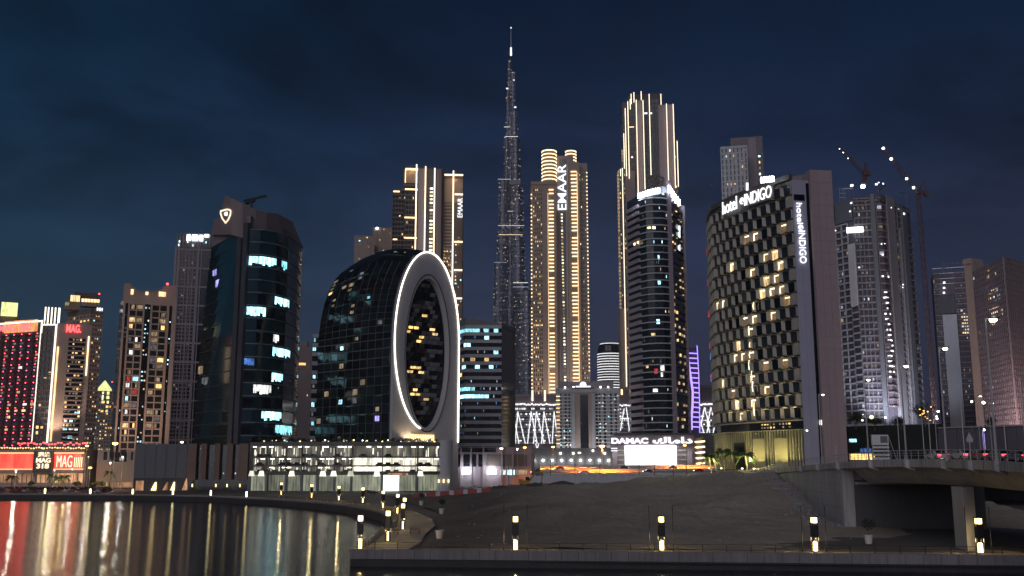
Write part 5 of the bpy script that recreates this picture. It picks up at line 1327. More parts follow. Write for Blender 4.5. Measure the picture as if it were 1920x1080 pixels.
lattice(t, g4, 0, g4.w, 20, g4.h, 4, 70, 'dark_steel', .3, .2, .2); glow(t, g7, 0, g7.w, 20, g7.h, 2, 60, .4, WARM, (.5, .5), .1); lattice(t, g8, 0, g8.w, 2, g8.h, 4, 40, 'beige_stone', .4, .4, .3)
for px in (1210, 1220): piece('roof_lamp', t, g4.m4(fr(g4, px, 214), fv(g4, px, 213), .8), (3.6 if px == 1210 else 2.6, .5, 1.3), 'sign_white')
piece('light_band', t, g2.m4(fr(g2, 1184, 239), fv(g2, 1184, 238.5), .5), (4.5, .4, .5), 'strip_gold')
spot_light('facade_flood', (at(1218, 700, 800).x, 790, 190), (at(1230, 400, YS).x, YS, 250), 16000, (1, .85, .8), 70)
# ---- curved glass tower with blown-out roof signs
TA, TP, TC = [edge(1182, 700, 640), edge(1206, 700, 622)], [edge(1206, 700, 622), edge(1218, 700, 617), edge(1232, 700, 615), edge(1248, 700, 615), edge(1259, 700, 617)], [edge(1265, 700, 618), edge(1287, 700, 640)]
t = thing('glass_tower', 'dark curved glass tower with pale floor lines and blown out white signs at its crown', 'tower', (TP[2][0], TP[2][1], GZ))
zl, zm, zr_ = zat(1190, 372, 630), zat(1230, 372, 616), zat(1265, 372, 620)
q = MB(); q.prism(TA + TP[1:] + TC + [(TC[1][0] - 2, 665), (TA[0][0] + 2, 665)], GZ, zl); q.build('tower_body', 'dark_glass', t)
fa, fp, fc_ = Face(TA, GZ, zl), Face(TP, GZ, zm), Face(TC, GZ, zl)
q = MB(); fp2 = Face(TP + TC, zl, zat(1230, 350, 616)); q.prism(TP + TC + [(TC[1][0], 650), (TP[0][0], 650)], zl + .01, [zat(1206, 372, 622), zat(1218, 362, 617), zat(1232, 355, 616), zat(1248, 350, 616), zat(1259, 349, 616), zat(1263, 349, 616), zat(1278, 380, 640), zl + 6, zl + 6]); q.build('crown_block', 'grey_panel', t)
nT = 33; v0 = fv(fp, 1232, 806); dv = (fp.h - v0) / nT
for j in range(nT + 1):
    v = v0 + dv * j; bow = .9
    q = MB(); fp.box(q, 0, fp.w, v - .3, v + .35, -.2, .9); q.build('floor_line', 'light_grey', t)
    if j < nT: fa.blk('balcony', t, 0, fa.w - .1, v - .2, v + dv * .48, -.2, 1.4, 'mauve_render')
    if j < nT: q = MB(); q.hexa([fc_.pt(.6, v - .2, .9), fc_.pt(fc_.w, v - .9, .9), fc_.pt(fc_.w, v - .9, -.1), fc_.pt(.6, v - .2, -.1), fc_.pt(.6, v + .5, .9), fc_.pt(fc_.w, v, .9), fc_.pt(fc_.w, v, -.1), fc_.pt(.6, v + .5, -.1)]); q.build('balcony', 'brown_stone', t)
q = MB(); f4 = Face([TP[-1], TC[0]], GZ, zl + 8); f4.box(q, 0, f4.w, 0, f4.h, -.5, 1.6); q.build('corner_pier', 'mauve_render', t)
q = MB(); f4 = Face([TC[1], (TC[1][0] + 2.0, TC[1][1] + .2)], GZ, zat(1283, 386, 640)); f4.box(q, 0, f4.w, 0, f4.h, -8, .5); q.build('corner_pier', 'mauve_render', t)
glow(t, fc_, .6, fc_.w, v0, zl - GZ - 2, 5, nT, .42, [('room_warm', 3), ('room_gold', 1), ('room_dim', 4), ('spark_warm', 1)], (.5, .45), .5)
glow(t, fp, 0, fp.w, v0, fp.h, 16, nT, .045, [('room_cool', 2), ('room_white', 2), ('room_grey', 2), ('room_warm', 1)], (.4, .5), .1)
for px, py, w, h, m in ((1234, 603, 2, 2.8, 'room_cool'), (1225, 628, 2.6, 2.2, 'room_warm'), (1230, 696, 2.0, 3, 'room_red'), (1242, 690, 2.4, 3.4, 'room_white'), (1241, 702, 1.3, 3, 'room_white'), (1214, 688, 2, 1.4, 'room_warm'), (1226, 427, 2.0, 1.6, 'room_bright'), (1217, 427, 2.2, 1.2, 'room_bright'), (1229, 732, 3, 2, 'room_white'), (1235, 483, 1.0, 3, 'room_cool'), (1236, 530, 1.6, 2.4, 'room_cool')):
    u, v = fr(fp, px, py), fv(fp, px, py); fp.blk('window', t, u - w / 2, u + w / 2, v - h / 2, v + h / 2, .1, .3, m)
for px, py in ((1194, 458), (1201, 455)): piece('balcony_lamp', t, fa.m4(fr(fa, px, py), fv(fa, px, py), 1.6), (1.8, .5, 1.4), 'lamp_soft')
for k in range(9):   # roof letters: strokes too blown out in the photograph to read
    px = 1198 + k * 4.6; py = 366 - 11 * math.sin((px - 1196) / 46 * math.pi / 2) + 2
    u = fr(fp, px, 370); p = at(px, py, fp.pt(u, 0).y - 1.6); q = MB()
    q.tube(p + Vector((-.5, 0, -1.6)), p + Vector((-.3, 0, 1.6)), .34); q.tube(p + Vector((.5, 0, -1.6)), p + Vector((.4, 0, 1.4)), .30); q.tube(p + Vector((-.4, 0, 1.3 if k % 2 else -1.4)), p + Vector((.5, 0, .9 if k % 2 else -1.2)), .3); q.build('sign_stroke', 'sign_blaze', t)
for k in range(6):
    px = 1255 + k * 3.6; py = 354 + k * 5.0; p = at(px, py, 616 + k * 4.2 - 2.4); q = MB()
    q.tube(p + Vector((-.7, 0, -2)), p + Vector((-.5, 0, 2.2)), .42); q.tube(p + Vector((.6, .3, -2.2)), p + Vector((.5, .3, 1.6)), .42); q.tube(p + Vector((-.6, 0, .8)), p + Vector((.6, .3, .3)), .36); q.build('sign_stroke', 'sign_blaze', t)
for py, h in ((432, 3), (446, 5), (470, 4)): p = at(1273.5, py, 632); q = MB(); q.tube(p, p + Vector((0, 0, h)), .8); q.build('wall_light', 'sign_white', t)
spot_light('sign_spill', at(1191, 366, 615), at(1190, 390, 634), 5000, (.8, .88, 1), 100)
q = MB()
for a, c in (((1213, 331), (1222, 346)), ((1222, 346), (1232, 330)), ((1232, 330), (1244, 334)), ((1244, 334), (1240, 352)), ((1222, 346), (1240, 340)), ((1213, 331), (1232, 330))): q.tube(at(*a, 640), at(*c, 640), .8)
q.build('roof_frame', 'brown_stone', t)
# ---- purple ladder of light
YP = 660
t = thing('ladder_lit_building', 'slim dark building with a glowing purple ladder of light up its edge', 'building', (at(1298, 750, YP).x, YP, GZ))
pp = front(1289, 1312, 750, YP + 4); f = Face(pp, GZ, zat(1300, 650, YP)); body(t, pp, 20, GZ, f.z1, 'dark_concrete')
q = MB(); q.path([at(x, y, YP) for x, y in ((1289, 650), (1291, 680), (1295, 706), (1299, 735), (1298.5, 760), (1296.5, 785), (1297, 806))], .7, 6); q.build('light_rail', 'purple_tube', t)
q = MB(); q.path([at(x, y, YP) for x, y in ((1307, 648), (1310, 700), (1311.5, 750), (1312, 812))], .3, 6); q.build('light_rail', 'purple_tube', t)
def lx(y): return float(np.interp(y, [650, 680, 706, 735, 760, 785, 806], [1289, 1291, 1295, 1299, 1298.5, 1296.5, 1297]))
for k in range(16):
    y = 662 + k * 9.2; q = MB(); q.tube(at(lx(y), y, YP), at(1308 + (y - 650) * .025, y + 1, YP), .4); q.build('light_rung', 'purple_tube', t)
# ---- billboard building
DP = front(1146, 1302, 850, 540); DQ = edge(1323, 850, 546)
t = thing('billboard_building', 'mauve sales pavilion with a glowing white screen below big white roof letters', 'building', base_of(DP))
f = Face(DP, GZ, zat(1225, 817, 540)); U = lambda px: fr(f, px, 850); V = lambda py: fv(f, 1225, py)
body(t, DP, 16, GZ, f.z1, 'mauve_render')
f.blk('screen_surround', t, U(1158), U(1287), V(873), V(839), 0, .6, 'brown_stone')
for k in range(4):
    for a, c in ((1158, 1171.5), (1268.5, 1287)): f.blk('louver', t, U(a), U(c), V(872 - k * 9), V(870.4 - k * 9), .6, 1.1, 'light_grey')
f.blk('screen', t, U(1172), U(1268), V(871.5), V(835.5), .65, 1.2, 'screen')
f.blk('header', t, 0, f.w, V(833), f.h + .2, 0, 1.4, 'mauve_dark')
lettering(t, f, 'DAMAC', U(1147), U(1216), V(832), V(821), 'sign_white', 1.6, .5, bold=.045)
lettering(t, f, '\ufed9\ufe8e\ufee3\ufe8d\ufea9', U(1224), U(1299), V(832), V(819.5), 'sign_white', 1.6, .5, bold=.045)
for k in range(2): f.blk('light_tube', t, 0, U(1158), V(841.5 + k * 4.5), V(839.8 + k * 4.5), 1.3, 1.7, 'tube_white')
for a, c in ((1148, 1157), (1288, 1298)): f.blk('column', t, U(a), U(c), 0, V(846), 0, 1.3, 'mauve_render')
f2 = Face([DP[1], DQ], GZ, f.z1 - 1); body(t, [DP[1], DQ], 12, GZ, f2.z1, 'mauve_dark', 'side_block')
for k in range(5):
    py = 828 + k * 10.2; p0, p1 = at(1301, py + 1.5, 538), at(1321, py - .5, 542); q = MB(); q.tube(p0, p1, .45); q.build('spiral_light', 'strip_warm', t)
    for g in range(7): w = p0.lerp(p1, (g + .5) / 7); piece('spiral_bulb', t, Matrix.Translation(w + Vector((0, -.5, .2))), (.6, .5, .6), 'lamp_soft')
q = MB(); ff = Face(front(1150, 1345, 820, 560), f.z1 - 6, zat(1225, 812, 560)); ff.box(q, 0, ff.w, 0, ff.h, -8, 0); q.build('roof_deck', 'dark_concrete', t)
for px in (1165, 1220, 1275): spot_light('screen_spill', f.pt(U(px), V(838), 8), f.pt(U(px), 4, 0), 3000, (.95, .95, 1), 140)
# ---- the patterned hotel
HP = [edge(1336, 650, 384), edge(1340, 650, 373), edge(1347, 650, 364), edge(1366, 650, 356), edge(1400, 650, 345), edge(1450, 650, 333), edge(1499.5, 650, 322)]
HB = 11.0
t = thing('patterned_hotel', 'hotel with a curved facade of staggered angular window frames and white sign letters', 'hotel', (HP[3][0], HP[3][1], HB))
zh = zat(1478, 334, 326); f = Face(HP, HB, zh); Cw = [edge(1499.5, 650, 322), edge(1535, 650, 323)]
q = MB(); q.prism(HP + [(HP[-1][0] + 2, 352), (HP[0][0] + 6, 395)], GZ, zh - .3); q.build('tower_body', 'brown_frame', t)
vb, vt = fv(f, 1420, 790), fv(f, 1420, 372) + 1
rows_ = 19; dv = (vt - vb) / rows_; ncol = 14; du = f.w / ncol
LITH = []
for u, v in ((695, 530), (405, 610), (555, 740), (630, 720), (685, 795), (180, 770), (283, 815), (462, 850), (567, 910), (640, 895), (550, 1000), (620, 985), (695, 965), (728, 1045), (205, 1065), (145, 785), (485, 590)): LITH.append((1300 + u / 4, 300 + v / 4))
for u, v in ((205, 30), (730, 15), (415, 160), (480, 145), (632, 120), (353, 335), (318, 425), (385, 410), (577, 475), (655, 460), (200, 600), (252, 600), (302, 680), (330, 750), (580, 650), (470, 750), (370, 840), (770, 340), (445, 240), (440, 430), (445, 580)): LITH.append((1300 + u / 4, 560 + v / 4))
def cellmesh(name, verts, faces, material):
    me = bpy.data.meshes.new(name); me.from_pydata(verts, [], faces); me.materials.append(M[material]); me.update(); return me
# frame: a hexagon outline at the front, a smaller skewed opening set back, so jambs splay; unit cell, y into the building
hx = [(-.5, -.30), (-.06, -.5), (.5, -.40), (.5, .32), (.02, .5), (-.5, .42)]
wx = [(-.29, -.40), (.02, -.44), (.44, -.39), (.41, .37), (.02, .41), (-.34, .40)]
vs = [(x, -.9, z) for x, z in hx] + [(x, .0, z) for x, z in wx] + [(x * .98, .25, z * .98) for x, z in hx]
fsx = [((i + 1) % 6, i, 6 + i, 6 + (i + 1) % 6) for i in range(6)] + [(i, (i + 1) % 6, 12 + (i + 1) % 6, 12 + i) for i in range(6)]
ME_F = cellmesh('window_frame', vs, fsx, 'frame_white')
wx2 = [(x * 1.02, z * 1.02) for x, z in wx]
PM = {}
def panemesh(m):
    if m not in PM: PM[m] = cellmesh('window_pane_' + m, [(x, .02, z) for x, z in wx2] + [(x, .2, z) for x, z in wx2], [tuple(range(6)), tuple(range(6, 12))[::-1]] + [((i + 1) % 6, i, 6 + i, 6 + (i + 1) % 6) for i in range(6)], m)
    return PM[m]
used = set()
for j in range(rows_):
    for i in range(ncol):
        u = du * (i + .5 + (.5 if j % 2 else 0)); v = vb + dv * (j + .5)
        if u + du * .5 > f.w + .1:
            f.blk('edge_panel', t, f.w - du * .48, f.w - .05, v - dv * .46, v + dv * .46, 0, .7, 'frame_white') if v < f.h - dv * .62 else None
            continue
        x_, y_ = proj(f.pt(min(f.w, u), v))
        if v > f.h - (7.0 if 1356 < x_ < 1456 else dv * .62): continue
        m4 = f.m4(u, v, .05)
        fo = piece('window_frame', t, m4, (du, 1.0, dv), None, ME_F)
        x, y = proj(m4.translation); mm = None
        for k_, (a, c) in enumerate(LITH):
            if k_ not in used and abs(a - x) < 9.5 and abs(c - y) < 12.5: mm = 'lit'; used.add(k_); break
        if mm:
            p_ = bpy.data.objects.new('window_pane', panemesh('room_brown' if RND.random() < .75 else 'room_warm')); COL.objects.link(p_); p_.parent = fo
            pl_ = bpy.data.objects.new('ceiling_light', unit('room_bright')); COL.objects.link(pl_); pl_.parent = fo; pl_.location = (.05, -.05, .24); pl_.scale = (.46, .12, .11)
            if RND.random() < .7: pl_ = bpy.data.objects.new('curtain_light', unit('room_bright')); COL.objects.link(pl_); pl_.parent = fo; pl_.location = (-.15, -.05, -.06); pl_.scale = (.10, .12, .46)
        else:
            p_ = bpy.data.objects.new('window_pane', panemesh(RND.choice(['hotel_pane', 'hotel_pane', 'pane_b', 'pane_c']))); COL.objects.link(p_); p_.parent = fo
for j in range(1, 18, 3):    # red and blue lit reveals at the far curved end
    for py, m in ((0, 'room_red'),): f.blk('red_reveal', t, .1, .7, vb + dv * (j + .2), vb + dv * (j + .8), 1.0, 1.2, m)
f.blk('blue_reveal', t, 1.2, 1.9, vb + dv * 4.1, vb + dv * 4.7, 1.0, 1.2, 'room_blue'); f.blk('blue_reveal', t, 1.2, 1.9, vb + dv * 6.1, vb + dv * 6.7, 1.0, 1.2, 'room_blue')
for (x, y0, y1) in ((1421, 567, 580), (1410, 612, 628), (1411, 642, 652), (1410, 660, 671), (1408, 676, 694), (1412, 696, 713), (1413, 716, 735), (1414, 755, 780)):   # broken reflection on the glass, built as glowing thread
    u = fr(f, x, 650); va, vc = fv(f, x, y1), fv(f, x, y0); q = MB(); q.path([f.pt(u, va, 1.1), f.pt(u - .25, (va + vc) / 2, 1.1), f.pt(u + .1, vc, 1.1)], .14); q.build('reflection_thread', 'room_bright', t)
q = MB(); f.box(q, 0, f.w, f.h - 1.6, f.h + .2, -.5, .9); q.build('parapet', 'brown_frame', t)
fw = Face(Cw, GZ, zat(1500, 337, 322)); WPJ = True; body(t, Cw, 30, GZ, fw.z1, 'violet_lit_wall', 'stair_wall'); f2 = Face([edge(1535.6, 650, 321.5), edge(1578, 650, 322.5)], GZ, zat(1540, 319, 322)); body(t, f2.p, 30, GZ, f2.z1, 'mauve_lit_wall', 'stair_wall')
for face_, m_, n_ in ((fw, 'violet_lit_wall', 2), (f2, 'mauve_lit_wall', 3)):     # cladding panels with open joints
    wmax = face_.w - (1.75 if face_ is fw else .05); hh = (face_.h - 12 - .3) / 24
    for j in range(24):
        for i in range(n_):
            v0_ = 12 + hh * j; u0_ = .05 + (wmax - .1) * i / n_; u1_ = .05 + (wmax - .1) * (i + 1) / n_
            if face_ is fw and j >= 22: continue
            face_.blk('wall_panel', t, u0_ + .03, u1_ - .03, v0_ + .03, v0_ + hh - .03, 0, .08 + .035 * RND.random(), m_)
U = lambda px, py=450: fr(fw, px, py); V = lambda py: fv(fw, 1505, py)
fw.blk('vent_opening', t, U(1488.5, 370), U(1508.5, 370), V(376.5), V(365), 0, .1, 'pane_c'); fw.blk('shadow_gap', t, fw.w - 1.6, fw.w - .1, 0, fw.h - 1, .0, .06, 'pane_c')
piece('gap_lamp', t, fw.m4(fw.w - .8, V(792), .3), (1.0, .3, 1.6), 'room_white')
def sg(face, s, a, c, y0, y1, **k): lettering(t, face, s, a, c, y0, y1, 'sign_white', **k)
v_, fs_ = None, None
us = lambda px: U(px, 440)
lettering(t, fw, 'hotel', us(1495.2), us(1505.4), V(420.5), V(381.5), 'sign_white', .3, .3, turn=-1, bold=.0)
lettering(t, fw, 'INDIGO', us(1496.6), us(1508.6), V(494), V(433), 'sign_white', .3, .3, turn=-1, bold=.0)
def swirl(face, u, v, r):
    q = MB(); q.path([face.pt(u + r * math.cos(a), v + r * 1.0 * math.sin(a), .5) for a in np.linspace(-.6, 5.2, 16)], r * .2, 5); q.path([face.pt(u + r * .45 * math.cos(a), v + r * .45 * math.sin(a), .5) for a in np.linspace(-.4, 4.4, 10)], r * .18, 5); q.build('sign_emblem', 'sign_white', t)
swirl(fw, us(1501), V(427), .75)
vs_ = f.h - 1.2
fr_ = lambda px: fr(f, px, 368)
fs2 = Face(HP, HB, zh + 4)
lettering(t, f, 'hotel', fr_(1359), fr_(1386), f.h - 5.6, f.h - .9, 'sign_white', 1.0, .3, bold=.0)
lettering(t, f, 'INDIGO', fr_(1400), fr_(1451.5), f.h - 5.6, f.h - 1.4, 'sign_white', 1.0, .3, bold=.0, shear=.1)
swirl(f, fr_(1393), f.h - 3.2, 1.05)
f.blk('sign_band', t, fr_(1404), fr_(1454), f.h - 6.2, f.h - 1.65, .3, .8, 'brown_frame')
for k in range(5): p = at(1429 + k * 5.0, 338 - k * .6, 326); q = MB(); q.tube(p + Vector((-.3, 0, -1.0)), p + Vector((-.2, 0, 1.1)), .26); q.tube(p + Vector((.3, 0, -.9)), p + Vector((.25, 0, 1.0)), .24); q.tube(p + Vector((-.3, 0, .8)), p + Vector((.3, 0, .6)), .22); q.build('sign_stroke', 'sign_glare', t)
q = MB(); p0 = at(1401, 343, 340); q.tube(at(1401, 357, 340), p0, .45); q.build('roof_light', 'tube_white', t)
q = MB(); ff = Face([edge(1478, 340, 326), edge(1523, 340, 322)], zh - 1, zh + 1.6); ff.box(q, 0, ff.w, 0, ff.h, -20, -4); q.build('roof_plant', 'mauve_dark', t)
# podium: glass band and lit fins
zb_ = fv(f, 1420, 808); f.box(MB(), 0, 1, 0, 1, 0, 1)
q = MB(); f.box(q, 0, f.w, vb - .6, vb - .15, -.2, .9); q.build('soffit_band', 'frame_white', t)
q = MB(); f.box(q, 0, f.w, zb_, vb - .62, -.4, .2); q.build('glass_band', 'dark_glass', t)
glow(t, f, fr(f, 1427, 800), fr(f, 1485, 800), zb_ + .3, vb - .8, 10, 2, .9, [('room_gold', 1), ('room_dim', 2)], (.7, .6), .3)
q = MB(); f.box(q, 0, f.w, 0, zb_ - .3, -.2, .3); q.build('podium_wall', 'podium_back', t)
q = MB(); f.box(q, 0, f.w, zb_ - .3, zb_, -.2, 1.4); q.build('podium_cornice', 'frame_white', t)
u = .3
while u < f.w - .2: f.blk('podium_fin', t, u, u + .42, .2, zb_ - .32, .3, .75, 'podium_fin'); u += 1.35
f.blk('entrance', t, fr(f, 1383, 860), fr(f, 1402, 860), 0, fv(f, 1390, 830), 1.0, 1.3, 'pane_c')
for a, c in ((1418, 1440), (1458, 1482)): f.blk('plain_panel', t, fr(f, a, 850), fr(f, c, 850), .2, fv(f, 1440, 822), 1.0, 1.2, 'podium_fin')
for px, k in ((1350, 1), (1372, 1), (1410, 1.2), (1432, 1.2), (1455, 1.2), (1478, 1.2), (1495, 1)):
    u = fr(f, px, 860); spot_light('podium_flood', f.pt(u, 1.0, 4.2), f.pt(u, zb_ + 2, .3), 2600 * k, (1, .86, .34), 100, .8)
    piece('flood_lamp', t, f.m4(u, .5, 4.2), (.5, .4, .3), 'lamp_warm')
for px in (1340, 1372, 1405, 1440, 1475, 1496):
    u = fr(f, px, 790); p = f.pt(u, vb - 2.2, 3.0); spot_light('facade_uplight', p, f.pt(u, vb + 18, .2), 1500, (1, .85, .48), 75, 1)
# ---- pale residential tower behind the hotel
YW = 620
t = thing('residential_tower', 'pale residential tower of vertical piers rising behind the patterned hotel roof', 'tower', (at(1390, 400, YW).x, YW, GZ))
pp = front(1352, 1403, 320, YW); f = Face(pp, GZ, zat(1378, 277, YW)); body(t, pp, 16, GZ, f.z1, 'dark_glass'); lattice(t, f, 0, f.w, 100, f.h, 7, 30, 'light_grey', .62, .25, .6, True); glow(t, f, 0, f.w, 100, f.h, 7, 30, .20, WARM, (.35, .5), .1)
f.blk('parapet', t, 0, f.w, f.h - .5, f.h + 1, -2, .7, 'light_grey')
pp = front(1372, 1432, 320, YW + 18); f = Face(pp, GZ, zat(1400, 257, YW + 18)); body(t, pp, 14, GZ, f.z1, 'mauve_dark', 'rear_block'); f.blk('glass_slot', t, f.w * .82, f.w * .96, 20, f.h - 2, 0, .2, 'dark_glass'); glow(t, f, f.w * .82, f.w * .96, 100, f.h - 4, 1, 30, .5, WARM, (.5, .4), .25); f.blk('pier', t, f.w * .55, f.w * .8, 20, f.h - 1, 0, .5, 'mauve_render')
# ---- tower under construction
YX = 520
XP = [edge(1580, 650, 530), edge(1618, 650, 516), edge(1668, 650, 513), edge(1724, 650, 540)]
t = thing('construction_tower', 'grey unfinished concrete tower with white work lamps and a lit sign box', 'tower', (XP[1][0], XP[1][1], GZ))
f = Face(XP, GZ, zat(1650, 358, 514)); f.seg  # three sides
q = MB(); q.prism(XP + [(XP[3][0] - 4, 572), (XP[0][0] + 3, 566)], GZ, f.z1 - 3); q.build('tower_body', 'mauve_deep', t)
U = lambda px: fr(f, px, 650); nX = 36
vlo, vhi = 24, f.h - 4
def grid(a, c, n, m, lo=vlo, hi=vhi, prob=.1, pal=GREY, slab=.22, d=.9):
    floors(t, f, U(a), U(c), lo, hi, int(nX * (hi - lo) / (vhi - vlo)), m, slab, d, False); w = U(c) - U(a); q = MB()
    for i in range(n + 1): u = U(a) + w * i / n; f.box(q, max(0, u - .18), min(f.w, u + .18), lo, hi, -.1, d + .05)
    q.build('mullion', m, t, 'stuff'); glow(t, f, U(a), U(c), lo, hi, n * 2, int(nX * (hi - lo) / (vhi - vlo)), prob, pal, (.7, .5), .3)
grid(1580, 1603, 2, 'light_grey', hi=vhi * .92); grid(1603, 1616, 1, 'light_grey', hi=vhi * .62, prob=.05)
f.blk('white_cladding', t, U(1603), U(1616), vhi * .62, vhi * .84, 0, 1.3, 'white_paint')
grid(1617, 1648, 4, 'concrete', prob=.18)
grid(1690, 1704, 2, 'concrete', prob=.10); grid(1712, 1723, 1, 'grey_panel', prob=.10, hi=vhi * .9); grid(1658, 1676, 1, 'mauve_dark', lo=40, prob=.1)
for a, c, m, hi in ((1648, 1656, 'grey_panel', 1), (1676, 1690, 'concrete', 1.0), (1704, 1712, 'grey_panel', .98), (1698, 1700, 'concrete', .9)):
    f.blk('shear_wall', t, U(a), U(c), 0, f.h * hi - 2, 0, 1.6, m)
for k in range(34):   # work lamps in the stair core
    py = 462 + k * 9.8
    if py < 560 and RND.random() < .55: continue
    if py > 712: break
    v = fv(f, 1667, py)
    for g in range(RND.choice([2, 3, 3])): u = U(1661 + RND.uniform(0, 11)); f.blk('work_lamp', t, u - .3, u + RND.uniform(.2, .7), v + RND.uniform(-.5, .1), v + RND.uniform(.25, .5), .9, 1.2, 'work_lamp')
for px, py, w in ((1618, 348, 2.6), (1615, 380, 1.6), (1612, 395, 1.4), (1622, 502, 1.3), (1696, 537, 1.2), (1695, 542, 1.0), (1707, 409, 2.2), (1660, 352, 2.0), (1584, 429, 1.0), (1684, 398, 1.0), (1672, 355, 1.6), (1664, 351, 1.2), (1613, 778, 1.2), (1618, 770, 1.0)):
    piece('work_lamp', t, f.m4(U(px), fv(f, px, py), 1.8), (w * .6, .4, w * .45), 'work_lamp')
piece('sign_box', t, f.m4(U(1619), fv(f, 1619, 431.5), 2.0), (8.4, .8, 2.9), 'screen')
for k in range(5): f.blk('climbing_screen', t, f.w * (.02 + .2 * k), f.w * (.21 + .2 * k), f.h - 6 - 9 * (k == 0), f.h + [1, -1, 1.5, .5, -1][k] - 4, .9, 1.3, ['grey_panel', 'mauve_dark', 'dark_concrete', 'grey_panel', 'mauve_dark'][k])
q = MB()
for px, y0, y1, Y in ((1574, 352, 420, 528), (1581, 352, 412, 526), (1586, 353, 385, 524), (1592, 352, 384, 524), (1600, 354, 376, 522), (1700, 362, 400, 534), (1697, 362, 372, 534)): q.tube(at(px, y0, Y), at(px, y1, Y), .12, 4)
for k in range(8): q.tube(at(1573, 354 + k * 8, 527), at(1586, 355 + k * 8, 525), .12, 4)
q.tube(at(1583, 353, 524), at(1600, 354, 522), .14, 4); q.tube(at(1684, 360, 528), at(1702, 364, 535), .2, 4); q.build('scaffold', 'steel', t)
for pxs, y0, z0 in (((1600, 1700), 718, 0),): f.blk('hoarding', t, U(1622), U(1656), 0, 24, .2, 1.0, 'grey_panel')
floors(t, f, U(1580), U(1603), 2, 22, 6, 'light_grey', .3, 1.2, True)
for px in (1625, 1680, 1715): p = at(px, 800, 500); spot_light('site_flood', (p.x, 495, 24), f.pt(U(px), 62, 0), 60000, (.75, .82, 1), 70)
# ---- towers at the right edge
RP = front(1762, 1832, 700, 560, 4)
t = thing('core_tower', 'concrete tower shell with a blank core wall and dark glass side right of the cranes', 'tower', base_of(RP)); f = Face(RP, GZ, zat(1790, 512, 560)); body(t, RP, 20, GZ, f.z1, 'mauve_deep'); U = lambda px: fr(f, px, 700)
f.blk('core_wall', t, U(1775), U(1802), 0, fv(f, 1785, 590), 0, 1.6, 'light_grey'); f.blk('core_wall', t, U(1766), U(1800), fv(f, 1785, 588), fv(f, 1785, 555), 0, 1.0, 'dark_concrete')
for a, c, n in ((1762, 1775, 2), (1803, 1832, 4)):
    floors(t, f, max(0, U(a)), min(f.w, U(c)), 10, f.h, 36, 'mauve_dark', .25, .8, False); glow(t, f, max(0, U(a)), min(f.w, U(c)), 10, f.h, n * 2, 36, .14, GREY, (.6, .5), .2)
glow(t, f, U(1810), U(1828), fv(f, 1820, 627), fv(f, 1820, 579), 4, 8, .75, [('room_white', 2), ('room_warm', 1)], (.7, .5), .9); floors(t, f, U(1762), U(1830), f.h - 6, f.h + 3, 3, 'steel', .1, .6)
q = MB()
for k in range(8): q.tube(at(1766 + k * 9, 516, 560), at(1768 + k * 9, 490, 560), .15, 4)
for k in range(3): q.tube(at(1764, 495 + k * 7, 560), at(1830, 492 + k * 7, 560), .15, 4)
q.build('scaffold', 'steel', t)
for px, py in ((1783, 530), (1782, 540), (1781, 549)): piece('work_lamp', t, f.m4(U(px), fv(f, px, py), 1.6), (1.1, .4, 1.0), 'work_lamp')
G0, G1, G2 = edge(1838, 680, 470), edge(1898, 680, 436), edge(1990, 680, 470)
t = thing('gridded_tower', 'mauve gridded tower with a patch of lit windows at the far right edge', 'tower', (G1[0], G1[1], GZ))
zg = zat(1897, 482, 436); fl = Face([G0, G1], GZ, zg); fr2 = Face([G1, G2], GZ, zg); body(t, [G0, G1, G2], [(G2[0] + 20, 520), (G0[0] * 520 / 470 + 3, 520)], GZ, zg, 'dark_glass')
lattice(t, fl, 0, fl.w, 6, fl.h, 18, 40, 'mauve_render', .28, .30, .35); lattice(t, fr2, 0, fr2.w, 6, fr2.h, 26, 40, 'mauve_dark', .35, .12, .5); 
glow(t, fl, 0, fl.w, 6, fl.h, 18, 40, .05, GREY); UL = lambda px: fr(fl, px, 580)
glow(t, fl, UL(1853), UL(1880), fv(fl, 1866, 612), fv(fl, 1866, 538), 7, 10, .8, [('room_white', 2), ('room_warm', 2), ('room_grey', 1)], (.6, .6), .1); glow(t, fl, UL(1850), UL(1875), fv(fl, 1866, 520), fv(fl, 1866, 495), 4, 2, .4, [('room_warm', 1)], (.8, .5), .1)
fe = Face([edge(1822, 680, 474), G0], GZ, zat(1836, 495, 472)); body(t, fe.p, 20, GZ, fe.z1, 'beige_stone', 'end_wall'); q = MB(); fe.box(q, 0, fe.w + 0, fe.h, fe.h + 2.5, -8, .8); q.build('cornice', 'beige_stone', t)
p = fl.pt(fl.w * .6, 0); spot_light('facade_flood', (p.x - 14, p.y - 38, 16), (p.x, p.y, 42), 80000, (1, .72, .72), 95, .9)
# ---- retaining wall and dark slope behind the bridge
rp = [edge(1588, 830, 352), edge(1760, 830, 330), edge(1990, 830, 300)]
t = thing('retaining_wall', 'long dark retaining wall behind the bridge railing at right', 'wall', (rp[1][0], rp[1][1], GZ)); zz = [zat(1650, 797, 340), zat(1840, 800, 312)]
f = Face(rp[:2], GZ, zz[0]); body(t, rp[:2], 6, GZ, zz[0], 'black_slope', 'planted_wall'); f2 = Face(rp[1:], GZ, zz[1]); body(t, rp[1:], 6, GZ, zz[1], 'dark_concrete', 'wall_body')
for k in range(12): f2.blk('wall_panel', t, f2.w * k / 12 + .06, f2.w * (k + 1) / 12 - .06, 0, f2.h - .4, 0, .3, 'mauve_deep')
f2.blk('wall_cap', t, 0, f2.w, f2.h, f2.h + .5, -1, .6, 'mauve_render')
for px, a, c in ((1592, 828, 836),): f.blk('lit_opening', t, fr(f, 1593, 828), fr(f, 1606, 828), fv(f, 1600, 829), fv(f, 1600, 823), 0, .3, 'room_cool')
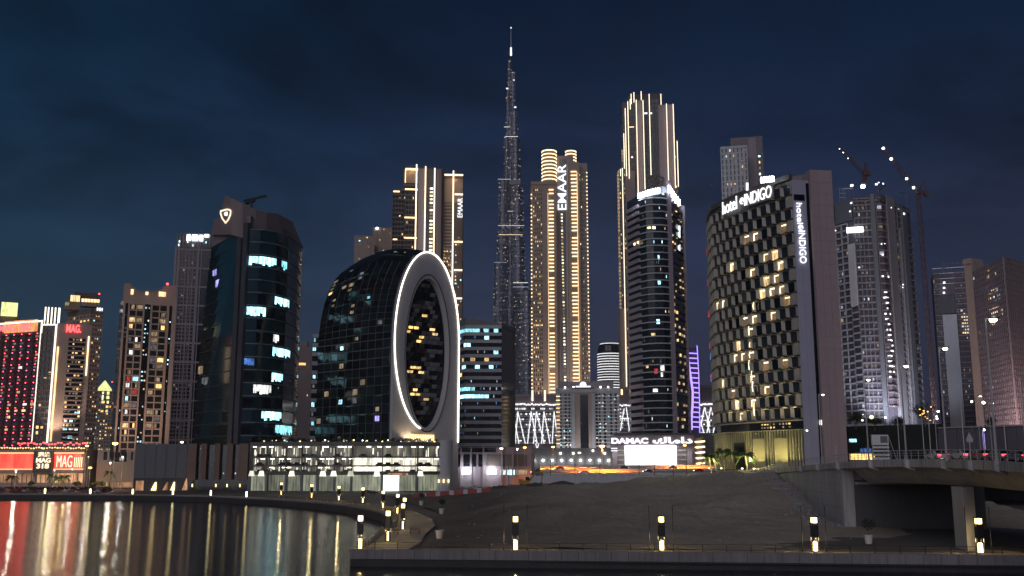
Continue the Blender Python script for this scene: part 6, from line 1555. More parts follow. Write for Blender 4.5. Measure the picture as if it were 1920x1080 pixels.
f.blk('light_rail', t, 0, fr(f, 1760, 795), f.h, f.h + .16, .2, .4, 'room_grey')
f.blk('shop_window', t, fr(f, 1594, 852), fr(f, 1640, 852), fv(f, 1610, 862), fv(f, 1610, 851), 0, .3, 'room_gold'); f.blk('blue_panel', t, fr(f, 1614, 850), fr(f, 1634, 850), fv(f, 1620, 849), fv(f, 1620, 841), 0, .3, 'room_blue')
f2.blk('lit_pillar', t, fr(f2, 1845, 830), fr(f2, 1848, 830), fv(f2, 1846, 845), fv(f2, 1846, 808), .3, .6, 'room_violet')
# ------------------------------------------------------------------ objects
def copy_tree(o, label=None, loc=None, rz=None):
    kids = [c for c in COL.objects if c.parent is o] if o.name not in KIDS else KIDS[o.name]
    r = o.copy(); COL.objects.link(r)
    if loc is not None: r.location = loc
    if rz is not None: r.rotation_euler = (0, 0, rz)
    if label: r['label'] = label
    BASE[r.name] = Vector(r.location)
    for c in kids:
        k = c.copy(); COL.objects.link(k); k.parent = r
        for g in KIDS.get(c.name, ()): h = g.copy(); COL.objects.link(h); h.parent = k
    return r
KIDS = {}
def remember(o): KIDS[o.name] = list(o.children); [KIDS.__setitem__(c.name, list(c.children)) for c in o.children]; return o
# ---- tall promenade lamps
def lamp_column():
    t = thing('lamp_column', '', 'lamp', (0, 0, 0), 'lit promenade columns')
    q = MB(); q.box(-.40, .40, -.40, .40, 0, .12); q.build('plinth', 'quay_stone', t)
    q = MB(); q.box(-.22, .22, -.22, .22, .12, 1.22); q.build('lower_light', 'column_light', t)
    for x in (-.36, .36):
        for y in (-.36, .36): q = MB(); q.box(x - .035, x + .035, y - .035, y + .035, .12, 4.5); q.build('frame_post', 'black_metal', t)
    q = MB(); q.box(-.33, .33, -.33, .33, 1.9, 3.25); q.build('core_panel', 'dark_steel', t)
    for z in (1.28, 1.85, 3.32, 3.52): q = MB(); q.box(-.40, .40, -.40, .40, z, z + .05); q.build('frame_ring', 'black_metal', t)
    q = MB(); q.box(-.29, .29, -.29, .29, 3.62, 4.26); q.build('upper_light', 'column_light', t)
    q = MB(); q.box(-.40, .40, -.40, .40, 4.33, 4.43); q.build('cap', 'black_metal', t)
    l = bpy.data.lights.new('lamp_glow', 'POINT'); l.energy = 420; l.color = (1, .72, .30); l.shadow_soft_size = .12; lo_ = bpy.data.objects.new('lamp_glow', l); COL.objects.link(lo_); lo_.parent = t; lo_.location = (0, 0, 1.58)
    return remember(t)
lc = lamp_column()
f = Face(offset(NEAR[:4], -1.3), GZ, GZ + 1)
spots = [(966.5, 1033, 'lit lamp column standing in front of the sand below the excavator'), (1241, 1034, 'lit lamp column in front of the bare sand slope, second from the corner'), (1529, 1036, 'lit lamp column in front of the concrete abutment foot of the bridge'), (1839, 1039, 'lit lamp column shining on the bridge pier beside it')]
for i, (px, py, lab) in enumerate(spots):
    p = gnd(px, py - 1, GZ + .01)
    o = lc if i == 0 else copy_tree(lc)
    o.location = p; o['label'] = lab; o.rotation_euler = (0, 0, .06)
    for s, w in ((-1, 'left'), (1, 'right')):
        x = p.x + s * 1.52; q = MB(); q.tube((x, p.y + .25, GZ), (x, p.y + .25, GZ + 5.7), .05, 6); q.tube((x, p.y + .25, GZ), (x, p.y + .25, GZ + .25), .11, 6)
        if s == 1 and i in (1,): q.tube((x, p.y + .25, GZ + 5.68), (x + .9, p.y + .25, GZ + 5.72), .035, 5)
        tag(q.build('slim_pole', 'black_metal'), 'thin black pole just ' + ('left' if s < 0 else 'right') + ' of the lamp column ' + ['below the excavator', 'before the bare sand slope', 'before the bridge abutment', 'beside the bridge pier'][i], 'pole', 'thin black poles flanking the lamp columns')
p = gnd(677, 1030, GZ + .01); copy_tree(lc, 'lit lamp column at the corner where the curved and straight quays meet', (p.x - .2, p.y + .3, GZ + .01))
cv = Face(offset(QUAY, -1.4), GZ, GZ + 1)
names = ['first', 'second', 'third', 'fourth', 'fifth', 'sixth', 'seventh', 'eighth', 'ninth', 'tenth']
for i, (px, py) in enumerate(((727, 1015), (755, 993), (758, 975), (745, 963), (718, 953), (680, 943), (635, 938), (584, 933), (527, 928))):
    p = gnd(px, py, GZ + .01); o = copy_tree(lc, names[i] + ' lit lamp column along the curved promenade counting from the corner lamp', p, .1 * i)
    for ch in o.children:
        if ch.name.startswith('lower_light'): ch.scale = (.45, .45, 1)
# small bollard lights
b0 = thing('bollard_light', '', 'lamp', (0, 0, 0), 'bollard lights along the curved quay')
q = MB(); q.box(-.22, .22, -.22, .22, 0, .3); q.build('foot', 'black_metal', b0)
q = MB(); q.box(-.20, .20, -.20, .20, .3, 2.0); q.build('light_panel', 'lamp_warm', b0)
q = MB(); q.box(-.24, .24, -.24, .24, 2.0, 2.12); q.build('cap', 'black_metal', b0); remember(b0)
for i, px in enumerate((84.5, 169.5, 249, 324.5, 395.5, 462.5)):
    u = None
    k = ray(px, 920); k = k.x / k.y
    for a, c in zip(cv.p[:-1], cv.p[1:]):
        den = (c.x - a.x) - k * (c.y - a.y); tt = (k * a.y - a.x) / den if abs(den) > 1e-9 else -1
        if 0 <= tt <= 1: q_ = a.lerp(c, tt); u = (q_.x, q_.y, GZ + .01); break
    if u is None: continue
    lab = (names[i] if i < 10 else ['eleventh', 'twelfth'][i - 10]) + ' small glowing bollard from the left along the curved quay edge'
    if i == 0: b0.location = u; b0['label'] = lab
    else: copy_tree(b0, lab, u)
# ---- planters with small trees on the lot
def leaf_ball(q, c, r, n, s, flat=.8, rnd=RND):
    for _ in range(n):
        v = Vector((rnd.gauss(0, 1), rnd.gauss(0, 1), rnd.gauss(0, 1))).normalized() * r * (rnd.random() ** .4)
        p = Vector(c) + Vector((v.x, v.y, v.z * flat)); a = Vector((rnd.gauss(0, 1), rnd.gauss(0, 1), rnd.gauss(0, 1))).normalized(); b_ = a.orthogonal().normalized() * s * .5; a = a * s
        q.add([p - a, p + b_, p + a, p - b_], [(0, 1, 2, 3)])
for px, py, s, tree, lab in ((824, 1010, 1.0, 0, 'bare white planter pot standing nearest the water corner on the dark lot'), (828, 964, 1.0, 1, 'white planter pot with a small dark shrub in the middle of the dark lot'), (790, 948, .95, 1, 'white planter pot with dark shrub beside the curved path, farthest from the corner'), (1629, 1020, .95, 1, 'white planter pot with a sparse shrub under the bridge by the sand edge')):
    p = gnd(px, py, GZ + .15); t = thing('planter', lab, 'planter', p, 'white planter pots')
    q = MB(); q.lathe(p, [(.42 * s, 0), (.46 * s, .06), (.62 * s, 1.1), (.68 * s, 1.12), (.68 * s, 1.2), (.58 * s, 1.2), (.55 * s, 1.05)], 16); q.build('pot', 'planter_white', t, smooth=False)
    if tree:
        q = MB(); q.tube(p + Vector((0, 0, 1)), p + Vector((.1, 0, 2.2)), .05, 5); q.build('stem', 'bark', t)
        q = MB(); leaf_ball(q, p + Vector((.1, 0, 2.7)), .8 * (1.3 if px == 1629 else 1), 220, .16); q.build('foliage', 'leaf_dark', t)
# benches on the path
for px, py, lab in ((738, 1003, 'dark bench on the promenade just inside the curved railing'), (778, 1001, 'dark bench on the outer side of the tan curved promenade')):
    p = gnd(px, py, GZ + .02); t = thing('bench', lab, 'bench', p, 'promenade benches')
    for k in range(4): q = MB(); q.box(p.x - .9, p.x + .9, p.y - .3 + k * .16, p.y - .18 + k * .16, p.z + .42, p.z + .48); q.build('seat_slat', 'bark', t)
    for k in range(2): q = MB(); q.box(p.x - .9, p.x + .9, p.y + .34, p.y + .4, p.z + .6 + k * .2, p.z + .74 + k * .2); q.build('back_slat', 'bark', t)
    for sx in (-.7, .7): q = MB(); q.box(p.x + sx - .06, p.x + sx + .06, p.y - .3, p.y + .33, p.z, p.z + .41); q.build('leg', 'black_metal', t)
# ---- construction barriers on the lot edge
NUM = ['first', 'second', 'third', 'fourth', 'fifth', 'sixth', 'seventh', 'eighth', 'ninth', 'tenth', 'eleventh', 'twelfth', 'thirteenth']
for i in range(17):
    px = 778 + i * 8.6; py = 926.5 + i * .15 - (2 if i > 8 else 0)
    p = at(px, py, 296); x = p.x; z = max(sand_z(p.x, 296, False), GZ) - .1
    q = MB(); q.hexa([(x - .66, 295.7, z), (x + .66, 295.7, z), (x + .66, 296.3, z), (x - .66, 296.3, z), (x - .62, 295.9, z + 1.3), (x + .62, 295.9, z + 1.3), (x + .62, 296.1, z + 1.3), (x - .62, 296.1, z + 1.3)])
    o = q.build('traffic_barrier', 'barrier_white' if i % 3 == 2 else 'barrier_red'); tag(o, NUM[i // 3 if i % 3 == 2 else i - i // 3] + (' white' if i % 3 == 2 else ' red') + ' plastic barrier from the left in the row behind the dark lot', 'barrier', ('white' if i % 3 == 2 else 'red') + ' plastic barriers in a row')
# ---- excavator
p = at(985, 909, 322); ez = sand_z(p.x, 322, False); X, Y = p.x, 322
t = thing('excavator', 'yellow excavator with raised boom parked on the sand ridge', 'excavator', (X, Y, ez))
for y in (-1.1, 1.1):
    q = MB(); q.prism([(X - 2.0, Y + y - .3), (X + 2.0, Y + y - .3), (X + 2.0, Y + y + .3), (X - 2.0, Y + y + .3)], ez, ez + .85, [(X - 1.7, Y + y - .3), (X + 1.7, Y + y - .3), (X + 1.7, Y + y + .3), (X - 1.7, Y + y + .3)]); q.build('track', 'black_metal', t)
q = MB(); q.box(X - 2.1, X + 1.3, Y - 1.2, Y + 1.2, ez + 1.0, ez + 2.1); q.box(X - 2.2, X - .8, Y - 1.15, Y + 1.15, ez + 2.1, ez + 2.4); q.build('body', 'excavator_yellow', t)
q = MB(); q.hexa([(X + .1, Y - 1.25, ez + 2.11), (X + 1.5, Y - 1.25, ez + 2.11), (X + 1.5, Y - .1, ez + 2.11), (X + .1, Y - .1, ez + 2.11), (X + .2, Y - 1.2, ez + 3.2), (X + 1.1, Y - 1.2, ez + 3.2), (X + 1.1, Y - .15, ez + 3.2), (X + .2, Y - .15, ez + 3.2)]); q.build('cab', 'car_glass', t)
q = MB(); q.tube((X + 1.2, Y + .3, ez + 1.7), (X + 3.0, Y + .3, ez + 4.3), .36, 4, .32); q.tube((X + 3.0, Y + .3, ez + 4.3), (X + 5.6, Y + .3, ez + 4.7), .32, 4, .26); q.build('boom', 'excavator_yellow', t)
q = MB(); q.tube((X + 5.5, Y + .3, ez + 4.9), (X + 5.1, Y + .3, ez + 1.6), .26, 4, .2); q.build('arm', 'excavator_yellow', t)
q = MB(); q.hexa([(X + 4.4, Y - .2, ez + .4), (X + 5.3, Y - .2, ez + .2), (X + 5.3, Y + .8, ez + .2), (X + 4.4, Y + .8, ez + .4), (X + 4.7, Y - .2, ez + 1.4), (X + 5.4, Y - .2, ez + 1.6), (X + 5.4, Y + .8, ez + 1.6), (X + 4.7, Y + .8, ez + 1.4)]); q.build('bucket', 'dark_steel', t)
for k, (px, w, lab) in enumerate(((940, 7, 'dark heap of rubble behind the traffic barriers'), (1003, 6, 'dark heap of soil under the excavator boom'), (1055, 9, 'long low dark soil heap on the sand ridge right of the excavator'))):
    p = at(px, 911, 318); z = sand_z(p.x, 316, False) - .3; rr = random.Random(k); q = MB(); rings = []
    for j in range(5):
        a = j / 4; rings.append([Vector((p.x + w * (1 - a * .85) * .6 * math.cos(2 * math.pi * i / 14) * rr.uniform(.8, 1.15), 316 + 2.2 * (1 - a * .8) * math.sin(2 * math.pi * i / 14), z + 1.5 * a ** .7 + rr.uniform(-.15, .15))) for i in range(14)])
    q.loft(rings); q.add(rings[-1], [tuple(range(14))]); tag(q.build('soil_heap', 'soil'), lab, 'soil heap')
# ---- loose rubble down the abutment edge and a few stones on the lot
rr = random.Random(12); q = MB()
def rock(p, s):
    a = rr.uniform(0, 6.28); v = []
    for z, k in ((-.3, .9), (.25, 1.0), (.6, .55)):
        v.append([p + Vector((s * k * math.cos(a + i * 1.257) * rr.uniform(.7, 1.2), s * k * math.sin(a + i * 1.257) * rr.uniform(.7, 1.2), s * z * rr.uniform(.8, 1.2))) for i in range(5)])
    q.loft(v); q.add(v[-1], [(0, 1, 2, 3, 4)])
for _ in range(420):
    i = rr.randrange(7, 11); t_ = rr.random(); a, c = Vector(BP[i]), Vector(BP[i + 1]); w = a.lerp(c, t_); d = abs(rr.gauss(0, 2.4)) + .2; x, y = w.x - d, w.y; rock(Vector((x, y, sand_z(x, y))), rr.uniform(.12, .5) * (1.5 if rr.random() < .08 else 1))
for _ in range(260):
    x, y = rr.uniform(-11, 54), rr.uniform(137, 290); rock(Vector((x, y, sand_z(x, y))), rr.uniform(.08, .28))
q.build('rubble', 'concrete', None, 'stuff')
# ---- cars
CARM = {}
def car_proto(colour, label):
    t = thing('parked_car', label, 'car', (0, 0, 0))
    prof = [(-2.2, .35), (-2.25, .75), (-2.05, .92), (-1.55, .98), (-.95, 1.42), (.55, 1.44), (1.25, .98), (2.05, .86), (2.25, .65), (2.2, .35)]
    q = MB(); q.loft([[(x, -.86, z) for x, z in prof], [(x, .86, z) for x, z in prof]]); n = len(prof); q.add([(x, -.86, z) for x, z in prof], [tuple(range(n))]); q.add([(x, .86, z) for x, z in prof], [tuple(range(n))[::-1]]); q.build('body', colour, t)
    gp = [(-1.35, 1.0), (-.92, 1.36), (.5, 1.38), (1.08, 1.0)]
    for y in (-.875, .875): q = MB(); q.add([(x, y, z) for x, z in gp], [(0, 1, 2, 3)] if y > 0 else [(3, 2, 1, 0)]); q.build('side_window', 'car_glass', t)
    q = MB(); q.add([(1.24, -.75, 1.0), (1.24, .75, 1.0), (.58, .68, 1.435), (.58, -.68, 1.435)], [(0, 1, 2, 3)]); o = q.build('windscreen', 'car_glass', t); o.location = (.02, 0, .02)
    q = MB(); q.add([(-1.54, -.75, 1.0), (-1.54, .75, 1.0), (-.97, .68, 1.42), (-.97, -.68, 1.42)], [(3, 2, 1, 0)]); o = q.build('rear_window', 'car_glass', t); o.location = (-.02, 0, .02)
    for x in (-1.35, 1.38):
        for y in (-.80, .80): q = MB(); q.tube((x, y - .11, .33), (x, y + .11, .33), .33, 12); w_ = q.build('wheel', 'tyre', t); q = MB(); q.tube((x, y - .12, .33), (x, y + .12, .33), .20, 8); q.build('rim', 'steel', w_)
    return t
def lights_on(t, head, tail):
    for y in (-.6, .6):
        q = MB(); q.box(2.15, 2.32, y - .22, y + .22, .58, .80); q.build('headlight', 'head_white' if head else 'light_grey', t)
        q = MB(); q.box(-2.33, -2.1, y - .25, y + .25, .68, .92); q.build('taillight', 'tail_red' if tail else 'barrier_red', t)
    return t
cols = [('car_white', 'white'), ('car_grey', 'grey'), ('car_black', 'black'), ('car_red', 'dark red'), ('car_blue', 'dark blue')]
protos = {}
def get_car(colour, word, label, loc, rz, head=False, tail=False, group=None, name='parked_car'):
    key = (colour, head, tail)
    if key not in protos:
        t = lights_on(car_proto(colour, label), head, tail); remember(t); protos[key] = t; o = t
        o.location = loc; o.rotation_euler = (0, 0, rz)
    else: o = copy_tree(protos[key], label, loc, rz)
    o.name = name; o['label'] = label
    if group: o['group'] = group
    return o
rr = random.Random(5); cc = {}
for row, (Yr, pxa, pxb) in enumerate(((405, 4, 200), (420, -4, 205), (437, 6, 200))):
    nC = 17
    for k in range(nC):
        if rr.random() < .12: continue
        px = pxa + (pxb - pxa) * (k + rr.uniform(-.15, .15)) / (nC - 1); p = at(px, 905, Yr); c, w = rr.choice(cols)
        cc[(row, w)] = cc.get((row, w), -1) + 1
        get_car(c, w, NUM[cc[(row, w)]] + ' ' + w + ' car from the left in the ' + ['front', 'middle', 'rear'][row] + ' row before the mall', (p.x, Yr + rr.uniform(-.6, .6), GZ + .015), rr.choice([math.pi / 2, -math.pi / 2]) + rr.uniform(-.06, .06), head=rr.random() < .05, group=w + ' cars in the ' + ['front', 'middle', 'rear'][row] + ' row')
for k, (px, Y, c, w, h_, tl, rz, lab) in enumerate(((700, 372, 'car_black', 'black', 0, 0, .1, 'black car parked before the blazing ground floor panel of the parking building'), (838, 366, 'car_black', 'black', 0, 0, .2, 'black car by the corner drum of the parking building'), (858, 362, 'car_grey', 'grey', 0, 0, .1, 'grey car next to the oval frame foot'), (900, 352, 'car_white', 'white', 0, 0, .15, 'white car parked in front of the mauve annex'), (880, 368, 'car_grey', 'grey', 0, 1, 2.6, 'grey car with glowing red tail lights near the annex floodlights'), (925, 357, 'car_black', 'black', 0, 0, .1, 'black car left of the excavator'), (868, 386, 'car_white', 'white', 1, 0, -1.3, 'white car with headlights on by the annex door'), (690, 380, 'car_grey', 'grey', 0, 0, .1, 'grey car just left of the blazing ground floor panel'))):
    p = at(px, 900, Y); z = max(GZ + .015, sand_z(p.x, Y, False) if Y < 360 else GZ + .015); get_car(c, w, lab, (p.x, Y, z), rz, bool(h_), bool(tl))
for k, (px, Y, head) in enumerate(((3, 136, 0), (3, 130, 0), (3, 124.5, 0), (3, 119, 0), (3, 113.5, 0), (6.6, 151, 0), (6.6, 144, 0), (6.6, 137, 0), (6.6, 130.5, 0), (6.6, 124, 0), (13.5, 140, 1), (13.5, 149, 1), (13.5, 157, 1), (13.5, 166, 1), (17, 144, 1), (17, 160, 1))):
    xl, z = deck_at(Y); c, w = cols[(k * 3) % 5]
    get_car(c, w, (names[k % 5] + ' car back in the ' + ('outer' if k < 5 else 'inner') + ' lane of red tail lights on the bridge') if not head else names[k - 10] + ' ' + w + ' car with white headlights coming over the bridge', (xl + px, Y, z - .20), (-math.pi / 2 if head else math.pi / 2), bool(head), not head, 'cars on the bridge', 'car')
for k, (px, kk) in enumerate(((1005, .3), (1050, .7), (1096, .25), (1170, .7), (1215, .3), (1262, .72), (1310, .35))):
    a = Vector(rl[0]).lerp(Vector(rb[0]), kk); c_ = Vector(rl[2]).lerp(Vector(rb[2]), kk); r_ = ray(px, 880); kx = r_.x / r_.y; tt = (kx * a.y - a.x) / ((c_.x - a.x) - kx * (c_.y - a.y)); w = a.lerp(c_, tt)
    c, wd = cols[(k * 2 + 1) % 5]; get_car(c, wd, names[k] + ' car from the left driving along the orange lit road', (w.x, w.y, w.z + .03), math.pi if kk < .5 else 0, True, True, 'cars on the orange lit road', 'car')
# ---- street lamps
def street_lamp(p, h, arm, label, m='lamp_white', group=None, size=.55, thick=.11, power=0, col=(1, .93, .8)):
    t = thing('street_lamp', label, 'street lamp', p, group); p = Vector(p)
    q = MB(); q.tube(p, p + Vector((0, 0, h)), thick, 7, thick * .6); q.tube(p, p + Vector((0, 0, .6)), thick * 1.6, 7); q.build('pole', 'pole_grey', t)
    if arm: q = MB(); q.tube(p + Vector((0, 0, h - .05)), p + Vector((arm, 0, h + .05)), thick * .5, 5); q.build('arm', 'pole_grey', t)
    q = MB(); x = p.x + arm; s = size; q.box(x - s * .6, x + s * .6, p.y - s * .35, p.y + s * .35, p.z + h - .05, p.z + h + .10); hd_ = q.build('lamp_head', 'dark_steel', t)
    q = MB(); q.lathe((x, p.y, p.z + h - .06 - s * .42), [(.05, 0), (s * .4, s * .1), (s * .5, s * .3), (s * .42, s * .42)], 8); q.build('bulb', m, hd_)
    if power and m == 'lamp_sodium': spot_light('street_light', (x, p.y, p.z + h - s * .6 - .3), (x, p.y + .01, p.z), power, col, 138, .5, .25)
    elif power: lamp_light('street_light', (x, p.y, p.z + h - s * .6 - .3), power, col, .25)
    return t
for i, (tx, ty, hx_, Y, lab) in enumerate(((1847, 597, 1862, 112, 'tallest street lamp on the bridge, brightest, before the gridded tower'), (1760, 652, 1772, 133, 'street lamp on the bridge before the concrete core tower'), (1688, 685, 1699, 152, 'street lamp on the bridge before the right side of the crane tower'), (1620, 711, 1628, 176, 'street lamp on the bridge before the left side of the crane tower'), (1535, 739, 1543, 200, 'street lamp on the bridge before the blank hotel wall'), (1507, 806, 1513, 226, 'short far street lamp near the yellow hotel podium corner'))):
    a = at(tx, ty, Y); h2 = at(hx_, ty, Y); x, z = deck_at(Y); street_lamp((a.x, Y, z - .2), a.z - z + .2, h2.x - a.x, lab, 'lamp_white', 'street lamps on the bridge', (.9, .7, .7, .6, .5, .45)[i], .15)
for i, (px, py, Y, lab) in enumerate(((1853, 755, 180, 'twin far street lamp behind the bridge railing, right one'), (1831, 742, 190, 'slim street lamp behind the bridge railing near the arrow sign'), (1752, 770, 185, 'slim short street lamp near the orange flowered tree'))):
    a = at(px, py, Y); x, z = deck_at(Y); street_lamp((a.x, Y, z - .2), a.z - z + .2, .7, lab, 'lamp_white', None, .5, .09)
for i, (px, top) in enumerate(((1666, 785), (1677, 778), (1717, 776), (1801, 752), (1838, 745), (1880, 768), (1912, 712), (1567, 838), (1443, 770))):
    Y = [150, 142, 140, 132, 128, 126, 116, 190, 285][i]; a = at(px, top, Y); x, z = deck_at(Y); q = MB(); q.tube((max(a.x, x + .6), Y, z - .2), (max(a.x, x + .6), Y, a.z), .07, 6, .05); q.tube((max(a.x, x + .6), Y, a.z), (max(a.x, x + .6), Y, a.z + .15), .1, 6)
    tag(q.build('flagpole', 'pole_grey'), names[i] + ' bare pale flagpole along the bridge deck counting in listed order from the kiosk'.replace(' counting in listed order from the kiosk', [' right of the kiosk', ' a little further right of the kiosk', ' below the crane tower', ' before the retaining wall', ' right of the arrow sign', ' near the red tail lights', ' at the far right edge', ' before the brown hotel wall', ' before the yellow podium'][i]), 'flagpole', 'bare flagpoles on the bridge')
# sodium lamps round the plaza road and the mall street
for i, (px, py, Y, h, m, pw, lab) in enumerate(((1037, 838, 500, 0, 'lamp_sodium', 7000, 'orange sodium street lamp before the lattice lit block'), (1086.5, 849, 515, 0, 'lamp_sodium', 5000, 'orange sodium lamp before the striped portal building, lower one'), (1129, 836, 470, 0, 'lamp_sodium', 9000, 'large orange sodium lamp left of the billboard building'), (1284, 835, 500, 0, 'lamp_sodium', 7000, 'orange sodium lamp at the right of the glowing billboard'), (970, 842, 452, 0, 'lamp_white', 2500, 'white street lamp before the dark windows of the mauve annex'),
        (940, 841, 455, 0, 'lamp_sodium', 2500, 'orange lamp above the left windows of the mauve annex'), (984, 839, 500, 0, 'lamp_sodium', 2500, 'orange lamp above the right end of the mauve annex'), (216, 831, 430, 0, 'lamp_sodium', 9000, 'orange street lamp before the beige residential tower'), (341, 829, 440, 0, 'lamp_sodium', 2500, 'orange lamp above the dark grey podium'), (163, 836, 455, 0, 'lamp_sodium', 4000, 'orange lamp at the right end of the mall roof'), (169, 877, 440, 0, 'lamp_sodium', 2500, 'low orange lamp beside the right end of the mall'), (166, 857, 450, 0, 'lamp_soft', 1500, 'small warm lamp right of the red panels of the mall'), (207, 868, 440, 0, 'lamp_white', 2500, 'white street lamp by the trees right of the mall'), (230, 857, 450, 0, 'lamp_white', 1000, 'white lamp before the low beige building'),
        (30, 883, 430, 0, 'lamp_white', 2500, 'white street lamp before the left end of the mall'), (102, 882, 430, 0, 'lamp_soft', 1500, 'warm lamp below the mall signboard'), (135, 879, 432, 0, 'lamp_soft', 1500, 'warm lamp below the big red sign panel'))):
    p = at(px, py, Y); g = GZ if px < 990 else 8.2
    if px == 341: g = GZ
    street_lamp((p.x, Y, g), p.z - g + .3, .0, lab, m, 'orange street lamps' if m == 'lamp_sodium' else 'white street lamps in the street', (2.4 if px in (216, 1129) else 1.5) if m == 'lamp_sodium' else .7, .12, pw * (11 if 1000 < px < 1300 else .5 if px in (940, 984) else 1), (1, .24, .025) if m == 'lamp_sodium' else (1, .92, .8))  # two sodium bulbs oversized, their glare put into the shape
for i, (px, Y, top) in enumerate(((1078, 410, 870), (1124.5, 408, 870), (1198, 404, 868), (1226.5, 402, 866), (1262, 402, 870), (1287, 400, 866), (954, 410, 868), (1032, 408, 862))):
    a = at(px, top, Y); q = MB(); q.tube((a.x, Y, GZ), (a.x, Y, a.z), .14, 6); tag(q.build('slim_pole', 'dark_steel'), names[i] + ' dark slim pole from the left along the orange lit road', 'pole', 'dark poles along the orange lit road')
# ---- tower cranes
def truss(q, a, c, w, n, r):
    a = Vector(a); c = Vector(c); d = (c - a).normalized(); s = Vector((-d.z, 0, d.x)) * w if abs(d.z) < .999 else Vector((w, 0, 0)); o = Vector((0, w, 0))
    cr = [s * .5 + o * .5, s * -.5 + o * .5, s * -.5 - o * .5, s * .5 - o * .5]
    for v in cr: q.tube(a + v, c + v, r, 4)
    for k in range(n):
        p0 = a.lerp(c, k / n); p1 = a.lerp(c, (k + 1) / n)
        for j in range(4): q.tube(p0 + cr[j], p1 + cr[(j + 1) % 4], r * .6, 3)
def crane(label, mast0, mast1, jib1, tail, apex, lamps, Y, w=1.7):
    p = at(*mast0, Y); t = thing('tower_crane', label, 'crane', p)
    q = MB(); truss(q, p, at(*mast1, Y), w, 26, .16); q.build('mast', 'rust_steel', t)
    q = MB(); truss(q, at(*mast1, Y), at(*jib1, Y), w * .8, 22, .13); q.build('jib', 'rust_steel', t)
    q = MB(); truss(q, at(*mast1, Y), at(*tail, Y), w * .8, 5, .13); c = at(*tail, Y); q.box(c.x - 1.4, c.x + .6, Y - .9, Y + .9, c.z - 2.4, c.z + .2); q.build('counter_jib', 'rust_steel', t)
    q = MB(); truss(q, at(*mast1, Y), at(*apex, Y), w * .6, 5, .13); q.tube(at(*apex, Y), at(*tail, Y), .08, 4); m_ = at(*mast1, Y).lerp(at(*jib1, Y), .75); q.tube(at(*apex, Y), m_, .07, 4); q.build('tie_frame', 'rust_steel', t)
    c = at(*mast1, Y); q = MB(); q.box(c.x - 1.2, c.x + 1.0, Y - 1.6, Y - .2, c.z - .4, c.z + 1.9); q.build('cab', 'rust_steel', t)
    for px, py, s in lamps: piece('jib_lamp', t, Matrix.Translation(at(px, py, Y - 1.2)), (s, s, s), 'lamp_cold')
crane('rust coloured tower crane on the unfinished tower roof with raised unlit jib', (1619, 350), (1622, 328), (1572, 274), (1629, 322), (1624, 306), ((1618, 349.5, 1.6), (1574, 279, .3), (1581, 286, .3), (1590, 297, .3)), 528)
crane('tall rust coloured tower crane standing beside the unfinished tower with white jib lamps', (1755, 800), (1722, 362), (1655, 276), (1738, 360), (1733, 341), ((1656, 278, .85), (1671, 298, .9), (1700, 335, .8), (1713, 352, .85)), 505)
p0, p1 = at(1648, 356, 522), at(1661, 347, 522); q = MB(); truss(q, p0, p1, 1.0, 5, .15); q.tube(p0, p0 + Vector((0, 0, -4)), .4); tag(q.build('roof_hoist', 'rust_steel'), 'short rust coloured hoist arm on the unfinished tower roof edge', 'hoist')
# ---- site cabin billboard and arrow sign by the bridge
p = at(1651, 862, 170); x0, x1 = at(1636, 840, 170).x, at(1667, 840, 170).x; z0, z1 = zat(1650, 864, 170), zat(1650, 815, 170)
t = thing('billboard', 'white slatted hoarding board with a grey square standing behind the bridge railing', 'billboard', (p.x, 170, z0))
q = MB(); q.box(x0, x1, 170, 170.5, z0 + 2.6, z1); q.build('panel', 'white_paint', t)
for k in range(4): q = MB(); q.box(x0, x1, 169.9, 170.1, z0 + .2 + k * .62, z0 + .55 + k * .62); q.build('slat', 'white_paint', t)
q = MB(); q.box(x0 + 1.4, x1 - .2, 169.93, 169.99, z0 + 3.0, z1 - .25); q.build('picture', 'grey_panel', t)
for x in (x0 + .1, x1 - .1): q = MB(); q.box(x - .07, x + .07, 170.15, 170.3, z0 - 1, z0 + 2.6); q.build('post', 'pole_grey', t)
q = MB(); q.tube((x1 + .1, 170.2, z1 - .3), (x1 + 1.6, 170.6, z0 - .5), .07, 5); q.build('brace', 'pole_grey', t)
p = at(1818, 862, 124); t = thing('arrow_sign', 'pale pointed sign board on a pole behind the bridge railing', 'sign', (p.x, 124, deck_at(124)[1] - .2))
c = at(1818, 822, 124); q = MB(); q.tube((c.x, 124.1, deck_at(124)[1] - .2), (c.x, 124.1, c.z + .7), .05, 6); q.build('pole', 'pole_grey', t)
q = MB(); s = [(-.38, -.45), (.38, -.45), (.42, -.1), (0, .75), (-.42, -.1)]; q.add([(c.x + x, 124, c.z + z) for x, z in s] + [(c.x + x, 124.05, c.z + z) for x, z in s], [(0, 1, 2, 3, 4), (9, 8, 7, 6, 5)] + [((i + 1) % 5, i, 5 + i, 5 + (i + 1) % 5) for i in range(5)]); q.build('sign_board', 'light_grey', t)
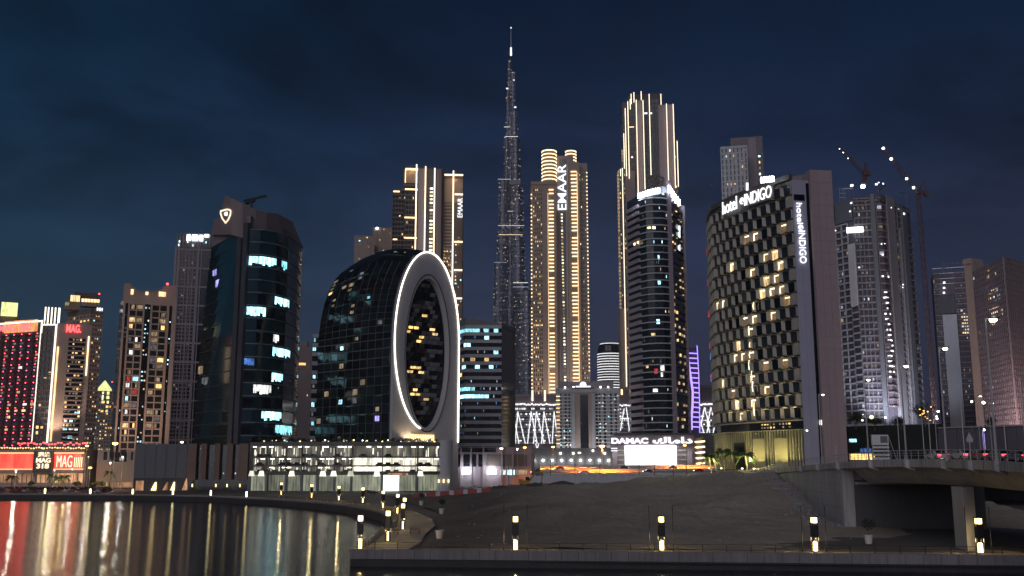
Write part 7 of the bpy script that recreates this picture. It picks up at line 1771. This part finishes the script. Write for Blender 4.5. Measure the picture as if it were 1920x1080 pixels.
# ---- palms and trees
def palm(p, h, label, seed, uplit=0):
    t = thing('palm_tree', label, 'palm', p, 'palms before the patterned hotel' if p[0] > 0 else 'palms by the mall'); rr = random.Random(seed); p = Vector(p)
    q = MB(); pts = [p + Vector((.15 * math.sin(k * .9), 0, h * k / 6)) for k in range(7)]
    for k in range(6): q.tube(pts[k], pts[k + 1], .26 - .02 * k, 8, .25 - .02 * k)
    q.build('trunk', 'bark', t); top = pts[-1]
    for k in range(22):
        a = rr.uniform(0, 6.28); el = rr.uniform(-.5, 1.2); ln = rr.uniform(2.2, 3.2); q = MB(); d = Vector((math.cos(a), math.sin(a), 0)); side = Vector((-d.y, d.x, 0)); prev = None
        sp = []
        for j in range(8):
            s_ = j / 7; sp.append(top + d * (ln * s_ * math.cos(el * .7)) + Vector((0, 0, ln * (math.sin(el) * s_ - .75 * s_ * s_))))
        for j in range(7):
            for g in range(2):
                o = sp[j].lerp(sp[j + 1], g / 2); w = .75 * math.sin(math.pi * min(1, (j + g / 2 + .8) / 8)) 
                for sg_ in (-1, 1):
                    tip = o + side * (sg_ * w) + d * .35 - Vector((0, 0, .35 * w + .1)); q.add([o, o + d * .30, tip + d * .12, tip], [(0, 1, 2, 3)])
        for j in range(7): q.tube(sp[j], sp[j + 1], .03, 3)
        q.build('frond', 'palm_leaf', t)
    if uplit: lamp_light('tree_uplight', p + Vector((.5, -1.6, h * .7)), uplit * 1.5, (.95, .9, .35), .2)
for i, (px, py, Y, h, up, lab) in enumerate(((1332, 888, 296, 5.4, 1300, 'bright uplit palm left of the hotel podium'), (1341, 887, 302, 5.0, 900, 'second palm left of the hotel podium'), (1358, 886, 296, 6.6, 0, 'tall dark palm before the hotel entrance'), (1372, 885, 304, 6.0, 0, 'dark palm right of the hotel entrance door'), (1400, 884, 290, 5.2, 2200, 'brightly lit yellow green palm before the hotel podium fins'))):
    p = at(px, py, Y); palm((p.x, Y, sand_z(p.x, Y, False) - .3), h, lab, i, up)
for i, (px, Y, h, up, lab) in enumerate(((96, 446, 6, 300, 'palm before the shop windows under the mall signboard'), (110, 448, 5, 300, 'uplit palm below the big red mall sign'), (122, 446, 5.5, 200, 'palm right of the uplit palm below the mall sign'), (205, 448, 7.5, 250, 'tall palm beside the low beige building'), (22, 447, 5.5, 0, 'dark palm before the left end of the mall'))):
    p = at(px, 905, Y); palm((p.x, Y, GZ), h, lab, 20 + i, up)
def tree(p, h, r, label, seed, leaf='leaf_dark', n=900, lights=0):
    t = thing('tree', label, 'tree', p); rr = random.Random(seed); p = Vector(p)
    q = MB(); q.tube(p, p + Vector((.1, 0, h * .5)), .22, 7, .14)
    cl = []
    for k in range(6): d = Vector((rr.uniform(-1, 1) * r * .6, rr.uniform(-1, 1) * r * .6, h * rr.uniform(.55, .85))); cl.append(p + d); q.tube(p + Vector((.1, 0, h * .45)), p + d, .10, 5, .04)
    q.build('trunk', 'bark', t); q = MB()
    for c in cl: leaf_ball(q, c, r * rr.uniform(.45, .7), n // 6, .24, .75, rr)
    q.build('crown', leaf, t)
    for k in range(lights): c = cl[k % 6]; piece('blossom_light', t, Matrix.Translation(c + Vector((rr.uniform(-1, 1) * r * .5, -r * .5, rr.uniform(-.6, .1) * r))), (.35, .3, .3), 'tree_orange')
for i, (px, py, Y, h, r, lt, lab) in enumerate(((1735, 800, 310, 7, 3.6, 12, 'dark round tree hung with orange lights above the retaining wall'), (1605, 806, 325, 6, 2.6, 0, 'dark tree at the left end of the retaining wall top'), (1640, 808, 325, 4.5, 2.4, 0, 'small dark tree on the retaining wall below the crane tower'), (1690, 806, 320, 4, 2.6, 0, 'low dark tree on the wall left of the orange lit tree'), (1862, 806, 305, 3.5, 2.2, 0, 'low dark bush tree on the retaining wall below the gridded tower'))):
    p = at(px, py, Y); tree((p.x, Y, p.z), h, r, lab, 40 + i, lights=lt)
for px, py, Y, s, m in ((1634, 782, 318, 1.5, 'lamp_soft'), (1617, 788, 318, .8, 'lamp_soft'), (1660, 783, 316, .7, 'lamp_white'), (1757, 785, 306, .7, 'lamp_cold'), (1756, 781, 306, .5, 'lamp_cold'), (1844, 755, 300, 1.0, 'lamp_white'), (1822, 753, 300, .7, 'lamp_white'), (1845, 806, 298, .7, 'lamp_cold')):
    p = at(px, py, Y); g = zat(px, 800, Y); t = thing('site_lamp', 'white lamp on a short post above the retaining wall at ' + {1634: 'the crane tower foot, largest', 1617: 'the crane tower foot, left', 1660: 'the crane tower foot, right', 1757: 'the orange lit tree, lower', 1756: 'the orange lit tree, upper', 1844: 'the gridded tower foot', 1822: 'the core tower foot', 1845: 'the lit pillar top'}[px], 'lamp', (p.x, Y, g - 2)); q = MB(); q.tube((p.x, Y, g - 2), (p.x, Y, p.z - s * .3), .07, 5); q.build('post', 'dark_steel', t)
    q = MB(); q.lathe((p.x, Y, p.z - s * .4), [(.1, 0), (s * .42, s * .2), (s * .42, s * .6), (.1, s * .8)], 8); q.build('bulb', m, t)
for i, (px, Y, r, lab) in enumerate(((178, 446, 2.0, 'round shrub right of the mall end'), (193, 447, 2.2, 'leafy shrub between mall and beige building'), (145, 446, 1.8, 'low shrub before the big red mall sign'), (60, 446, 1.6, 'low shrub before the mall shop windows'))):
    p = at(px, 905, Y); tree((p.x, Y, GZ), 3.6, r, lab, 60 + i, 'leaf', 500)
for i, (px, py, Y, lab) in enumerate(((1013, 880, 560, 'dark shrub tree at the left end of the plaza wall'), (1107, 880, 566, 'dark shrub tree at the middle of the plaza wall'), (1135, 880, 564, 'dark shrub tree at the right end of the plaza wall'))):
    p = at(px, 872, Y); tree((p.x, Y, GZ), 11, 4.5, lab, 70 + i, 'leaf_dark', 700)
# hedge on the parking roof
q = MB(); f = Face(CP, GZ, zp); rr = random.Random(9)
for k in range(150): u = rr.uniform(1, f.w - 1); leaf_ball(q, f.pt(u, f.h + .5 + rr.random() * .9, -rr.uniform(.4, 5)), rr.uniform(.5, 1.1), 16, .3, .7, rr)
tag(q.build('hedge', 'leaf_dark'), 'dark uneven hedge planted along the parking building roof', 'hedge')
# billboards: loose concrete steps down the sand beside the abutment
for i, (px, py, Y, w, lab) in enumerate(((1412, 890, 268, 2.6, 'broken concrete slab at the top of the sand slope by the bridge'), (1455, 909, 240, 3.4, 'long concrete slab half way down the sand slope by the abutment'), (1462, 917, 234, 2.2, 'tilted concrete slab just below the long slab'), (1482, 948, 214, 2.2, 'rough concrete block lower on the sand slope by the abutment'))):
    p = at(px, py, Y); q = MB(); z = sand_z(p.x, Y, False) - .2; a = .25 * (i % 2)
    q.hexa([(p.x - w, Y - .5, z), (p.x + w, Y - .8, z - .3), (p.x + w, Y + .6, z - .3), (p.x - w, Y + .7, z), (p.x - w, Y - .5, z + .9), (p.x + w, Y - .8, z + .7 + a), (p.x + w, Y + .6, z + .8), (p.x - w, Y + .7, z + 1.0)]); tag(q.build('concrete_slab', 'concrete'), lab, 'concrete slab')
# ------------------------------------------------------------------ the air: a thin even night haze round the whole scene
hm = bpy.data.materials.new('haze'); hm.use_nodes = True; hn = hm.node_tree; hn.nodes.clear()
ho = hn.nodes.new('ShaderNodeOutputMaterial'); hv = hn.nodes.new('ShaderNodeVolumePrincipled')
hv.inputs['Color'].default_value = (.74, .85, 1, 1); hv.inputs['Density'].default_value = 0.00013; hv.inputs['Anisotropy'].default_value = .65
hn.links.new(hv.outputs[0], ho.inputs['Volume'])
q = MB(); q.box(-6100, 6100, -850, 9100, -1.0, 870); me = bpy.data.meshes.new('haze'); me.from_pydata(q.v, [], q.f); me.materials.append(hm)
hz = bpy.data.objects.new('haze', me); COL.objects.link(hz); hz['kind'] = 'stuff'
S.cycles.volume_bounces = 0
